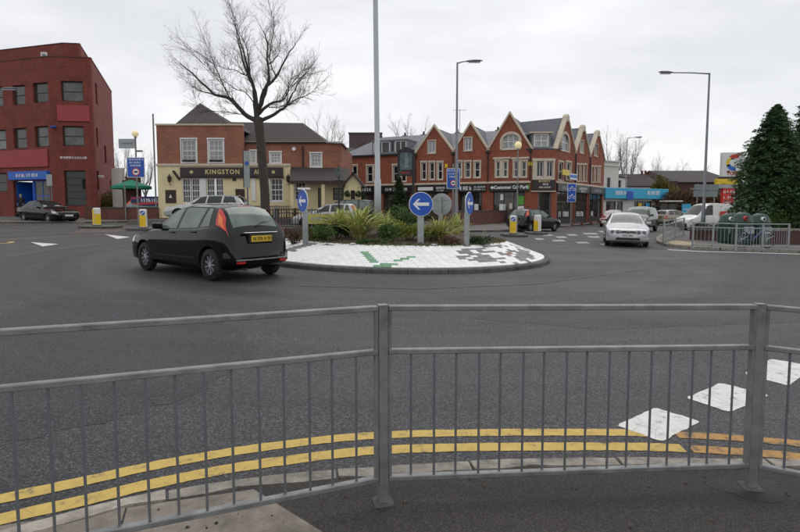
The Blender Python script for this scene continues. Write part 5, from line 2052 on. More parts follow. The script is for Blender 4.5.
ua = T1.uv(493, 188)[0]
arrow = [(-.22, .0), (.0, .17), (.0, .07), (.2, .07), (.2, -.07), (.0, -.07), (.0, -.17)]
T1.put('arrow', MB().xprism(arrow[::-1], -.175, -.162), 'sign_white', ua, (fb + ft) / 2, 0)
leaf = [(0, -.24), (.12, -.05), (.1, .12), (0, .26), (-.1, .12), (-.12, -.05)]
T1.put('leaf_emblem', MB().xprism(leaf, -.175, -.162), 'green_sign', T1.uv(528.5, 188)[0], (fb + ft) / 2, 0)
# posters in the car park office window
for px0, py0, px1, py1, m in ((500, 194, 503, 200, 'sign_white'), (499, 204, 505, 210.5, 'sign_white'), (509, 203, 512, 209, 'stone'), (517.5, 206, 524, 210.5, 'sign_white'), (517, 196, 525, 204.5, 'green_sign'), (474, 204, 478, 210, 'sign_white')):
    q = T1.rect(px0, py0, px1, py1)
    T1.box('poster', m, q[0], q[2], .115, .13, q[1], q[3])
# chamfered corner
cwn = [TC.rect(536.5, 161, 543.5, 177), TC.rect(546.5, 161, 553, 177)]
TC.wall('wall', 'brick_shop', cwn, EH, 0, TC.L, CH)
for r in cwn:
    window(TC, r, 2, 1, 'white_pvc', 'pane_dark', .08, .05, .1)
TC.box('window_panel', 'stone', .12, TC.L - .12, -.06, -.002, cwn[0][1] - .5, cwn[0][1])
TC.box('window_head', 'stone', .08, TC.L - .08, -.10, -.002, cwn[0][3], cwn[0][3] + .22)
for u in ((.12, cwn[0][0]), (cwn[0][2], cwn[1][0]), (cwn[1][2], TC.L - .12)):
    TC.box('window_panel', 'stone', u[0], u[1], -.06, -.002, cwn[0][1], cwn[0][3])
door = TC.rect(538, 191, 551, 221)
door = (door[0], 0, door[2], door[3])
TC.wall('shop_wall', 'brick_shop', [door], CH, 0, TC.L, 0)
TC.box('fascia', 'fascia_dark', .1, TC.L - .1, -.25, -.01, CH - .72, CH + .18, .02)
TC.glyphs(TC.L / 2, CH - .02, .9, .16, 'gold', 41, -.255)
TC.glyphs(TC.L / 2 + .1, CH - .28, .5, .15, 'sign_white', 42, -.255)
TC.glyphs(TC.L / 2 + .1, CH - .52, 1.0, .12, 'sign_white', 43, -.255)
TC.box('fascia_shelf', 'stone', .02, TC.L - .02, -.2, -.01, CH - .84, CH - .74)
dd = window(TC, door, 1, 1, 'galv_dark', 'pane_shop', .1, .06, .14, name='shop_door')
MB().bbox(.14, .18, -.05, -.01, .9, 1.5, .008).build('door_handle', 'chrome', dd)
r = TC.rect(534.3, 134, 548.5, 147.3)
window(TC, (r[0] + .05, EH + .12, r[2] + .1, EH + 1.3), 2, 2, 'white_pvc', 'pane_net', .1, .07, .35, name='dormer_window')
TC.box('dormer_cheek', 'lead', r[0] - .12, r[0] + .05, .35, 3, EH - .05, EH + 1.32)
TC.box('dormer_cheek', 'lead', r[2] + .1, r[2] + .27, .35, 3, EH - .05, EH + 1.32)
TC.box('dormer_roof', 'stone', r[0] - .3, r[2] + .45, .1, 4.2, EH + 1.32, EH + 1.44)
back = TC.at(TC.L / 2 + .4, RG + .15, 5.2)
slab([TC.at(-.4, EH, -.05), TC.at(TC.L + .5, EH, -.05), TC.at(TC.L + 1.0, RG + .15, 5.0), TC.at(-1.6, RG + .15, 5.0)], .1).build('roof', 'slate', ter)
# right-hand street front
ur = [TR.u_px(p) for p in (555.5, 573.8, 588.3, 602)]
ur[0], ur[-1] = 0.0, TR.L
pk = [TR.uv(564.2, 116)[1], TR.uv(581, 126.5)[1], TR.uv(595, 131.5)[1]]
rf = [[TR.rect(x0, 162.5, x1, 180) for x0, x1 in ((558.5, 563), (566, 571))],
      [TR.rect(x0, 165, x1, 181) for x0, x1 in ((576.8, 579), (580.6, 582.8), (584.2, 586.3))],
      [TR.rect(x0, 167, x1, 182) for x0, x1 in ((591.5, 593.5), (595, 597), (598.3, 600.2))]]
ra_ = [TR.rect(561.2, 134, 568.8, 151), TR.rect(580, 141, 583.3, 153), TR.rect(594.3, 144.5, 597.5, 156)]
for i in range(3):
    gable_bay(TR, ur[i], ur[i + 1], pk[i], rf[i], ra_[i], rounded=True, attic_round=(i == 0), depth=4.4)
    h_, fb, ft = shopfront(TR, ur[i], ur[i + 1], nx=3, riser=.35, pil=.35)
    TR.glyphs((ur[i] + ur[i + 1]) / 2, fb + (.3 if i == 1 else .16), (ur[i + 1] - ur[i]) * .55, .30 if i != 1 else .22, 'sign_white' if i == 1 else 'sign_back', 50 + i, -.165)
    if i == 1:
        TR.glyphs((ur[i] + ur[i + 1]) / 2, fb + .06, 1.3, .18, 'sign_white', 55, -.165)
    # white lettering low on the glass
    TR.glyphs((ur[i] + ur[i + 1]) / 2 - (.9 if i == 2 else 0), .55, (2.6, 2.3, .8)[i], .46, 'sign_white', 60 + i, .09)
slab([TR.at(0, EH, .3), TR.at(TR.L, EH, .3), TR.at(TR.L, RG - .3, 4.4), TR.at(0, RG, 4.4)], .1).build('roof', 'slate', ter)
TR.box('string_course', 'stone', 0, TR.L, -.1, -.002, CH - .08, CH + .10, .02)
for u in ur[1:3]:
    TR.put('downpipe', MB().tube([(0, -.1, CH - EH + .1), (0, -.1, 0)], .06, 8), 'black', u, EH, 0)
    TR.put('pier', MB().box(-.1, .1, -.08, -.002, 0, CH - .1), 'brick_wall', u, 0, 0)
Fend = Fac(ter, S4 + Vector((-TR.dir.y, TR.dir.x)) * .252, S4 + Vector((-TR.dir.y, TR.dir.x)) * 8, tz)
Fend.wall('end_wall', 'brick_shop', (), EH, 0, Fend.L)
# letting boards fixed to the corner
for px0, py0, px1, py1, m in ((556.5, 170, 563.5, 175.5, 'total_yellow'), (564, 174, 571, 180, 'sign_white')):
    q = TR.rect(px0, py0, px1, py1)
    b_ = TR.box('letting_board', m, q[0], q[2], -.55, -.5, q[1], q[3], .01)
    if m == 'sign_white':
        TR.box('letting_board_band', 'fascia_blue', q[0], q[2], -.556, -.551, (q[1] + q[3]) / 2 - .1, q[3] - .1)
    TR.box('board_bracket', 'galv', (q[0] + q[2]) / 2 - .04, (q[0] + q[2]) / 2 + .04, -.5, 0, q[1] + .1, q[1] + .2)
# yellow alarm boxes
for px, py in ((446.5, 166), (530.3, 164)):
    u, v = T1.uv(px, py)
    T1.box('alarm_box', 'total_yellow', u - .14, u + .14, -.12, -.002, v - .18, v + .18, .03)
# chimney pots and aerial behind the ridge
for px in (405, 423.5, 457, 497):
    q = px_line(px, S1 + Vector((-T1.dir.y, T1.dir.x)) * 5.2, T1.dir)
    o_ = MB().bbox(-.26, .26, -.24, .24, RG - .8, RG + .12, .02)
    o_.lathe([(.11, RG + .12), (.09, RG + .42)], 10)
    o_.build('chimney', 'brick_dark', ter, (q.x - ter.location.x, q.y - ter.location.y, 0), T1.ang)
q = px_line(459, S1 + Vector((-T1.dir.y, T1.dir.x)) * 5.2, T1.dir)
m = MB().tube([(0, 0, RG), (0, 0, RG + 2.4)], .025, 5)
m.tube([(-.7, 0, RG + 2.3), (.7, 0, RG + 2.3)], .015, 4)
for i in range(6):
    m.tube([(-.6 + i * .24, -.25, RG + 2.3), (-.6 + i * .24, .25, RG + 2.3)], .01, 4)
m.build('aerial', 'galv_dark', ter, (q.x - ter.location.x, q.y - ter.location.y, 0))

# ------------------------------------------------------------------ cyan corner shop and cream house
cz = G(26, 60) + .11
C0, C1 = at(603, 210, 59), at(663, 210, 63)
shop = thing('corner_shop', 'low convenience shop with a long cyan fascia across the street', 'shop', (C0.x, C0.y, cz))
FCs = Fac(shop, C0.xy, C1.xy, cz)
top, bot = FCs.uv(632, 188.5)[1], FCs.uv(632, 199)[1]
hs = [FCs.rect(606, 201, 616, 214), FCs.rect(617, 201, 623, 214), FCs.rect(634, 201, 652, 212)]
hs = [(a, .45, c_, d_) for a, b, c_, d_ in hs]
hs[1] = (hs[1][0], .02, hs[1][2], hs[1][3])
FCs.wall('wall', 'offwhite', hs, top - .1)
FCs.box('fascia', 'fascia_cyan', -.2, FCs.L + .2, -.5, -.01, bot, top, .03)
for r, n_ in zip(hs, (2, 1, 4)):
    window(FCs, r, n_, 1, 'galv_dark', 'pane_shop', .07, .06, .1, name='shop_window')
for px0, px1, sd_ in ((612, 622, 71), (644, 657, 72)):
    q = FCs.rect(px0, 191, px1, 196)
    FCs.glyphs((q[0] + q[2]) / 2, q[1] + .12, q[2] - q[0], .42, 'sign_white', sd_, -.505)
q = FCs.rect(623, 191.5, 629, 200)
FCs.box('projecting_sign', 'sign_blue', q[0], q[2], -.6, -.51, q[1], q[3], .02)
for px0, px1, m in ((624.5, 629, 'fascia_blue'), (638.5, 642, 'total_yellow'), (646, 650, 'fascia_cyan')):
    q = FCs.rect(px0, 203, px1, 208.5)
    FCs.box('window_poster', m, q[0], q[2], .04, .09, q[1], q[3])
MB().prism([(-.2, 0), (FCs.L, 0), (FCs.L, 9), (-.2, 9)], top - .35, top - .15).build('roof', 'lead', shop, (0, 0, 0), FCs.ang)
H0, H1 = at(603, 210, 63.5), at(628, 210, 66)
house = thing('cream_house', 'pale rendered house with sash windows above the cyan shop', 'house', (H0.x, H0.y, cz))
FH_ = Fac(house, H0.xy, H1.xy, cz)
ht = FH_.uv(612, 162)[1]
um = FH_.u_px(617.5)
hw = [FH_.rect(607, 177.5, 610.5, 187.5)]
FH_.wall('wall', 'offwhite', hw, ht, 0, um)
FH_.box('parapet_moulding', 'offwhite', -.05, um + .08, -.15, -.002, ht - .5, ht - .3)
FH_.box('parapet_coping', 'offwhite', -.08, um + .1, -.2, .3, ht, ht + .15)
window(FH_, hw[0], 2, 2, 'galv_dark', 'pane_dark', .07, .05, .1)
hw = [FH_.rect(619.5, 180, 623.5, 187.5)]
h2_ = FH_.uv(622, 176)[1]
FH_.wall('wall', 'offwhite', hw, h2_, um, FH_.L, d=.3)
window(FH_, hw[0], 2, 2, 'galv_dark', 'pane_dark', .07, .05, .4)
slab([FH_.at(um, h2_, .1), FH_.at(FH_.L + .2, h2_ - .1, .1), FH_.at(FH_.L + .2, h2_ + .6, 4), FH_.at(um, h2_ + 1.6, 4)], .12).build('roof', 'tile_brown', house)
MB().box(.1, um - .1, .3, 6, ht - .6, ht - .4).build('roof', 'lead', house, (0, 0, 0), FH_.ang)

# ------------------------------------------------------------------ background buildings
def block(name, label, px0, px1, py_top, d, depth, m, roof_m=None, rise=0.0, windows=(), lean=0.0, base=None):
    a, b = at(px0, 210, d), at(px1, 210, d + lean)
    z0 = G(a.x, min(d, 75)) - .05 if base is None else base
    o = thing(name, label, 'building', (a.x, a.y, z0))
    Fb = Fac(o, a.xy, b.xy, z0)
    h = Fb.uv((px0 + px1) / 2, py_top)[1]
    rects = [Fb.rect(*w_) for w_ in windows]
    Fb.wall('wall', m, rects, h)
    for r in rects:
        window(Fb, r, 2, 2, 'white_pvc', 'pane_dark', .08, .06, .08)
    n_ = Vector((-Fb.dir.y, Fb.dir.x)) * depth
    e_ = n_.normalized() * .252
    for p, q in ((Fb.Q + e_, Fb.Q + n_), (Fb.P + n_, Fb.P + e_)):
        Fac(o, p, q, z0).wall('side_wall', m, (), h)
    if rise:
        slab([Fb.at(-.3, h, -.3), Fb.at(Fb.L + .3, h, -.3), Fb.at(Fb.L + .3, h + rise, depth / 2), Fb.at(-.3, h + rise, depth / 2)], .15).build('roof', roof_m, o)
        slab([Fb.at(-.3, h, depth + .3), Fb.at(Fb.L + .3, h, depth + .3), Fb.at(Fb.L + .3, h + rise, depth / 2), Fb.at(-.3, h + rise, depth / 2)], .15).build('roof', roof_m, o)
        for u in (0, Fb.L):
            Fb.put('gable', MB().add([(u, 0, h), (u, depth, h), (u, depth / 2, h + rise)], [(0, 1, 2)]), m)
    else:
        MB().prism([(.26, .26), (Fb.L - .26, .26), (Fb.L - .26, depth), (.26, depth)], h - .5, h - .3).build('roof', roof_m or 'lead', o, (0, 0, 0), Fb.ang)
        Fb.box('coping', roof_m or 'lead', -.08, Fb.L + .08, -.08, .35, h, h + .2)
    return o, Fb


mat('dark_cladding', (0.105, 0.072, 0.076), 0.8, 0.12, .5)
block('dark_brown_tower', 'plain dark brown block rising behind the pub and terrace roofs', 349.5, 382, 134, 72, 12, 'dark_cladding', 'dark_cladding')
block('grey_roofed_house', 'low brick house with mossy tiled roof between pub and dark brown block', 318, 349, 158, 62, 8, 'brick_dark', 'tile_brown', 1.6)
ob, Fb = block('long_brown_building', 'long dark brown building with flat grey top behind the filling station', 676, 735, 182, 92, 20, 'brick_dark', 'tile_brown', 2.6,
               windows=[(690 + k * 9, 188, 694 + k * 9, 196) for k in range(3)])
block('grey_flat_roof_building', 'low flat roofed grey building left of the long brown building', 655, 677, 181, 88, 14, 'brick_dark', 'lead')
ob, Fb = block('tiled_cottage_row', 'row of dark tiled cottages with chimney behind the cyan shop', 627, 656, 186, 80, 8, 'offwhite', 'tile_brown', 2.0,
               windows=[(630, 190, 633, 195)])
q = at(645, 189, 84) - ob.location
MB().bbox(-.9, .9, -.5, .5, -1.5, 1.9, .04).build('chimney', 'brick_dark', ob, q)
for k in (-.55, 0, .55):
    MB().lathe([(.2, 1.9), (.16, 2.8)], 10, k, 0).build('chimney_pot', 'brick_wall', ob, q)
# ================================================================== STREET FURNITURE
# ---- keep-left bollards on the refuges
def bollard(c, dx, dy, label, yellow_right=False, arrow=True, face=0.0, yfull=True):
    p = gz(c.x + dx, c.y + dy, .126)
    o = thing('keep_left_bollard', label, 'bollard', p, face, 'illuminated traffic bollards')
    sh = MB().bbox(-.17, .17, -.15, .15, .0, .98, .05)
    sh.build('shell', 'white', o)
    MB().bbox(-.20, .20, -.18, .18, 0, .05, .01).build('base_plate', 'kerb_dark', o)
    if yellow_right:
        MB().bbox(-.05, .15, -.160, -.152, .08, .92, .002).build('yellow_panel', 'yellow_panel', o)
    else:
        MB().bbox(-.15, .15, -.160, -.152, .08, .66, .002).build('yellow_panel', 'yellow_panel', o)
    MB().bbox(-.180, -.172, -.13, .13, .08, .92, .002).build('side_panel', 'yellow_panel', o)
    if arrow:
        MB().lathe([(.115, -.168), (.115, -.160)], 20, 0, .78, axis='Y').build('blue_disc', 'sign_blue', o)
        pl = [(-.08, -.08), (-.08, .0), (-.055, -.025), (.06, .085), (.085, .06), (-.025, -.055), (.0, -.08)]
        MB().xprism(pl, -.172, -.169).build('arrow', 'sign_white', o, (0, 0, .78))
    return o


bollard(REF[0], -.15, -.1, 'leftmost white and yellow bollard, on the refuge beside the parked black saloon', arrow=False, face=.85)
bollard(REF[1], -.05, -.15, 'yellow fronted keep left bollard just left of the black hatchback', face=.25)
bollard(REF[2], -.08, -.1, 'yellow keep left bollard nearest the planted island on the right refuge', face=-.15)
bollard(REF[3], .1, .05, 'pale bollard on the right refuge in front of the black hatchback', arrow=False, face=-.9)


# ---- columns with lamps
def street_lamp(label, base, H, arm, arm_rise, r0=.075, r1=.045, head=.7, m='galv', group='tall street lamps', adir=0.0, mh='galv_dark'):
    o = thing('street_lamp', label, 'street lamp', base, adir, group)
    MB().tube([(0, 0, -.05), (0, 0, 1.5), (0, 0, 1.52), (0, 0, H)], [r0 * 1.35, r0 * 1.35, r0, r1], 12).build('column', m, o, smooth=True)
    MB().tube([(0, 0, H - .04), (arm * .5, 0, H + arm_rise * .6), (arm, 0, H + arm_rise)], [r1 * .8, r1 * .65, r1 * .6], 8).build('arm', m, o, smooth=True)
    hd = MB()
    n = 12
    prof = [(0, .035), (.12, .07), (.45, .10), (.8, .085), (1.0, .03)]
    for t, r in prof:
        for k in range(n):
            q = 2 * PI * k / n
            z = r * math.sin(q) * (.75 if math.sin(q) > 0 else .45)
            hd.v.append((arm - .1 + t * head, 1.25 * r * math.cos(q), H + arm_rise + z + t * .03))
    for i in range(len(prof) - 1):
        for k in range(n):
            hd.f.append((i * n + k, i * n + (k + 1) % n, (i + 1) * n + (k + 1) % n, (i + 1) * n + k))
    hd.f += [tuple(range(n))[::-1], tuple((len(prof) - 1) * n + k for k in range(n))]
    hd.build('lantern', mh, o, smooth=True)
    MB().bbox(arm + .02, arm + head * .75, -.08, .08, H + arm_rise - .065, H + arm_rise - .03, .01).build('lens', 'lamp_clear', o)
    MB().bbox(-r0 * .9, r0 * .9, -r0 * 1.42, -r0 * 1.2, .4, 1.1, .005).build('access_door', m, o)
    return o


# central column on the island: tapering pale grey mast running out of the picture
cx, cy = -0.70, 17.2
o = thing('street_lamp', 'thick pale grey lighting mast rising from the planted island out of the picture', 'street lamp', (cx, cy, island_z(cx, cy) - .05), 0, 'tall street lamps')
MB().tube([(0, 0, -.05), (0, 0, 1.6), (0, 0, 1.64), (-.05, 0, 7), (-.1, 0, 12.2)], [.105, .105, .082, .075, .055], 16).build('column', 'galv_light', o, smooth=True)
for sg in (1, -1):
    MB().tube([(-.1, 0, 12.1), (sg * 1.0 - .1, 0, 12.4)], [.035, .03], 8).build('arm', 'galv_light', o)
    MB().bbox(sg * 1.0 - .1 if sg > 0 else -1.75, 1.6 if sg > 0 else -1.1, -.14, .14, 12.33, 12.5, .04).build('lantern', 'galv_dark', o)
b = gp(456, 233.2, .11)
street_lamp('slim street lamp behind the island with its lantern reaching right, left of the tallest gable', gz(b.x, b.y, .1), at(456, 62.5, b.y).z - G(b.x, b.y) - .1, .55, .06, head=.85, m='galv_dark')
b = gp(702.5, 237.2, .11)
street_lamp('tall street lamp on the right footway with a long straight arm to the left', gz(b.x, b.y, .1), at(706, 73, b.y).z - G(b.x, b.y) - .1, 2.0, .02, head=.75, m='galv_dark', adir=PI)
b = gp(626, 221)
street_lamp('distant street lamp above the cyan shop with its arm to the right', gz(at(626, 180, 62).x, 62), at(626, 138, 62).z - G(25.8, 62), .9, .05, head=.8, m='galv', adir=-.15)
# two lanterns reaching into the picture from the left
p = at(-22, 88, 30)
street_lamp('nearest green lantern reaching in at the left edge in front of the office', gz(p.x, 30), at(0, 88, 30).z - G(p.x, 30) - .35, 1.3, .30, head=.95, mh='galv_dark', adir=0)
p = at(-32, 145, 41)
street_lamp('smaller lantern in front of the office first floor windows', gz(p.x, 38), at(0, 144, 38).z - G(p.x, 38) - .25, 2.9, .25, head=.85, m='galv_dark', mh='galv_light')


# ---- signs
def roundel(label, x, y, z0, post_h, dia, face, squeeze=1.0, back=False, post_w=.16):
    """blue disc with white arrow on a wide square post; face = direction angle the sign looks (0 = towards the camera)"""
    o = thing('keep_left_sign', label, 'road sign', (x, y, z0), face, 'blue arrow signs on the island')
    MB().bbox(-post_w / 2, post_w / 2, -.05, .05, -.05, post_h, .008).build('post', 'sign_back', o)
    R_ = dia / 2
    zc = post_h + R_ * .82
    MB().lathe([(R_ * .97, -.075), (R_, -.07), (R_, -.058), (R_ * .97, -.053)], 36, 0, zc, axis='Y').build('disc_rim', 'sign_white' if not back else 'sign_back', o)
    MB().lathe([(R_ * .95, -.081), (R_ * .95, -.076)], 36, 0, zc, axis='Y').build('blue_disc', 'sign_blue', o)
    s_ = dia / .6
    ar = [(-.205, 0), (-.075, .13), (-.02, .13), (-.105, .04), (.2, .04), (.2, -.04), (-.105, -.04), (-.02, -.13), (-.075, -.13)]
    MB().xprism([(a * s_, b * s_ + zc) for a, b in ar][::-1], -.086, -.082).build('arrow', 'sign_white', o)
    MB().bbox(-.03, .03, -.055, .05, post_h - .02, zc + R_ * .7, .006).build('stay', 'sign_back', o)
    if True:
        for zz in (zc - R_ * .45, zc + R_ * .45):
            MB().bbox(-R_ * .7, R_ * .7, -.053, -.04, zz - .02, zz + .02, .003).build('rail', 'sign_back', o)
    return o


for px, py, d, dia, face, ph, lab in ((305, 201, 14.7, .62, -.95, .62, 'blue arrow roundel on the left of the island, turned half away'),
                                      (420.5, 204.2, 14.15, .63, .15, .55, 'round blue arrow sign on the island facing the camera'),
                                      (467, 203.5, 14.3, .60, 1.10, .60, 'narrow looking blue arrow roundel on the right of the island')):
    c = at(px, py, d)
    z0 = island_z(c.x, d) - .03
    R_ = dia / 2
    roundel(lab, c.x, d, z0, c.z - z0 - R_ * .82, dia, face)
c = at(440.5, 204.5, 17.6)
z0 = island_z(c.x, 17.6) - .03
roundel('grey back of a round arrow sign facing away, between the two blue arrow signs', c.x, 17.6, z0, c.z - z0 - .36 * .82, .72, PI - .45, back=True, post_w=.12)
# white lamp arm over the left roundel
c = at(305, 186, 14.7)
o = thing('sign_lamp', 'white sign lamp fixed above the left blue roundel', 'lamp', (c.x, 14.75, c.z - .12), -.15)
MB().bbox(-.20, .14, -.10, .02, .02, .07, .015).build('lamp_hood', 'white', o)
MB().tube([(0, .03, -.62), (0, .02, .05)], .015, 6).build('lamp_stem', 'galv', o)


def zone_sign(label, px, py0, py1, pxw, base_px, post_top, d=None, beacon=False, lines=3, disc=True, extra=None, face=0.0, symbols=False):
    b = gp(*base_px, .11)
    d = d or b.y
    x = at(px, 210, d).x
    z0 = G(x, d) + .1
    o = thing('blue_sign_post', label, 'road sign', (x, d, z0), face, 'blue panel road signs')
    zt, zb_ = at(px, py0, d).z - z0, at(px, py1, d).z - z0
    w = pxw / F_PX * d
    top = at(px, post_top, d).z - z0
    MB().tube([(0, 0, -.05), (0, 0, top)], .045, 10).build('post', 'galv', o)
    MB().bbox(-w / 2, w / 2, -.07, -.05, zb_, zt, .004).build('sign_border', 'sign_white', o)
    MB().bbox(-w / 2 + .03, w / 2 - .03, -.076, -.071, zb_ + .03, zt - .03, .002).build('sign_panel', 'sign_blue', o)
    h = zt - zb_
    for i in range(lines):
        g = glyph_mb(w * (.82, .7, .6)[i], h * .085, 80 + i + int(px))
        g.build('lettering', 'sign_white', o, (0, -.077, zt - h * (.15 + .15 * i)))
    if disc:
        R_ = w * .23
        MB().lathe([(R_, -.083), (R_, -.078)], 24, 0, zb_ + h * .28, axis='Y').build('red_ring', 'sign_red', o)
        MB().lathe([(R_ * .74, -.088), (R_ * .74, -.084)], 24, 0, zb_ + h * .28, axis='Y').build('ring_centre', 'sign_white', o)
        MB().bbox(-R_ * .45, R_ * .45, -.092, -.089, zb_ + h * .28 - R_ * .22, zb_ + h * .28 + R_ * .2, .002).build('symbol', 'black', o)
    if symbols:
        for zz in (.72, .30):
            m = MB()
            for xx in (-.16, .16):
                m.lathe([(.11, -.083), (.11, -.078)], 16, xx, zb_ + h * zz - .06, axis='Y')
            m.xprism([(-.16, zb_ + h * zz), (.05, zb_ + h * zz + .2), (.1, zb_ + h * zz + .16), (-.08, zb_ + h * zz - .02)][::-1], -.083, -.078)
            m.build('symbol', 'sign_white', o)
            q = MB()
            for xx in (-.16, .16):
                q.lathe([(.07, -.088), (.07, -.084)], 16, xx, zb_ + h * zz - .06, axis='Y')
            q.build('symbol_centre', 'sign_blue', o)
    if beacon:
        m = MB()
        zs_ = [(.02, 0), (.10, .03), (.165, .10), (.19, .19), (.165, .28), (.10, .35), (.02, .38)]
        m.lathe([(r_, top + h_) for r_, h_ in zs_], 18)
        m.build('beacon_globe', 'beacon', o, smooth=True)
        MB().lathe([(.07, top - .06), (.07, top + .02)], 12).build('beacon_collar', 'galv_dark', o)
    return o, d, z0


o, d, z0 = zone_sign('blue panel sign on a beacon post with cream globe, left of the pub', 138, 157.5, 177.5, 17.5, (141, 226.5), 137, d=31.5, beacon=True)
zz = at(138, 143.5, d).z - z0
MB().bbox(-.95, -.02, -.05, -.03, zz - .28, zz + .26, .006).build('flag_sign', 'sign_back', o)
glyph_mb(.7, .1, 90).build('lettering', 'galv_dark', o, (-.48, -.051, zz - .05))
zz = at(138, 151, d).z - z0
MB().bbox(.02, .38, -.10, .06, zz - .05, zz + .04, .015).build('sign_lamp', 'galv_dark', o)
zone_sign('blue panel sign with round symbol at the slim lamp, above the right roundels', 453, 168.5, 188.8, 13.2, (457, 230), 164, d=31.0)
zone_sign('blue cycle route sign on a brown post at the terrace corner', 571, 183.5, 202, 8.6, (572, 227), 182.5, lines=0, disc=False, symbols=True)
# beacon post by the right refuge
b = gp(517.5, 234.5, .11)
d = 31.2
x = at(517, 210, d).x
o = thing('belisha_beacon', 'slim grey beacon post with glowing cream globe beside the right refuge', 'beacon', (x, d, G(x, d) + .1))
top = at(517, 149, d).z - o.location.z
MB().tube([(0, 0, -.05), (0, 0, 1.0), (0, 0, 1.02), (0, 0, top)], [.06, .06, .042, .038], 10).build('post', 'galv', o)
MB().lathe([(r_, top + h_) for r_, h_ in [(.02, 0), (.11, .03), (.18, .11), (.21, .21), (.18, .31), (.11, .39), (.02, .42)]], 18).build('beacon_globe', 'beacon', o, smooth=True)
MB().lathe([(.07, top - .08), (.07, top + .02)], 12).build('beacon_collar', 'galv_dark', o)

# tall parking sign in front of the pub
d = 33.5
x = at(248, 210, d).x
o = thing('parking_sign', 'tall narrow grey parking sign on a post in front of the pub lettering', 'sign', (x, d, .98))
z2, z1 = at(248, 151, d).z - .98, at(248, 188, d).z - .98
MB().tube([(0, 0, -.6), (0, 0, z2)], .05, 8).build('post', 'galv_dark', o)
MB().bbox(-.19, .17, -.08, -.05, z1, z2, .01).build('panel', 'sign_back', o)
MB().bbox(-.23, -.19, -.09, -.04, z1, z2, .004).build('panel_edge', 'black', o)
MB().lathe([(.12, -.09), (.12, -.082)], 20, 0, z2 - .75, axis='Y').build('blue_symbol', 'fascia_blue', o)
o.location.z = .6
for k in [c for c in bpy.data.objects if c.parent == o]:
    k.location.z += .38
# small grey sign on a post by the office
d = 39.5
x = at(52.5, 210, d).x
o = thing('bus_stop_post', 'thin grey post with a small grey plate in front of the office', 'sign', (x, d, G(x, d) + .1))
z1 = at(52, 184.5, d).z - o.location.z
MB().tube([(0, 0, -.05), (0, 0, z1 + .3)], .04, 8).build('post', 'galv_dark', o)
MB().bbox(-.3, .12, -.07, -.045, z1 - .1, z1 + .72, .01).build('plate', 'sign_back', o)
# bare grey posts by the parasol
for px, top_y, bot_y, lab in ((126, 184, 220, 'bare thin grey post beside the green parasol'),):
    b = gp(px, bot_y, .11)
    o = thing('thin_post', lab, 'post', gz(b.x, b.y, .1))
    h = at(px, top_y, b.y).z - o.location.z
    MB().tube([(0, 0, -.05), (0, 0, h)], .05, 8).build('tube', 'galv', o)
    MB().lathe([(.055, h), (.03, h + .04)], 8).build('cap', 'galv_dark', o)

# direction sign on two posts seen behind, right
d = 40.0
x = at(705, 210, d).x
z0 = G(x, d)
o = thing('direction_sign', 'large grey two panel direction sign beyond the right street lamp', 'road sign', (x, d, z0))
for py0, py1, px0, px1 in ((184.5, 190.2, 694, 718.5), (190.8, 197, 693, 717.5)):
    a, b = at(px0, py1, d), at(px1, py0, d)
    MB().bbox(a.x - x, b.x - x, -.04, 0, a.z - z0, b.z - z0, .01).build('panel', mat('sign_greygreen', (.16, .19, .195), .5, .1, 2), o)
for px in (697, 714):
    xx = at(px, 210, d).x - x
    MB().tube([(xx, .05, -.05), (xx, .05, at(px, 184, d).z - z0)], .05, 8).build('post', 'galv', o)

# blue totem by the shop
d = 58.0
x = at(686, 210, d).x
z0 = G(x, d)
o = thing('cyan_board', 'cyan advertising board standing beyond the white van', 'sign', (x, d, z0))
a, b = at(681.5, 216, d), at(691, 204, d)
MB().bbox(a.x - x, b.x - x, -.05, .05, a.z - z0, b.z - z0, .02).build('board', 'fascia_cyan', o)
glyph_mb(.6, .16, 91).build('lettering', 'sign_white', o, (0, -.055, (a.z + b.z) / 2 - z0))
for xx in (a.x - x + .1, b.x - x - .1):
    MB().tube([(xx, 0, -.05), (xx, 0, a.z - z0 + .1)], .04, 6).build('leg', 'galv', o)
# bus shelter
d = 57.0
o = thing('bus_shelter', 'small glazed bus shelter with pale flat roof beyond the estate car', 'bus shelter', gz(at(671, 210, d).x, d))
a, b = at(663, 202, d), at(681, 202, d)
w = b.x - a.x
h = a.z - o.location.z
MB().bbox(-w / 2, w / 2, -.6, .7, h, h + .14, .03).build('roof', 'offwhite', o)
for xx in (-w / 2 + .08, 0, w / 2 - .08):
    MB().bbox(xx - .05, xx + .05, .5, .6, -.05, h, .008).build('post', 'steel_dark', o)
for x0_, x1_ in ((-w / 2 + .13, -.05), (.05, w / 2 - .13)):
    MB().box(x0_, x1_, .54, .56, .3, h - .2).build('pane', 'car_glass', o)

# ---- filling station totem
d = 43.0
x = at(727, 210, d).x
z0 = G(x, d)
o = thing('filling_station_totem', 'filling station price totem with logo panel above red price board, beside the conifer', 'sign', (x, d, z0))
q = lambda px, py: (at(px, py, d).x - x, at(px, py, d).z - z0)
(ax_, az_), (bx_, bz_) = q(720.5, 177), q(744, 152.5)
MB().bbox(ax_, bx_, -.18, .18, az_, bz_, .03).build('logo_panel', 'total_white', o)
(ax_, az_), (bx_, bz_) = q(720, 225), q(739, 188)
MB().bbox(ax_ + .02, bx_, -.16, .16, az_ - .6, bz_, .02).build('price_board', 'total_red', o)
(cx_, cz_), (dx_, dz_) = q(715.5, 184.5), q(740, 179)
MB().bbox(cx_, dx_, -.2, .2, cz_, dz_, .02).build('yellow_band', 'total_yellow', o)
(cx_, cz_), (dx_, dz_) = q(717, 188.5), q(742, 184.5)
MB().bbox(cx_, dx_, -.2, .2, cz_, dz_, .02).build('pale_band', 'sign_back', o)
(cx_, cz_), (dx_, dz_) = q(719, 179), q(741, 177)
MB().bbox(cx_, dx_, -.17, .17, cz_, dz_, .01).build('dark_band', 'fascia_dark', o)
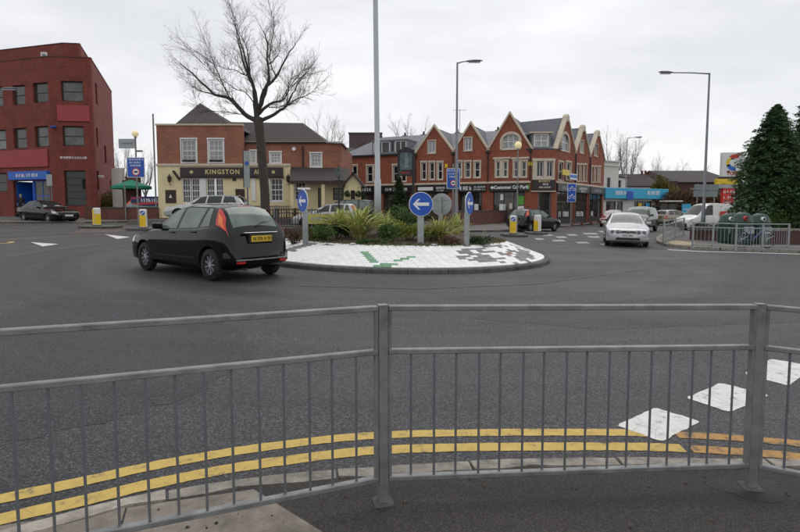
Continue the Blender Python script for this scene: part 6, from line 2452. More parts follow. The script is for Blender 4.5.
for i, py in enumerate((192, 197.5, 203, 208.5, 214)):
    u, v = q(727, py)
    glyph_mb(.62, .2, 95 + i).build('price_digits', 'sign_white', o, (u - .05, -.162, v - .1))
    MB().bbox(q(732, py)[0], q(738, py)[0], -.168, -.161, v - .1, v + .1, .002).build('price_cell', 'sign_white', o)
u, v = q(732, 175.2)
link('lettering', text_mesh('TOTAL', .42, .012, 'total_red', bold=.014), o, (u + .12, -.19, v + .12))
# swirl emblem: broad ring of coloured arcs


def arc_band(r0, r1, a0, a1, sx=1.0, n=16):
    pl = [(r1 * sx * math.cos(a0 + (a1 - a0) * i / n), r1 * math.sin(a0 + (a1 - a0) * i / n)) for i in range(n + 1)]
    pl += [(r0 * sx * math.cos(a0 + (a1 - a0) * i / n), r0 * math.sin(a0 + (a1 - a0) * i / n)) for i in range(n, -1, -1)]
    return MB().xprism(pl, -.195, -.185)


u, v = q(733, 163.5)
arc_band(.30, .62, 1.1, 2.4, 1.1).build('emblem_arc', 'total_red', o, (u + .1, 0, v + .1))
arc_band(.36, .58, 2.2, 3.6, 1.1).build('emblem_arc', 'total_yellow', o, (u, 0, v))
arc_band(.32, .60, 3.4, 4.9, 1.1).build('emblem_arc', 'fascia_blue', o, (u + .02, 0, v + .02))
arc_band(.34, .56, -.9, .9, 1.1).build('emblem_arc', mat('emblem_grey', (.35, .40, .45), .4, .05), o, (u + .06, 0, v))

# ---- right-hand guard rails
mat('rail_grey', (.30, .315, .32), .5, .15, 5, metal=.2)


def rail_run(label, pts, h=1.0, bars=.125):
    b0 = Vector(pts[0])
    o = thing('guard_rail', label, 'railing', b0, 0, 'grey guard rails on the right footway')
    pm = MB().bbox(-.03, .03, -.03, .03, -.05, h, .005).mesh('post', 'rail_grey')
    bm_ = MB().tube([(0, 0, .12), (0, 0, h * .8)], .008, 6).mesh('bar', 'rail_grey')
    for i, p in enumerate(pts):
        link('post', pm, o, Vector(p) - b0)
        if i:
            a, b = Vector(pts[i - 1]) - b0, Vector(p) - b0
            for z, nm in ((h - .03, 'top_rail'), (h * .8, 'middle_rail'), (.12, 'bottom_rail')):
                MB().tube([a + Vector((0, 0, z)), b + Vector((0, 0, z))], .024, 6).build(nm, 'rail_grey', o)
            if bars:
                n_ = max(2, int((b - a).length / bars))
                for k in range(1, n_):
                    link('bar', bm_, o, a.lerp(b, k / n_))
    return o


def foot_pts(pxs):
    return [gz(*gp(px, py, .11).xy, .10) for px, py in pxs]


rail_run('grey guard rail in front of the green recycling banks', foot_pts(((692.5, 247.2), (712.5, 248.2), (735.5, 249.2), (762, 249.2), (788, 248.8))))
rail_run('short grey guard rail behind the silver saloon on the right', foot_pts(((663.5, 243.2), (675, 238.5), (683.5, 234.8))), bars=.34)

# ---- recycling banks
def bank(label, px, py, w, h, door_col):
    b = gp(px, py, .11)
    o = thing('recycling_bank', label, 'recycling bin', gz(b.x, b.y, .1), .1, 'green recycling banks')
    R_ = w / 2
    MB().lathe([(R_ * .92, -.05), (R_ * 1.0, .12), (R_ * .98, h * .62), (R_ * .98, h * .66), (R_ * 1.04, h * .67), (R_ * 1.04, h * .70), (R_ * .98, h * .72), (R_ * .86, h * .85), (R_ * .6, h * .95), (R_ * .2, h)], 26).build('shell', 'bin_green', o, smooth=True)
    MB().lathe([(R_ * .12, h * .98), (R_ * .12, h + .05), (R_ * .2, h + .06), (R_ * .2, h + .09)], 12).build('lifting_eye', 'steel_dark', o)
    y = -R_ * .96
    MB().lathe([(.085, y - .015), (.095, y - .0), (.095, y + .1)], 18, -.12, h * .80, axis='Y').build('hole_ring', door_col, o)
    MB().lathe([(.06, y - .025), (.06, y - .012)], 16, -.12, h * .80, axis='Y').build('hole', 'black', o)
    MB().bbox(-.2, .25, -R_ - .015, -R_ + .06, h * .34, h * .55, .005).build('notice', 'sign_back', o)
    return o


bank('left green recycling bank, partly behind the next one', 727.5, 243.0, .78, 1.36, 'sign_white')
bank('middle green recycling bank with a red ringed hole', 741, 244.3, .84, 1.42, 'total_red')
bank('right green recycling bank with a white ringed hole, behind the bicycle', 758.5, 243.8, .84, 1.38, 'sign_white')

# ---- bicycle against the rail
b = gp(760, 248.6, .11)
bk = thing('bicycle', 'blue and silver bicycle leaning on the grey rail by the recycling banks', 'bicycle', gz(b.x, b.y + .32, .1), .05)
lean = -.10
R_ = .33
for xw in (-.52, .52):
    t = MB()
    n1, n2 = 30, 6
    for i in range(n1):
        q = 2 * PI * i / n1
        for j in range(n2):
            w = 2 * PI * j / n2
            rr = R_ + .02 * math.cos(w)
            t.v.append((xw + rr * math.cos(q), .02 * math.sin(w), R_ + .02 + rr * math.sin(q)))
    for i in range(n1):
        for j in range(n2):
            t.f.append((i * n2 + j, ((i + 1) % n1) * n2 + j, ((i + 1) % n1) * n2 + (j + 1) % n2, i * n2 + (j + 1) % n2))
    wo = t.build('wheel', 'rubber', bk)
    sp = MB()
    for i in range(14):
        q = 2 * PI * i / 14
        sp.tube([(xw, 0, R_ + .02), (xw + (R_ - .02) * math.cos(q), 0, R_ + .02 + (R_ - .02) * math.sin(q))], .0025, 3)
    sp.build('spokes', 'chrome', wo)
mat('bike_blue', (.10, .12, .36), .35, .1, 3)
fr = MB()
h0 = R_ + .02
fr.tube([(-.08, 0, h0 - .04), (-.2, 0, .82)], .017, 7)
fr.tube([(-.08, 0, h0 - .04), (.36, 0, .74)], .02, 7)
fr.tube([(-.18, 0, .76), (.34, 0, .82)], .016, 7)
fr.tube([(-.52, 0, h0), (-.08, 0, h0 - .04)], .011, 6)
fr.tube([(-.52, 0, h0), (-.18, 0, .76)], .010, 6)
fr.build('frame', 'bike_blue', bk)
MB().tube([(.52, 0, h0), (.40, 0, .70), (.34, 0, .88)], [.012, .016, .016], 6).build('fork', 'galv_light', bk)
MB().tube([(.34, -.28, .98), (.38, -.1, .96), (.36, 0, .93), (.38, .1, .96), (.34, .28, .98)], .012, 6).build('handlebar', 'black', bk)
MB().bbox(-.33, -.08, -.07, .07, .86, .92, .03).build('saddle', 'black', bk)
MB().lathe([(.09, -.015), (.09, .015)], 16, -.08, h0 - .04, axis='Y').build('chainring', 'steel_dark', bk)
MB().tube([(-.08, -.04, h0 - .04), (-.02, -.05, h0 - .19)], .01, 5).tube([(-.02, -.05, h0 - .19), (-.02, -.14, h0 - .19)], .014, 5).build('pedal_crank', 'steel_dark', bk)
bk.rotation_euler = (lean, 0, .05)

# ---- walls
def brick_wall(name, label, a, b, h, t=.3, m='brick_wall', z=None, cop='kerb_dark', zoff=.05):
    a, b = Vector(a), Vector(b)
    z0 = (G(a.x, a.y) + G(b.x, b.y)) / 2 - zoff if z is None else z
    o = thing(name, label, 'wall', (a.x, a.y, z0))
    F_ = Fac(o, a, b, z0)
    F_.wall('brickwork', m, (), h, t=t)
    n_ = max(1, int(F_.L / .9))
    for i in range(n_):
        F_.box('coping_stone', cop, F_.L * i / n_ + .006, F_.L * (i + 1) / n_ - .006, -.04, t + .04, h + .002, h + .085)
    return o


a, b = gp(85, 219.3, .11), gp(158, 220.4, .11)
WL = (a.copy(), b.copy())
brick_wall('low_brick_wall', 'low red brick boundary wall under the green parasol, left of the pub', (a.x, a.y), (b.x, b.y), 1.0)
a, b = gp(443, 227, .11), gp(511, 223.5, .11)
brick_wall('low_brick_wall', 'long dark red brick wall in front of the car park shop', (a.x, a.y), (b.x, b.y + 2.2), 1.18)
a, b = gp(703, 241, .11), gp(733, 243, .11)
brick_wall('low_brick_wall', 'low mossy brick wall left of the recycling banks', (a.x, a.y + 1.2), (b.x, b.y + 1.0), .62, m='brick_dark')
a, b = gp(768, 246, .11), gp(830, 246.5, .11)
brick_wall('low_brick_wall', 'dark brick wall below the conifers with pale coping', (a.x, a.y + 1.2), (b.x + 3, b.y + 1.2), .78, m='brick_dark', cop='kerb')

# pub forecourt: raised level yard behind the wall
fc = [(WL[1].x + .1, WL[1].y + .5), (WL[1].x + .3, 34.6), (-9.6, 34.2), (-7.0, 36.0), (-6.6, 37.4), (-6.6, 46), (-24, 46), (WL[0].x - .3, WL[0].y + .5)]
tag(MB().prism(ccw(fc), .2, .98).build('pub_forecourt', 'footway_grey'), kind='structure')
fc2 = [(-8.6, 29.0), (.2, 29.0), (.2, 37.2), (-6.5, 37.2), (-6.9, 35.8), (-9.3, 34.0)]
tag(MB().prism(ccw(fc2), .2, .60).build('pub_car_park', 'asphalt_old'), kind='structure')
fc3 = [(-6.55, 37.45), (0.0, 37.45), (.0, 46), (-6.55, 46)]
tag(MB().prism(ccw(fc3), .2, .97).build('porch_terrace', 'footway_grey'), kind='structure')

# brown railing and timber picnic table outside the pub
def picket(label, a, b, z, h):
    a, b = Vector(a), Vector(b)
    o = thing('picket_railing', label, 'railing', (a.x, a.y, z), math.atan2(b.y - a.y, b.x - a.x), 'brown railings outside the pub')
    L_ = (b - a).length
    MB().box(0, L_, -.02, .02, h - .05, h).build('top_rail', 'timber_dark', o)
    MB().box(0, L_, -.02, .02, .12, .17).build('bottom_rail', 'timber_dark', o)
    pm = MB().bbox(-.04, .04, -.04, .04, -.05, h + .06, .01).mesh('post', 'galv_dark')
    bm_ = MB().bbox(-.018, .018, -.014, .014, .17, h - .05, .004).mesh('bar', 'timber_dark')
    for k in range(int(L_ / 2) + 1):
        link('post', pm, o, (min(L_ - .04, k * 2 + .04), -.06, 0))
    for k in range(1, int(L_ / .15)):
        link('bar', bm_, o, (k * .15, 0, 0))
    return o


picket('brown picket railing behind the left roundel', (-8.7, 29.1), (-4.0, 28.9), .58, 1.05)
picket('brown picket railing right of the bare tree trunk in front of the pub', (-9.7, 34.1), (-7.1, 35.7), .96, .9)
d = 36.5
x = at(286, 210, d).x
o = thing('picnic_table', 'dark timber picnic table outside the pub window', 'table', (x, d, .97))
MB().bbox(-.8, .8, -.35, .35, .70, .75, .01).build('table_top', 'timber_dark', o)
for s_ in (-1, 1):
    MB().bbox(-.8, .8, s_ * .68 - .13, s_ * .68 + .13, .42, .46, .01).build('bench', 'timber_dark', o)
    MB().xprism([(s_ * .6 - .04, 0), (s_ * .6 + .04, 0), (s_ * .6 + .04, .7), (s_ * .6 - .04, .7)], -.32, -.26).build('leg', 'timber_dark', o)
    MB().xprism([(s_ * .6 - .04, 0), (s_ * .6 + .04, 0), (s_ * .6 + .04, .7), (s_ * .6 - .04, .7)], .26, .32).build('leg', 'timber_dark', o)
    MB().box(s_ * .6 - .03, s_ * .6 + .03, -.75, .75, .36, .42).build('brace', 'timber_dark', o)

# yellow banner on the railing, striped banner by the parasol
a, b = at(305, 224, 28.6), at(338, 214, 28.6)
o = thing('yellow_banner', 'yellow banner tied to the railing behind the left roundel', 'banner', (a.x, 28.6, .60))
bx = b.x - a.x
hb = min(1.0, b.z - .60)
MB().bbox(0, bx, -.01, .01, hb - .52, hb, .003).build('cloth', mat('banner_yellow', (.42, .40, .10), .7, .3, 4), o)
glyph_mb(bx * .6, .2, 97).build('lettering', 'sign_back', o, (bx / 2, -.012, hb - .36))
for k in (.05, bx - .05):
    MB().tube([(k, .02, -.03), (k, .02, hb)], .02, 6).build('stake', 'timber_dark', o)
a, b = at(131, 206, 40.4), at(161, 196.5, 40.4)
o = thing('striped_banner', 'dark blue and red striped banner with white lettering under the green parasol', 'banner', (a.x, 40.4, .98))
w = b.x - a.x
z0_, z1_ = a.z - .98, b.z - .98
MB().bbox(0, w, -.01, .01, z0_, z1_, .003).build('cloth', mat('banner_navy', (.03, .035, .12), .6, .2, 4), o)
MB().xprism([(0, z0_ + .05), (w, z0_ + .2), (w, z0_ + .32), (0, z0_ + .2)], -.016, -.011).build('red_stripe', 'total_red', o)
MB().xprism([(0, z1_ - .2), (w * .35, z1_ - .1), (w * .35, z1_ - .02), (0, z1_ - .1)], -.016, -.011).build('red_stripe', 'total_red', o)
glyph_mb(w * .55, .24, 98).build('lettering', 'sign_white', o, (w * .62, -.012, z0_ + .3))
for k in (.03, w - .03):
    MB().tube([(k, .03, -.03), (k, .03, z1_ + .05)], .025, 6).build('stake', 'galv', o)

# green parasol
d = 42.5
c = at(131, 180, d)
o = thing('garden_parasol', 'dark green garden parasol beside the pub', 'parasol', (c.x, d, .97))
top = at(131, 179.5, d).z - .97
rim = at(131, 187, d).z - .97
Rp = 19 / F_PX * d
m = MB()
n_ = 8
m.v.append((0, 0, top))
for k in range(n_):
    q = 2 * PI * k / n_ + .2
    m.v.append((Rp * .55 * math.cos(q), Rp * .55 * math.sin(q), rim + (top - rim) * .48))
for k in range(n_):
    q = 2 * PI * k / n_ + .2
    m.v.append((Rp * math.cos(q), Rp * math.sin(q), rim + .05))
for k in range(n_):
    q = 2 * PI * k / n_ + .2
    m.v.append((Rp * 1.01 * math.cos(q), Rp * 1.01 * math.sin(q), rim - .16))
for k in range(n_):
    k2 = (k + 1) % n_
    m.f += [(0, 1 + k, 1 + k2), (1 + k, 9 + k, 9 + k2, 1 + k2), (9 + k, 17 + k, 17 + k2, 9 + k2)]
m.build('canopy', 'parasol', o)
MB().tube([(0, 0, -.05), (0, 0, top + .08)], .035, 8).build('pole', 'timber_dark', o)
MB().lathe([(.3, 0), (.3, .06), (.08, .1)], 16).build('base', 'kerb_dark', o)

# pub's framed hanging sign on two posts, and the lantern post
d = 32.5
c = at(406, 200, d)
z0 = G(c.x, d) + .1
o = thing('pub_sign', 'tall dark framed pub sign with painted figure panel on posts behind the island', 'sign', (c.x, d, z0))
X = lambda px: at(px, 210, d).x - c.x
Z = lambda py: at(406, py, d).z - z0
for px in (398.6, 413.2):
    MB().bbox(X(px) - .07, X(px) + .07, -.07, .07, -.05, Z(149.5), .01).build('post', 'black', o)
MB().bbox(X(399), X(413), -.06, .06, Z(171), Z(170), .01).build('cross_rail', 'black', o)
MB().bbox(X(399), X(413), -.06, .06, Z(176), Z(174.5), .01).build('cross_rail', 'black', o)
m = MB()
pl = [(X(398), Z(152)), (X(398), Z(150)), (X(402), Z(149)), (X(404), Z(147.6)), (X(406), Z(147)), (X(408), Z(147.6)), (X(410), Z(149)), (X(414), Z(150)), (X(414), Z(152))]
m.xprism(pl[::-1], -.08, .08)
m.build('head_board', 'black', o)
MB().box(X(399.5), X(412.5), -.03, .03, Z(170), Z(152)).build('picture_panel', mat('pub_picture', (.035, .06, .065), .5, .5, 3, col2=(.14, .19, .19)), o)
fig = [(X(404.6), Z(168)), (X(408.2), Z(168)), (X(407.8), Z(161)), (X(408.6), Z(159)), (X(407.2), Z(156.4)), (X(407), Z(154)), (X(406.2), Z(153.2)), (X(405.4), Z(154)), (X(405.4), Z(156.4)), (X(404.2), Z(159)), (X(405), Z(161))]
MB().xprism(fig, -.036, -.031).build('painted_figure', mat('pub_figure', (.17, .22, .21), .6, .3, 6), o)
MB().box(X(400), X(412), -.04, .04, Z(174.3), Z(171.2)).build('name_board', 'fascia_dark', o)
glyph_mb(.5, .09, 99).build('lettering', 'sign_red', o, (0, -.042, Z(173.4)))
d = 27.5
c = at(339, 210, d)
o = thing('lantern_post', 'black old style lantern post behind the island plants', 'lamp', (c.x, d, G(c.x, d) - .02))
h = at(339, 178, d).z - o.location.z
MB().tube([(0, 0, -.05), (0, 0, .5), (0, 0, .52), (0, 0, h)], [.09, .08, .045, .035], 10).build('column', 'black', o)
MB().lathe([(.06, h), (.11, h + .06), (.16, h + .36), (.17, h + .38)], 6).build('lantern', 'car_glass_sky', o)
MB().lathe([(.19, h + .38), (.08, h + .50), (.03, h + .58), (.03, h + .64)], 6).build('lantern_roof', 'black', o)
MB().tube([(-.22, 0, h - .12), (.22, 0, h - .12)], .014, 6).build('ladder_bar', 'black', o)

# red and white barrier pipes lying along the kerb by the terrace
a, b = gp(571, 226.3, .11), gp(599, 222.8, .11)
mat('barrier_red', (.16, .03, .028), .7, .25, 4)
o = thing('red_barrier', 'low red barrier rail lying along the kerb before the terrace corner', 'barrier', (a.x, a.y, a.z))
dv = b - a
for k, z in ((0, .16),):
    MB().tube([Vector((0, 0, z)), dv + Vector((0, 0, z))], .03, 8).build('rail', 'barrier_red', o)
for t in (0.02, .33, .66, .98):
    p_ = dv * t
    MB().bbox(p_.x - .04, p_.x + .04, p_.y - .2, p_.y + .2, p_.z - .03, p_.z + .2, .01).build('foot', 'barrier_red', o)
# ================================================================== PLANTS AND TREES
def leaf_quad(mb, c, t, n, l, w):
    """pointed leaf: 4-vertex diamond along t"""
    s = t.cross(n)
    if s.length < 1e-6:
        s = t.cross(Vector((.3, .5, .8)))
    s.normalize()
    mb.v += [(c - t * l * .5)[:], (c + s * w * .5)[:], (c + t * l * .5)[:], (c - s * w * .5)[:]]
    k = len(mb.v) - 4
    mb.f.append((k, k + 1, k + 2, k + 3))


def rv(r):
    return Vector((r.gauss(0, 1), r.gauss(0, 1), r.gauss(0, 1))).normalized()


def shrub(name, label, cat, loc, rx, ry, h, n, m, ll=.07, lw=.035, seed=0, group=None, up=.3, twig='twig'):
    r = random.Random(seed)
    o = thing(name, label, cat, loc, 0, group)
    lumps = [(Vector((r.uniform(-.55, .55) * rx, r.uniform(-.55, .55) * ry, h * r.uniform(.35, .72))), r.uniform(.32, .5)) for _ in range(9)]
    mb = MB()
    st = MB()
    for c, s in lumps:
        mid = c * .5 + Vector((r.uniform(-.05, .05), r.uniform(-.05, .05), 0))
        st.tube([(c.x * .15, c.y * .15, -.03), mid, c], [.016, .011, .005], 5)
        for _ in range(5):
            e = c + Vector((r.uniform(-1, 1) * rx * s, r.uniform(-1, 1) * ry * s, r.uniform(-.3, 1) * h * s))
            st.tube([c, e], [.005, .002], 3)
    for _ in range(n):
        c, s = r.choice(lumps)
        d = rv(r)
        q = c + Vector((d.x * rx * s, d.y * ry * s, d.z * h * s * .8)) * (r.random() ** .4)
        if q.z < .01:
            q.z = .01 + r.random() * .1
        t = (d + Vector((0, 0, up)) + rv(r) * .7).normalized()
        k = r.uniform(.6, 1.3)
        leaf_quad(mb, q, t, rv(r), ll * k, lw * k)
    tag(mb.build('foliage', m, o), kind='stuff')
    st.build('stems', twig, o)
    return o


def strap_plant(label, loc, R_, h, n, seed, m='leaf_strap', group='spiky variegated plants on the island', w=.05):
    r = random.Random(seed)
    o = thing('strap_leaved_plant', label, 'plant', loc, 0, group)
    mb = MB()
    for i in range(n):
        q = r.uniform(0, 2 * PI)
        out = R_ * r.uniform(.25, 1.0)
        hh = h * (1.1 - .55 * (out / R_) ** 1.5) * r.uniform(.75, 1.1)
        b0 = Vector((r.gauss(0, .06), r.gauss(0, .06), 0))
        side = Vector((-math.sin(q), math.cos(q), 0))
        ww = w * r.uniform(.6, 1.15)
        droop = r.uniform(.1, .75) * (out / R_)
        k0 = len(mb.v)
        S_ = 7
        for j in range(S_ + 1):
            t = j / S_
            p = b0 + Vector((math.cos(q), math.sin(q), 0)) * (out * t ** 1.25) + Vector((0, 0, hh * (1.35 * t - .35 * t * t - droop * max(0, t - .45) ** 2 * 2.6)))
            wd = ww * (1 - t ** 3) * (.55 + .45 * min(1, t * 4)) + .002
            tw = side * math.cos(t * r.uniform(-.1, .5)) + Vector((0, 0, .25 * math.sin(t * 3)))
            mb.v += [(p - tw * wd / 2)[:], (p + Vector((0, 0, -.008)))[:], (p + tw * wd / 2)[:]]
        for j in range(S_):
            a = k0 + j * 3
            mb.f += [(a, a + 1, a + 4, a + 3), (a + 1, a + 2, a + 5, a + 4)]
    tag(mb.build('leaves', m, o), kind='stuff')
    MB().lathe([(.10, -.04), (.13, .05), (.09, .16), (.03, .2)], 10).build('crown_base', 'leaf_brown', o)
    return o


def ip(px, d):
    x = at(px, 210, d).x
    return Vector((x, d, island_z(x, d) - .03))


strap_plant('large yellow green spiky plant left of the thick mast', ip(360, 14.9), 1.12, 1.05, 170, 1, w=.055)
strap_plant('paler spiky plant just left of the thick mast, behind the largest', ip(341, 16.4), .9, .9, 90, 2)
strap_plant('small spiky plant at the foot of the thick mast', ip(384, 15.6), .7, .78, 70, 3)
strap_plant('bright yellow spiky plant between the two right arrow signs', ip(440, 14.9), .8, .74, 110, 4, w=.045)
strap_plant('spiky plant behind the right arrow sign', ip(457, 16.6), .55, .8, 50, 5, w=.04)
G_ = 'low shrubs on the island'
shrub('round_shrub', 'dark green mounded shrub right of the left roundel', 'shrub', ip(326, 14.7), .42, .35, .46, 1500, 'leaf_green', seed=1, group=G_)
shrub('round_shrub', 'dense dark shrub left of the largest spiky plant', 'shrub', ip(338, 15.0), .42, .35, .50, 1700, 'leaf_dark', seed=2, group=G_)
shrub('round_shrub', 'mounded green shrub right of the thick mast', 'shrub', ip(390, 14.4), .5, .35, .46, 1800, 'leaf_green', seed=3, group=G_)
shrub('round_shrub', 'yellow leaved low shrub just left of the facing arrow sign', 'shrub', ip(409, 14.6), .5, .35, .50, 1800, 'leaf_yellow', seed=4, group=G_)
shrub('round_shrub', 'grey green taller shrub behind the facing arrow sign', 'shrub', ip(408, 16.4), .8, .5, .80, 1900, 'leaf_green', seed=5, group=G_)
shrub('round_shrub', 'olive shrub below the grey sign back', 'shrub', ip(434, 14.6), .42, .35, .45, 1200, 'leaf_yellow', seed=6, group=G_)
shrub('low_plant', 'sparse green weed tuft right of the right arrow sign', 'plant', ip(480, 14.7), .45, .3, .30, 600, 'leaf_dark', seed=7, group='weeds on the island')
shrub('low_plant', 'brown withered tuft at the right edge of the mound', 'plant', ip(452, 14.2), .35, .25, .3, 500, 'leaf_brown', seed=8, group='weeds on the island')
shrub('low_plant', 'withered red brown plant beside the left roundel post', 'plant', ip(294, 15.0), .4, .3, .5, 700, 'leaf_brown', seed=9, group='weeds on the island')
shrub('low_plant', 'green and brown tuft between left roundel and shrubs', 'plant', ip(314, 15.2), .4, .3, .42, 700, 'leaf_autumn', seed=10, group='weeds on the island')
shrub('low_plant', 'weeds in front of the thick mast', 'plant', ip(372, 14.0), .5, .15, .18, 500, 'leaf_green', seed=12, group='weeds on the island')
# grass and leaf litter along the edge of the bed
r = random.Random(21)
lit = MB()
for _ in range(2600):
    q = r.uniform(PI * 1.02, PI * 1.98)
    rr = 3.30 - abs(r.gauss(0, .22))
    x, y = IC.x + rr * math.cos(q), IC.y + rr * math.sin(q)
    c = Vector((x, y, island_z(x, y) + r.uniform(0, .05)))
    t = Vector((r.uniform(-1, 1), r.uniform(-1, 1), r.uniform(0, 1.2))).normalized()
    leaf_quad(lit, c, t, rv(r), r.uniform(.03, .09), r.uniform(.01, .035))
tag(lit.build('leaf_litter', mat('litter', (.10, .075, .04), .9, .4, 9, col2=(.16, .17, .06))), 'brown and green leaf litter along the rim of the planted bed', 'leaf litter', kind='stuff')
# pale scraps lying on the soil
for px, py, d, lab in ((353, 240, 13.95, 'pale scrap of litter on the soil below the largest spiky plant'), (434, 241, 13.95, 'pale scrap of litter on the soil right of the facing arrow sign')):
    x = at(px, 210, d).x
    o = MB().bbox(-.07, .07, -.05, .05, 0, .025, .01).build('litter_scrap', 'sign_white', None, (x, d, island_z(x, d) + .02), .4)
    tag(o, lab, 'litter')

# ---- bush against the office
b = gp(101, 217.5, .11)
shrub('bush', 'round olive bush against the office wall beside the leftmost bollard', 'bush', gz(b.x + .1, b.y + 1.6, .1), 1.75, .9, 2.3, 5200, 'leaf_autumn', .13, .07, seed=30)
shrub('bush', 'yellowing bush beyond the cyan shop', 'bush', gz(at(666, 210, 66).x, 66), 2.6, 1.6, 5.6, 6000, 'leaf_autumn', .28, .16, seed=31)
b = at(705, 210, 36.0)
shrub('hedge_bush', 'low green hedge plant on the wall left of the recycling banks', 'bush', gz(at(718, 210, 27.5).x, 27.6, .1), 1.3, .35, .85, 2500, 'leaf_dark', .08, .05, seed=32)
shrub('laurel_bush', 'lighter green leafy shrub at the foot of the conifers', 'bush', gz(at(783, 210, 26.0).x, 26.3, .1), 1.4, .6, 1.5, 3800, 'leaf_green', .10, .055, seed=33)


# ---- conifers
def conifer(label, loc, H, R0, seed, n=16000, group='conifers', prof=None, m='leaf_conifer', ll=.24):
    r = random.Random(seed)
    o = thing('conifer', label, 'tree', loc, r.uniform(0, 6), group)
    tr = MB().tube([(0, 0, -.1), (0, 0, H * .4), (0, 0, H * .96)], [H * .022, H * .015, .015], 8)
    tr.build('trunk', 'bark', o)
    prof = prof or (lambda t: (1 - t) ** .75)
    mb = MB()
    br = MB()
    # boughs: spirals of drooping limbs with sprays of scale foliage along each
    nb = int(n / 24)
    for i in range(nb):
        t = (i + r.random()) / nb
        t = t ** 1.12
        z = H * (.01 + .97 * t)
        q = i * 2.39996 + r.uniform(-.4, .4)
        L_ = R0 * prof(t) * r.uniform(.62, 1.12) + .05
        lump = .84 + .2 * math.sin(3 * q + 5.1 * t + seed) + .16 * math.sin(7 * q - 17 * t + 2 * seed)
        L_ *= lump
        rise = r.uniform(-.1, .65)
        d = Vector((math.cos(q), math.sin(q), 0))
        pts = []
        for j in range(6):
            s = j / 5
            pts.append(Vector((0, 0, z)) + d * (L_ * s) + Vector((0, 0, L_ * (rise * s - .35 * s * s))))
        br.tube(pts, [.03 * (1 - t) + .006, .02 * (1 - t) + .005, .012, .008, .005, .002], 4, False)
        side = Vector((-d.y, d.x, 0))
        for k in range(24):
            s = r.random() ** .5
            f = s * 5
            j = min(4, int(f))
            p = pts[j].lerp(pts[j + 1], f - j)
            spread = L_ * .26 * (1 - s * .75) + .05
            p = p + side * r.uniform(-1, 1) * spread + Vector((0, 0, r.uniform(-.22, .16) * spread * 2))
            tdir = (d * r.uniform(.3, 1.1) + side * r.uniform(-.7, .7) + Vector((0, 0, r.uniform(-.75, .55)))).normalized()
            l = ll * r.uniform(.5, 1.25) * (.55 + .45 * (1 - t))
            nn = (Vector((0, 0, 1)) + rv(r) * .7).normalized()
            leaf_quad(mb, p, tdir, nn, l, l * .38)
            leaf_quad(mb, p + tdir * l * .2 + side * .04, (tdir + side * .7).normalized(), nn, l * .6, l * .22)
            leaf_quad(mb, p + tdir * l * .2 - side * .04, (tdir - side * .7).normalized(), nn, l * .6, l * .22)
    br.build('boughs', 'bark', o)
    tag(mb.build('crown', m, o), kind='stuff')
    return o


pf = lambda t: (1 - t) ** .62 * (1 - .12 * t)
d1 = 27.5
c = at(772, 210, d1)
z0 = G(c.x, d1) + .08
conifer('tall dark conifer behind the recycling banks, its tip just right of the totem', (c.x, d1, z0), at(772, 102, d1).z - z0, 2.6, 41, 44000, prof=lambda t: (1 - t) ** .8 * (.9 + .5 * t))
c = at(806, 210, 29)
conifer('second dark conifer running out of the picture at the right edge', (c.x, 29, G(c.x, 29) + .08), at(800, 88, 29).z - G(c.x, 29), 3.0, 42, 36000, prof=lambda t: (1 - t) ** .75)
c = at(754, 210, 28.4)
conifer('lower dark conifer leaning in front of the totem side', (c.x, 28.4, G(c.x, 28.4) + .08), at(756, 138, 28.4).z - G(c.x, 28.4), 1.3, 43, 15000, prof=lambda t: (1 - t) ** .5)
c = at(792, 210, 27.0)
conifer('broad low conifer filling the gap under the taller pair', (c.x, 27.2, G(c.x, 27.2) + .08), 4.2, 1.6, 46, 12000, prof=lambda t: (1 - t) ** .4)
# small tree between island and terrace
d2 = 26.5
c = at(399, 210, d2)
conifer('small pyramid conifer before the pub sign, behind the island', (c.x, d2, G(c.x, d2)), at(402, 176, d2).z - G(c.x, d2), 1.05, 44, 9000, group=None, prof=lambda t: (1 - t) ** .85, m='leaf_dark', ll=.16)


# ---- bare trees
def limb_twigs(tw, r, p, d, L_, rad, lvl, up=.35, maxl=3, spread=.75, dens=1.0):
    """a slightly wavering shoot with side shoots"""
    n = 3 if lvl < maxl else 2
    pts = [p]
    dd = d.copy()
    for j in range(n):
        dd = (dd + rv(r) * .13 + Vector((0, 0, up * .16))).normalized()
        pts.append(pts[-1] + dd * (L_ / n))
    tw.tube(pts, [rad * (1 - .8 * j / n) for j in range(n + 1)], 3 if lvl > 0 else 4, False)
    if lvl < maxl:
        k = int((5.2, 4.6, 3.4)[min(lvl, 2)] * dens * r.uniform(.7, 1.3))
        for i in range(k):
            s = r.uniform(.18, 1.0)
            f = s * n
            j = min(n - 1, int(f))
            q = pts[j].lerp(pts[j + 1], f - j)
            ax = rv(r)
            nd = (dd + ax * spread + Vector((0, 0, up * .35))).normalized()
            limb_twigs(tw, r, q, nd, L_ * r.uniform(.35, .6) * (1.1 - .4 * s), rad * .5, lvl + 1, up, maxl, spread, dens)


def spline(pts, sub=4):
    out = []
    n = len(pts)
    for i in range(n - 1):
        p0, p1, p2, p3 = pts[max(0, i - 1)], pts[i], pts[i + 1], pts[min(n - 1, i + 2)]
        for k in range(sub):
            t = k / sub
            out.append(.5 * ((2 * p1) + (p2 - p0) * t + (2 * p0 - 5 * p1 + 4 * p2 - p3) * t * t + (3 * p1 - p0 - 3 * p2 + p3) * t ** 3))
    out.append(pts[-1])
    return out


TD = 31.0
zr = lambda a, b: (150 + a / 4, b / 4)
tb = at(264, 210, TD)
tz0 = .55
bare = thing('bare_tree', 'large leafless street tree with spreading limbs in front of the pub', 'tree', (tb.x, TD, tz0))
r = random.Random(77)


def tpt(zx, zy, dy=0.0):
    px, py = zr(435 + (zx - 435) * .87, 490 - (490 - zy) * .82)
    q = at(px, py, TD)
    s = (TD + dy) / TD
    return Vector((q.x - tb.x, dy, q.z - tz0))


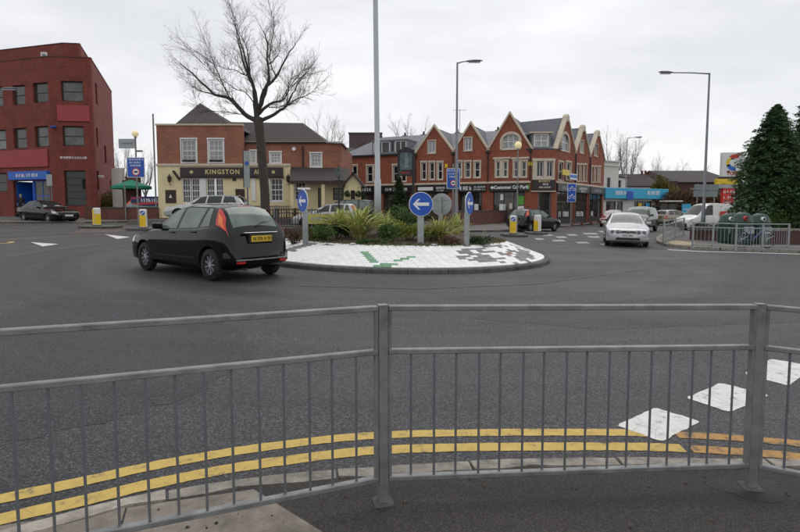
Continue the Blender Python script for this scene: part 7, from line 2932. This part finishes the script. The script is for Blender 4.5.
trunk = [Vector((.12, 0, -.1)), Vector((.05, 0, .25)), at(265, 195, TD) - Vector((tb.x, TD, tz0)), at(263, 170, TD) - Vector((tb.x, TD, tz0)), at(261, 145, TD) - Vector((tb.x, TD, tz0)), tpt(435, 490), tpt(438, 462)]
tm = MB()
tm.tube(spline(trunk, 4), list(np.interp(np.linspace(0, 1, 25), [0, .05, .18, .55, .86, 1], [.42, .34, .265, .245, .25, .2])), 14)
tw = MB()
limbs = [
    ([(435, 490), (370, 450), (300, 375), (230, 352), (150, 270), (75, 200)], .17, .0),
    ([(300, 375), (270, 290), (243, 200), (210, 100)], .06, -.6),
    ([(230, 352), (150, 325), (95, 290), (50, 240)], .06, 1.0),
    ([(370, 450), (345, 400), (300, 330), (270, 280)], .05, -1.2),
    ([(432, 480), (416, 400), (402, 300), (370, 240), (330, 100), (310, 8)], .15, .5),
    ([(370, 240), (345, 232), (290, 150), (235, 85)], .06, 1.2),
    ([(345, 232), (300, 218), (240, 210), (160, 150)], .045, -.8),
    ([(430, 470), (430, 370), (408, 275), (400, 215), (375, 110), (352, 25)], .12, -1.0),
    ([(408, 275), (420, 190), (400, 100), (395, 30)], .05, -1.8),
    ([(442, 465), (452, 370), (476, 280), (470, 205), (465, 90), (445, 30)], .14, .3),
    ([(470, 210), (500, 130), (495, 40)], .055, 1.2),
    ([(476, 280), (455, 275), (440, 180), (430, 80)], .05, 1.6),
    ([(448, 460), (462, 340), (524, 282), (580, 185), (625, 135)], .12, -.7),
    ([(524, 282), (510, 210), (545, 90), (550, 50)], .055, -1.5),
    ([(452, 465), (480, 390), (526, 366), (565, 290), (640, 195)], .11, 1.1),
    ([(526, 366), (540, 290), (590, 180), (600, 120)], .05, 1.8),
    ([(455, 485), (510, 450), (566, 410), (620, 310), (665, 250)], .13, -.3),
    ([(566, 410), (630, 385), (690, 370), (735, 345)], .06, -1.0),
    ([(566, 410), (566, 330), (575, 260), (640, 230)], .05, .8),
    ([(480, 390), (490, 420), (560, 425), (650, 400), (690, 330)], .045, -1.6),
    ([(380, 455), (330, 440), (230, 420), (120, 400), (70, 330)], .045, 1.4),
    ([(415, 400), (385, 355), (330, 330), (240, 255), (180, 180)], .05, -1.4),
]
skel = []
for pts, rad, dep in limbs:
    P_ = [tpt(a, b, dep * (i / (len(pts) - 1)) * 1.6) for i, (a, b) in enumerate(pts)]
    if skel:                                  # side limbs leave their parent limb where it really is
        near = min(skel, key=lambda k: (k.x - P_[0].x) ** 2 + (k.z - P_[0].z) ** 2)
        dy = near.y
        P_ = [Vector((p.x, p.y + dy, p.z)) for p in P_]
        P_[0] = near.copy()
    sp_ = spline(P_, 4)
    n = len(sp_)
    sp_ = [sp_[0]] + [p + rv(r) * .03 for p in sp_[1:]]
    skel += sp_
    tm.tube(sp_, [rad * (.95 if rad > .1 else .72) * (1 - .86 * (i / (n - 1)) ** .8) for i in range(n)], 7, False)
    # knuckles and shoots
    ln = sum((sp_[i + 1] - sp_[i]).length for i in range(n - 1))
    k = int(ln * 9)
    for i in range(k):
        s = .22 + .78 * (i + r.random()) / k
        f = s * (n - 1)
        j = min(n - 2, int(f))
        q = sp_[j].lerp(sp_[j + 1], f - j)
        ax = (sp_[j + 1] - sp_[j]).normalized()
        outw = (q - Vector((0, 0, 6.0)))
        outw.normalize()
        d_ = (ax * .35 + rv(r) * 1.0 + outw * .6 + Vector((0, 0, .2))).normalized()
        limb_twigs(tw, r, q, d_, r.uniform(.5, 1.55) * (.7 + .3 * s), .0095 * (1.3 - .6 * s), 0, .3, 2)
    limb_twigs(tw, r, sp_[-1], (sp_[-1] - sp_[-3]).normalized(), 1.3, .012, 0, .25, 2)
tm.build('trunk', 'bark', bare, smooth=True)
tag(tw.build('twigs', 'twig', bare), kind='stuff')


def far_tree(label, px, py_base, d, py_top, width_px, seed, n=9, m='twig_haze', base_z=None):
    x = at(px, 210, d).x
    z0 = base_z if base_z is not None else G(x, min(d, 75))
    H = at(px, py_top, d).z - z0
    W = width_px / F_PX * d / 2
    r = random.Random(seed)
    o = thing('distant_bare_tree', label, 'tree', (x, d, z0), 0, 'bare trees beyond the roofs')
    t = MB().tube([(0, 0, -.1), (.05, 0, H * .25), (0, .1, H * .5)], [H * .02, H * .016, H * .01], 7)
    w_ = MB()
    for i in range(n):
        q = 2 * PI * i / n + r.uniform(-.3, .3)
        s = r.uniform(.22, .5)
        p = Vector((0, 0, H * s))
        e = Vector((math.cos(q) * W * r.uniform(.4, .95), math.sin(q) * W * .7, H * r.uniform(.68, .97)))
        mid = p.lerp(e, .5) + Vector((math.cos(q) * W * .12, 0, -H * .04))
        sp_ = spline([p, mid, e], 4)
        t.tube(sp_, [H * .008 * (1 - .8 * j / 8) for j in range(9)], 5, False)
        for j in range(2, 9):
            for _ in range(3):
                limb_twigs(w_, r, sp_[j], ((e - p).normalized() + rv(r) * .7 + Vector((0, 0, .3))).normalized(), H * .16 * r.uniform(.5, 1.2), H * .0014, 1, .4, 3)
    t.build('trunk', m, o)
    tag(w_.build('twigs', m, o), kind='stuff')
    return o


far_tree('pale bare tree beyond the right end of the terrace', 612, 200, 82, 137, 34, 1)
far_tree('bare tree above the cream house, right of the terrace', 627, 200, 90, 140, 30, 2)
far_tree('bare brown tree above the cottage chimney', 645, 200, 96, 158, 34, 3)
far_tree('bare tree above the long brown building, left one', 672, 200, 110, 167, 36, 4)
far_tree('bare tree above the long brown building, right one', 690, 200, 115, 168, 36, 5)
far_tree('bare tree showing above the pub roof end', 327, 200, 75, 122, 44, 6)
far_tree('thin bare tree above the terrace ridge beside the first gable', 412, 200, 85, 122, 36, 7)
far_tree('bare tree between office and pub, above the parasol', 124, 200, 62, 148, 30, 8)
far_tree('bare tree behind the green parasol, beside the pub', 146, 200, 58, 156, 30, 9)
# brick stump of a stepped garden wall behind the parasol
a, b = at(113, 210, 44), at(139, 210, 43)
o = thing('stepped_wall', 'cream and brick stepped wall end behind the green parasol', 'wall', (a.x, 44, .9))
F_ = Fac(o, a.xy, b.xy, .9)
F_.wall('rendered_wall', 'offwhite', (), F_.uv(119, 168)[1], 0, F_.L * .4)
for k in range(5):
    F_.box('brick_step', 'brick_wall', F_.L * (.4 + .12 * k), F_.L * (.52 + .12 * k) - .004, 0, .3, 0, F_.uv(128, 180)[1] + .25 * k)
# dark hedge bank behind the filling station, closing the street
shrub('hedge', 'dark brown winter hedge below the long brown building', 'hedge', gz(at(705, 210, 62).x, 62), 8.5, 1.5, 3.6, 12000, 'leaf_brown', .3, .16, seed=51)
shrub('hedge', 'dark evergreen hedge between the pub and the terrace', 'hedge', gz(at(345, 210, 47).x, 48.5), 2.0, 1.0, 3.0, 5000, 'leaf_dark', .22, .12, seed=52)

# ---- person in the office doorway
def person(label, loc, face, coat, legs, hair, H=1.72):
    o = thing('person', label, 'person', loc, face)
    k = H / 1.72
    J = {'pel': (0, 0, .95, .13), 'waist': (0, 0, 1.1, .125), 'chest': (0, .01, 1.3, .15), 'neckb': (0, .01, 1.44, .07), 'neck': (0, 0, 1.5, .05), 'head': (0, -.02, 1.58, .075), 'crown': (0, -.01, 1.67, .075)}
    E_ = [('pel', 'waist'), ('waist', 'chest'), ('chest', 'neckb'), ('neckb', 'neck'), ('neck', 'head'), ('head', 'crown')]
    for s, n_ in ((1, 'l'), (-1, 'r')):
        J.update({'hip' + n_: (s * .09, 0, .88, .095), 'knee' + n_: (s * .10, -.03, .48, .06), 'ank' + n_: (s * .10, .02, .08, .042), 'toe' + n_: (s * .12, -.15, .035, .036),
                  'sh' + n_: (s * .19, .01, 1.40, .065), 'el' + n_: (s * .25, .03, 1.12, .047), 'wr' + n_: (s * .20, -.14, .98, .03), 'pa' + n_: (s * .19, -.20, .96, .034)})
        E_ += [('pel', 'hip' + n_), ('hip' + n_, 'knee' + n_), ('knee' + n_, 'ank' + n_), ('ank' + n_, 'toe' + n_), ('chest', 'sh' + n_), ('sh' + n_, 'el' + n_), ('el' + n_, 'wr' + n_), ('wr' + n_, 'pa' + n_)]
        for f in range(5):
            fx = s * (.19 + (.025 - .0125 * f) * (1 if f < 4 else 0)) + (s * -.035 if f == 4 else 0)
            J['f%d%s' % (f, n_)] = (fx, -.245 + (.04 if f == 4 else 0), .945, .009)
            J['g%d%s' % (f, n_)] = (fx * .98, -.275 + (.05 if f == 4 else 0), .925, .008)
            E_ += [('pa' + n_, 'f%d%s' % (f, n_)), ('f%d%s' % (f, n_), 'g%d%s' % (f, n_))]
    names = list(J)
    me = bpy.data.meshes.new('body')
    me.from_pydata([tuple(c * k for c in J[n_][:3]) for n_ in names], [(names.index(a), names.index(b)) for a, b in E_], [])
    ob = link('body', me, o)
    ob.modifiers.new('skin', 'SKIN')
    for i, n_ in enumerate(names):
        sv = me.skin_vertices[0].data[i]
        sv.radius = (J[n_][3] * k, J[n_][3] * k)
        sv.use_root = n_ == 'pel'
    ss = ob.modifiers.new('sub', 'SUBSURF')
    ss.levels = ss.render_levels = 2
    dg = bpy.context.evaluated_depsgraph_get()
    nm = bpy.data.meshes.new_from_object(ob.evaluated_get(dg))
    ob.modifiers.clear()
    ob.data = nm
    nm.materials.clear()
    for m in (coat, legs, 'skin'):
        nm.materials.append(MATS[m])
    for p in nm.polygons:
        p.use_smooth = True
        z, y = p.center.z / k, p.center.y / k
        p.material_index = 2 if z > 1.47 or (y < -.16 and .88 < z < 1.02) else (0 if z > .86 else 1)
    hm = MB()
    hm.lathe([(.03, 1.53), (.085, 1.56), (.098, 1.63), (.09, 1.70), (.05, 1.755), (.01, 1.765)], 14, 0, .018)
    hm.v = [(x * k, max(y, -.055) * k, z * k) for x, y, z in hm.v]
    hm.build('hair', hair, o, smooth=True)
    fm = MB()
    fm.add([(0, -.118, 1.575), (.014, -.09, 1.565), (-.014, -.09, 1.565), (0, -.088, 1.62)], [(0, 1, 3), (0, 3, 2), (0, 2, 1)])
    fm.build('nose', 'skin', o)
    for s in (1, -1):
        MB().lathe([(.002, -.097), (.011, -.092), (.002, -.085)], 8, s * .032, 1.622, axis='Y').build('eye', 'black', o)
    MB().bbox(-.024, .024, -.094, -.084, 1.535, 1.543, .002).build('mouth', 'lip', o)
    return o


mat('skin', (.50, .30, .22), .6, .08, 8)
mat('lip', (.35, .12, .10), .6, .08, 8)
mat('coat_black', (.012, .012, .014), .8, .3, 6)
mat('trouser', (.02, .02, .026), .85, .2, 6)
mat('hair_grey', (.30, .25, .20), .8, .3, 20)
pp_ = FL.world(FL.uv(25, 200)[0], 0, -.35)
person('person in a black coat with pale hair standing in the blue shop doorway', (pp_.x, pp_.y, G(pp_.x, pp_.y) + .115), .35, 'coat_black', 'trouser', 'hair_grey')
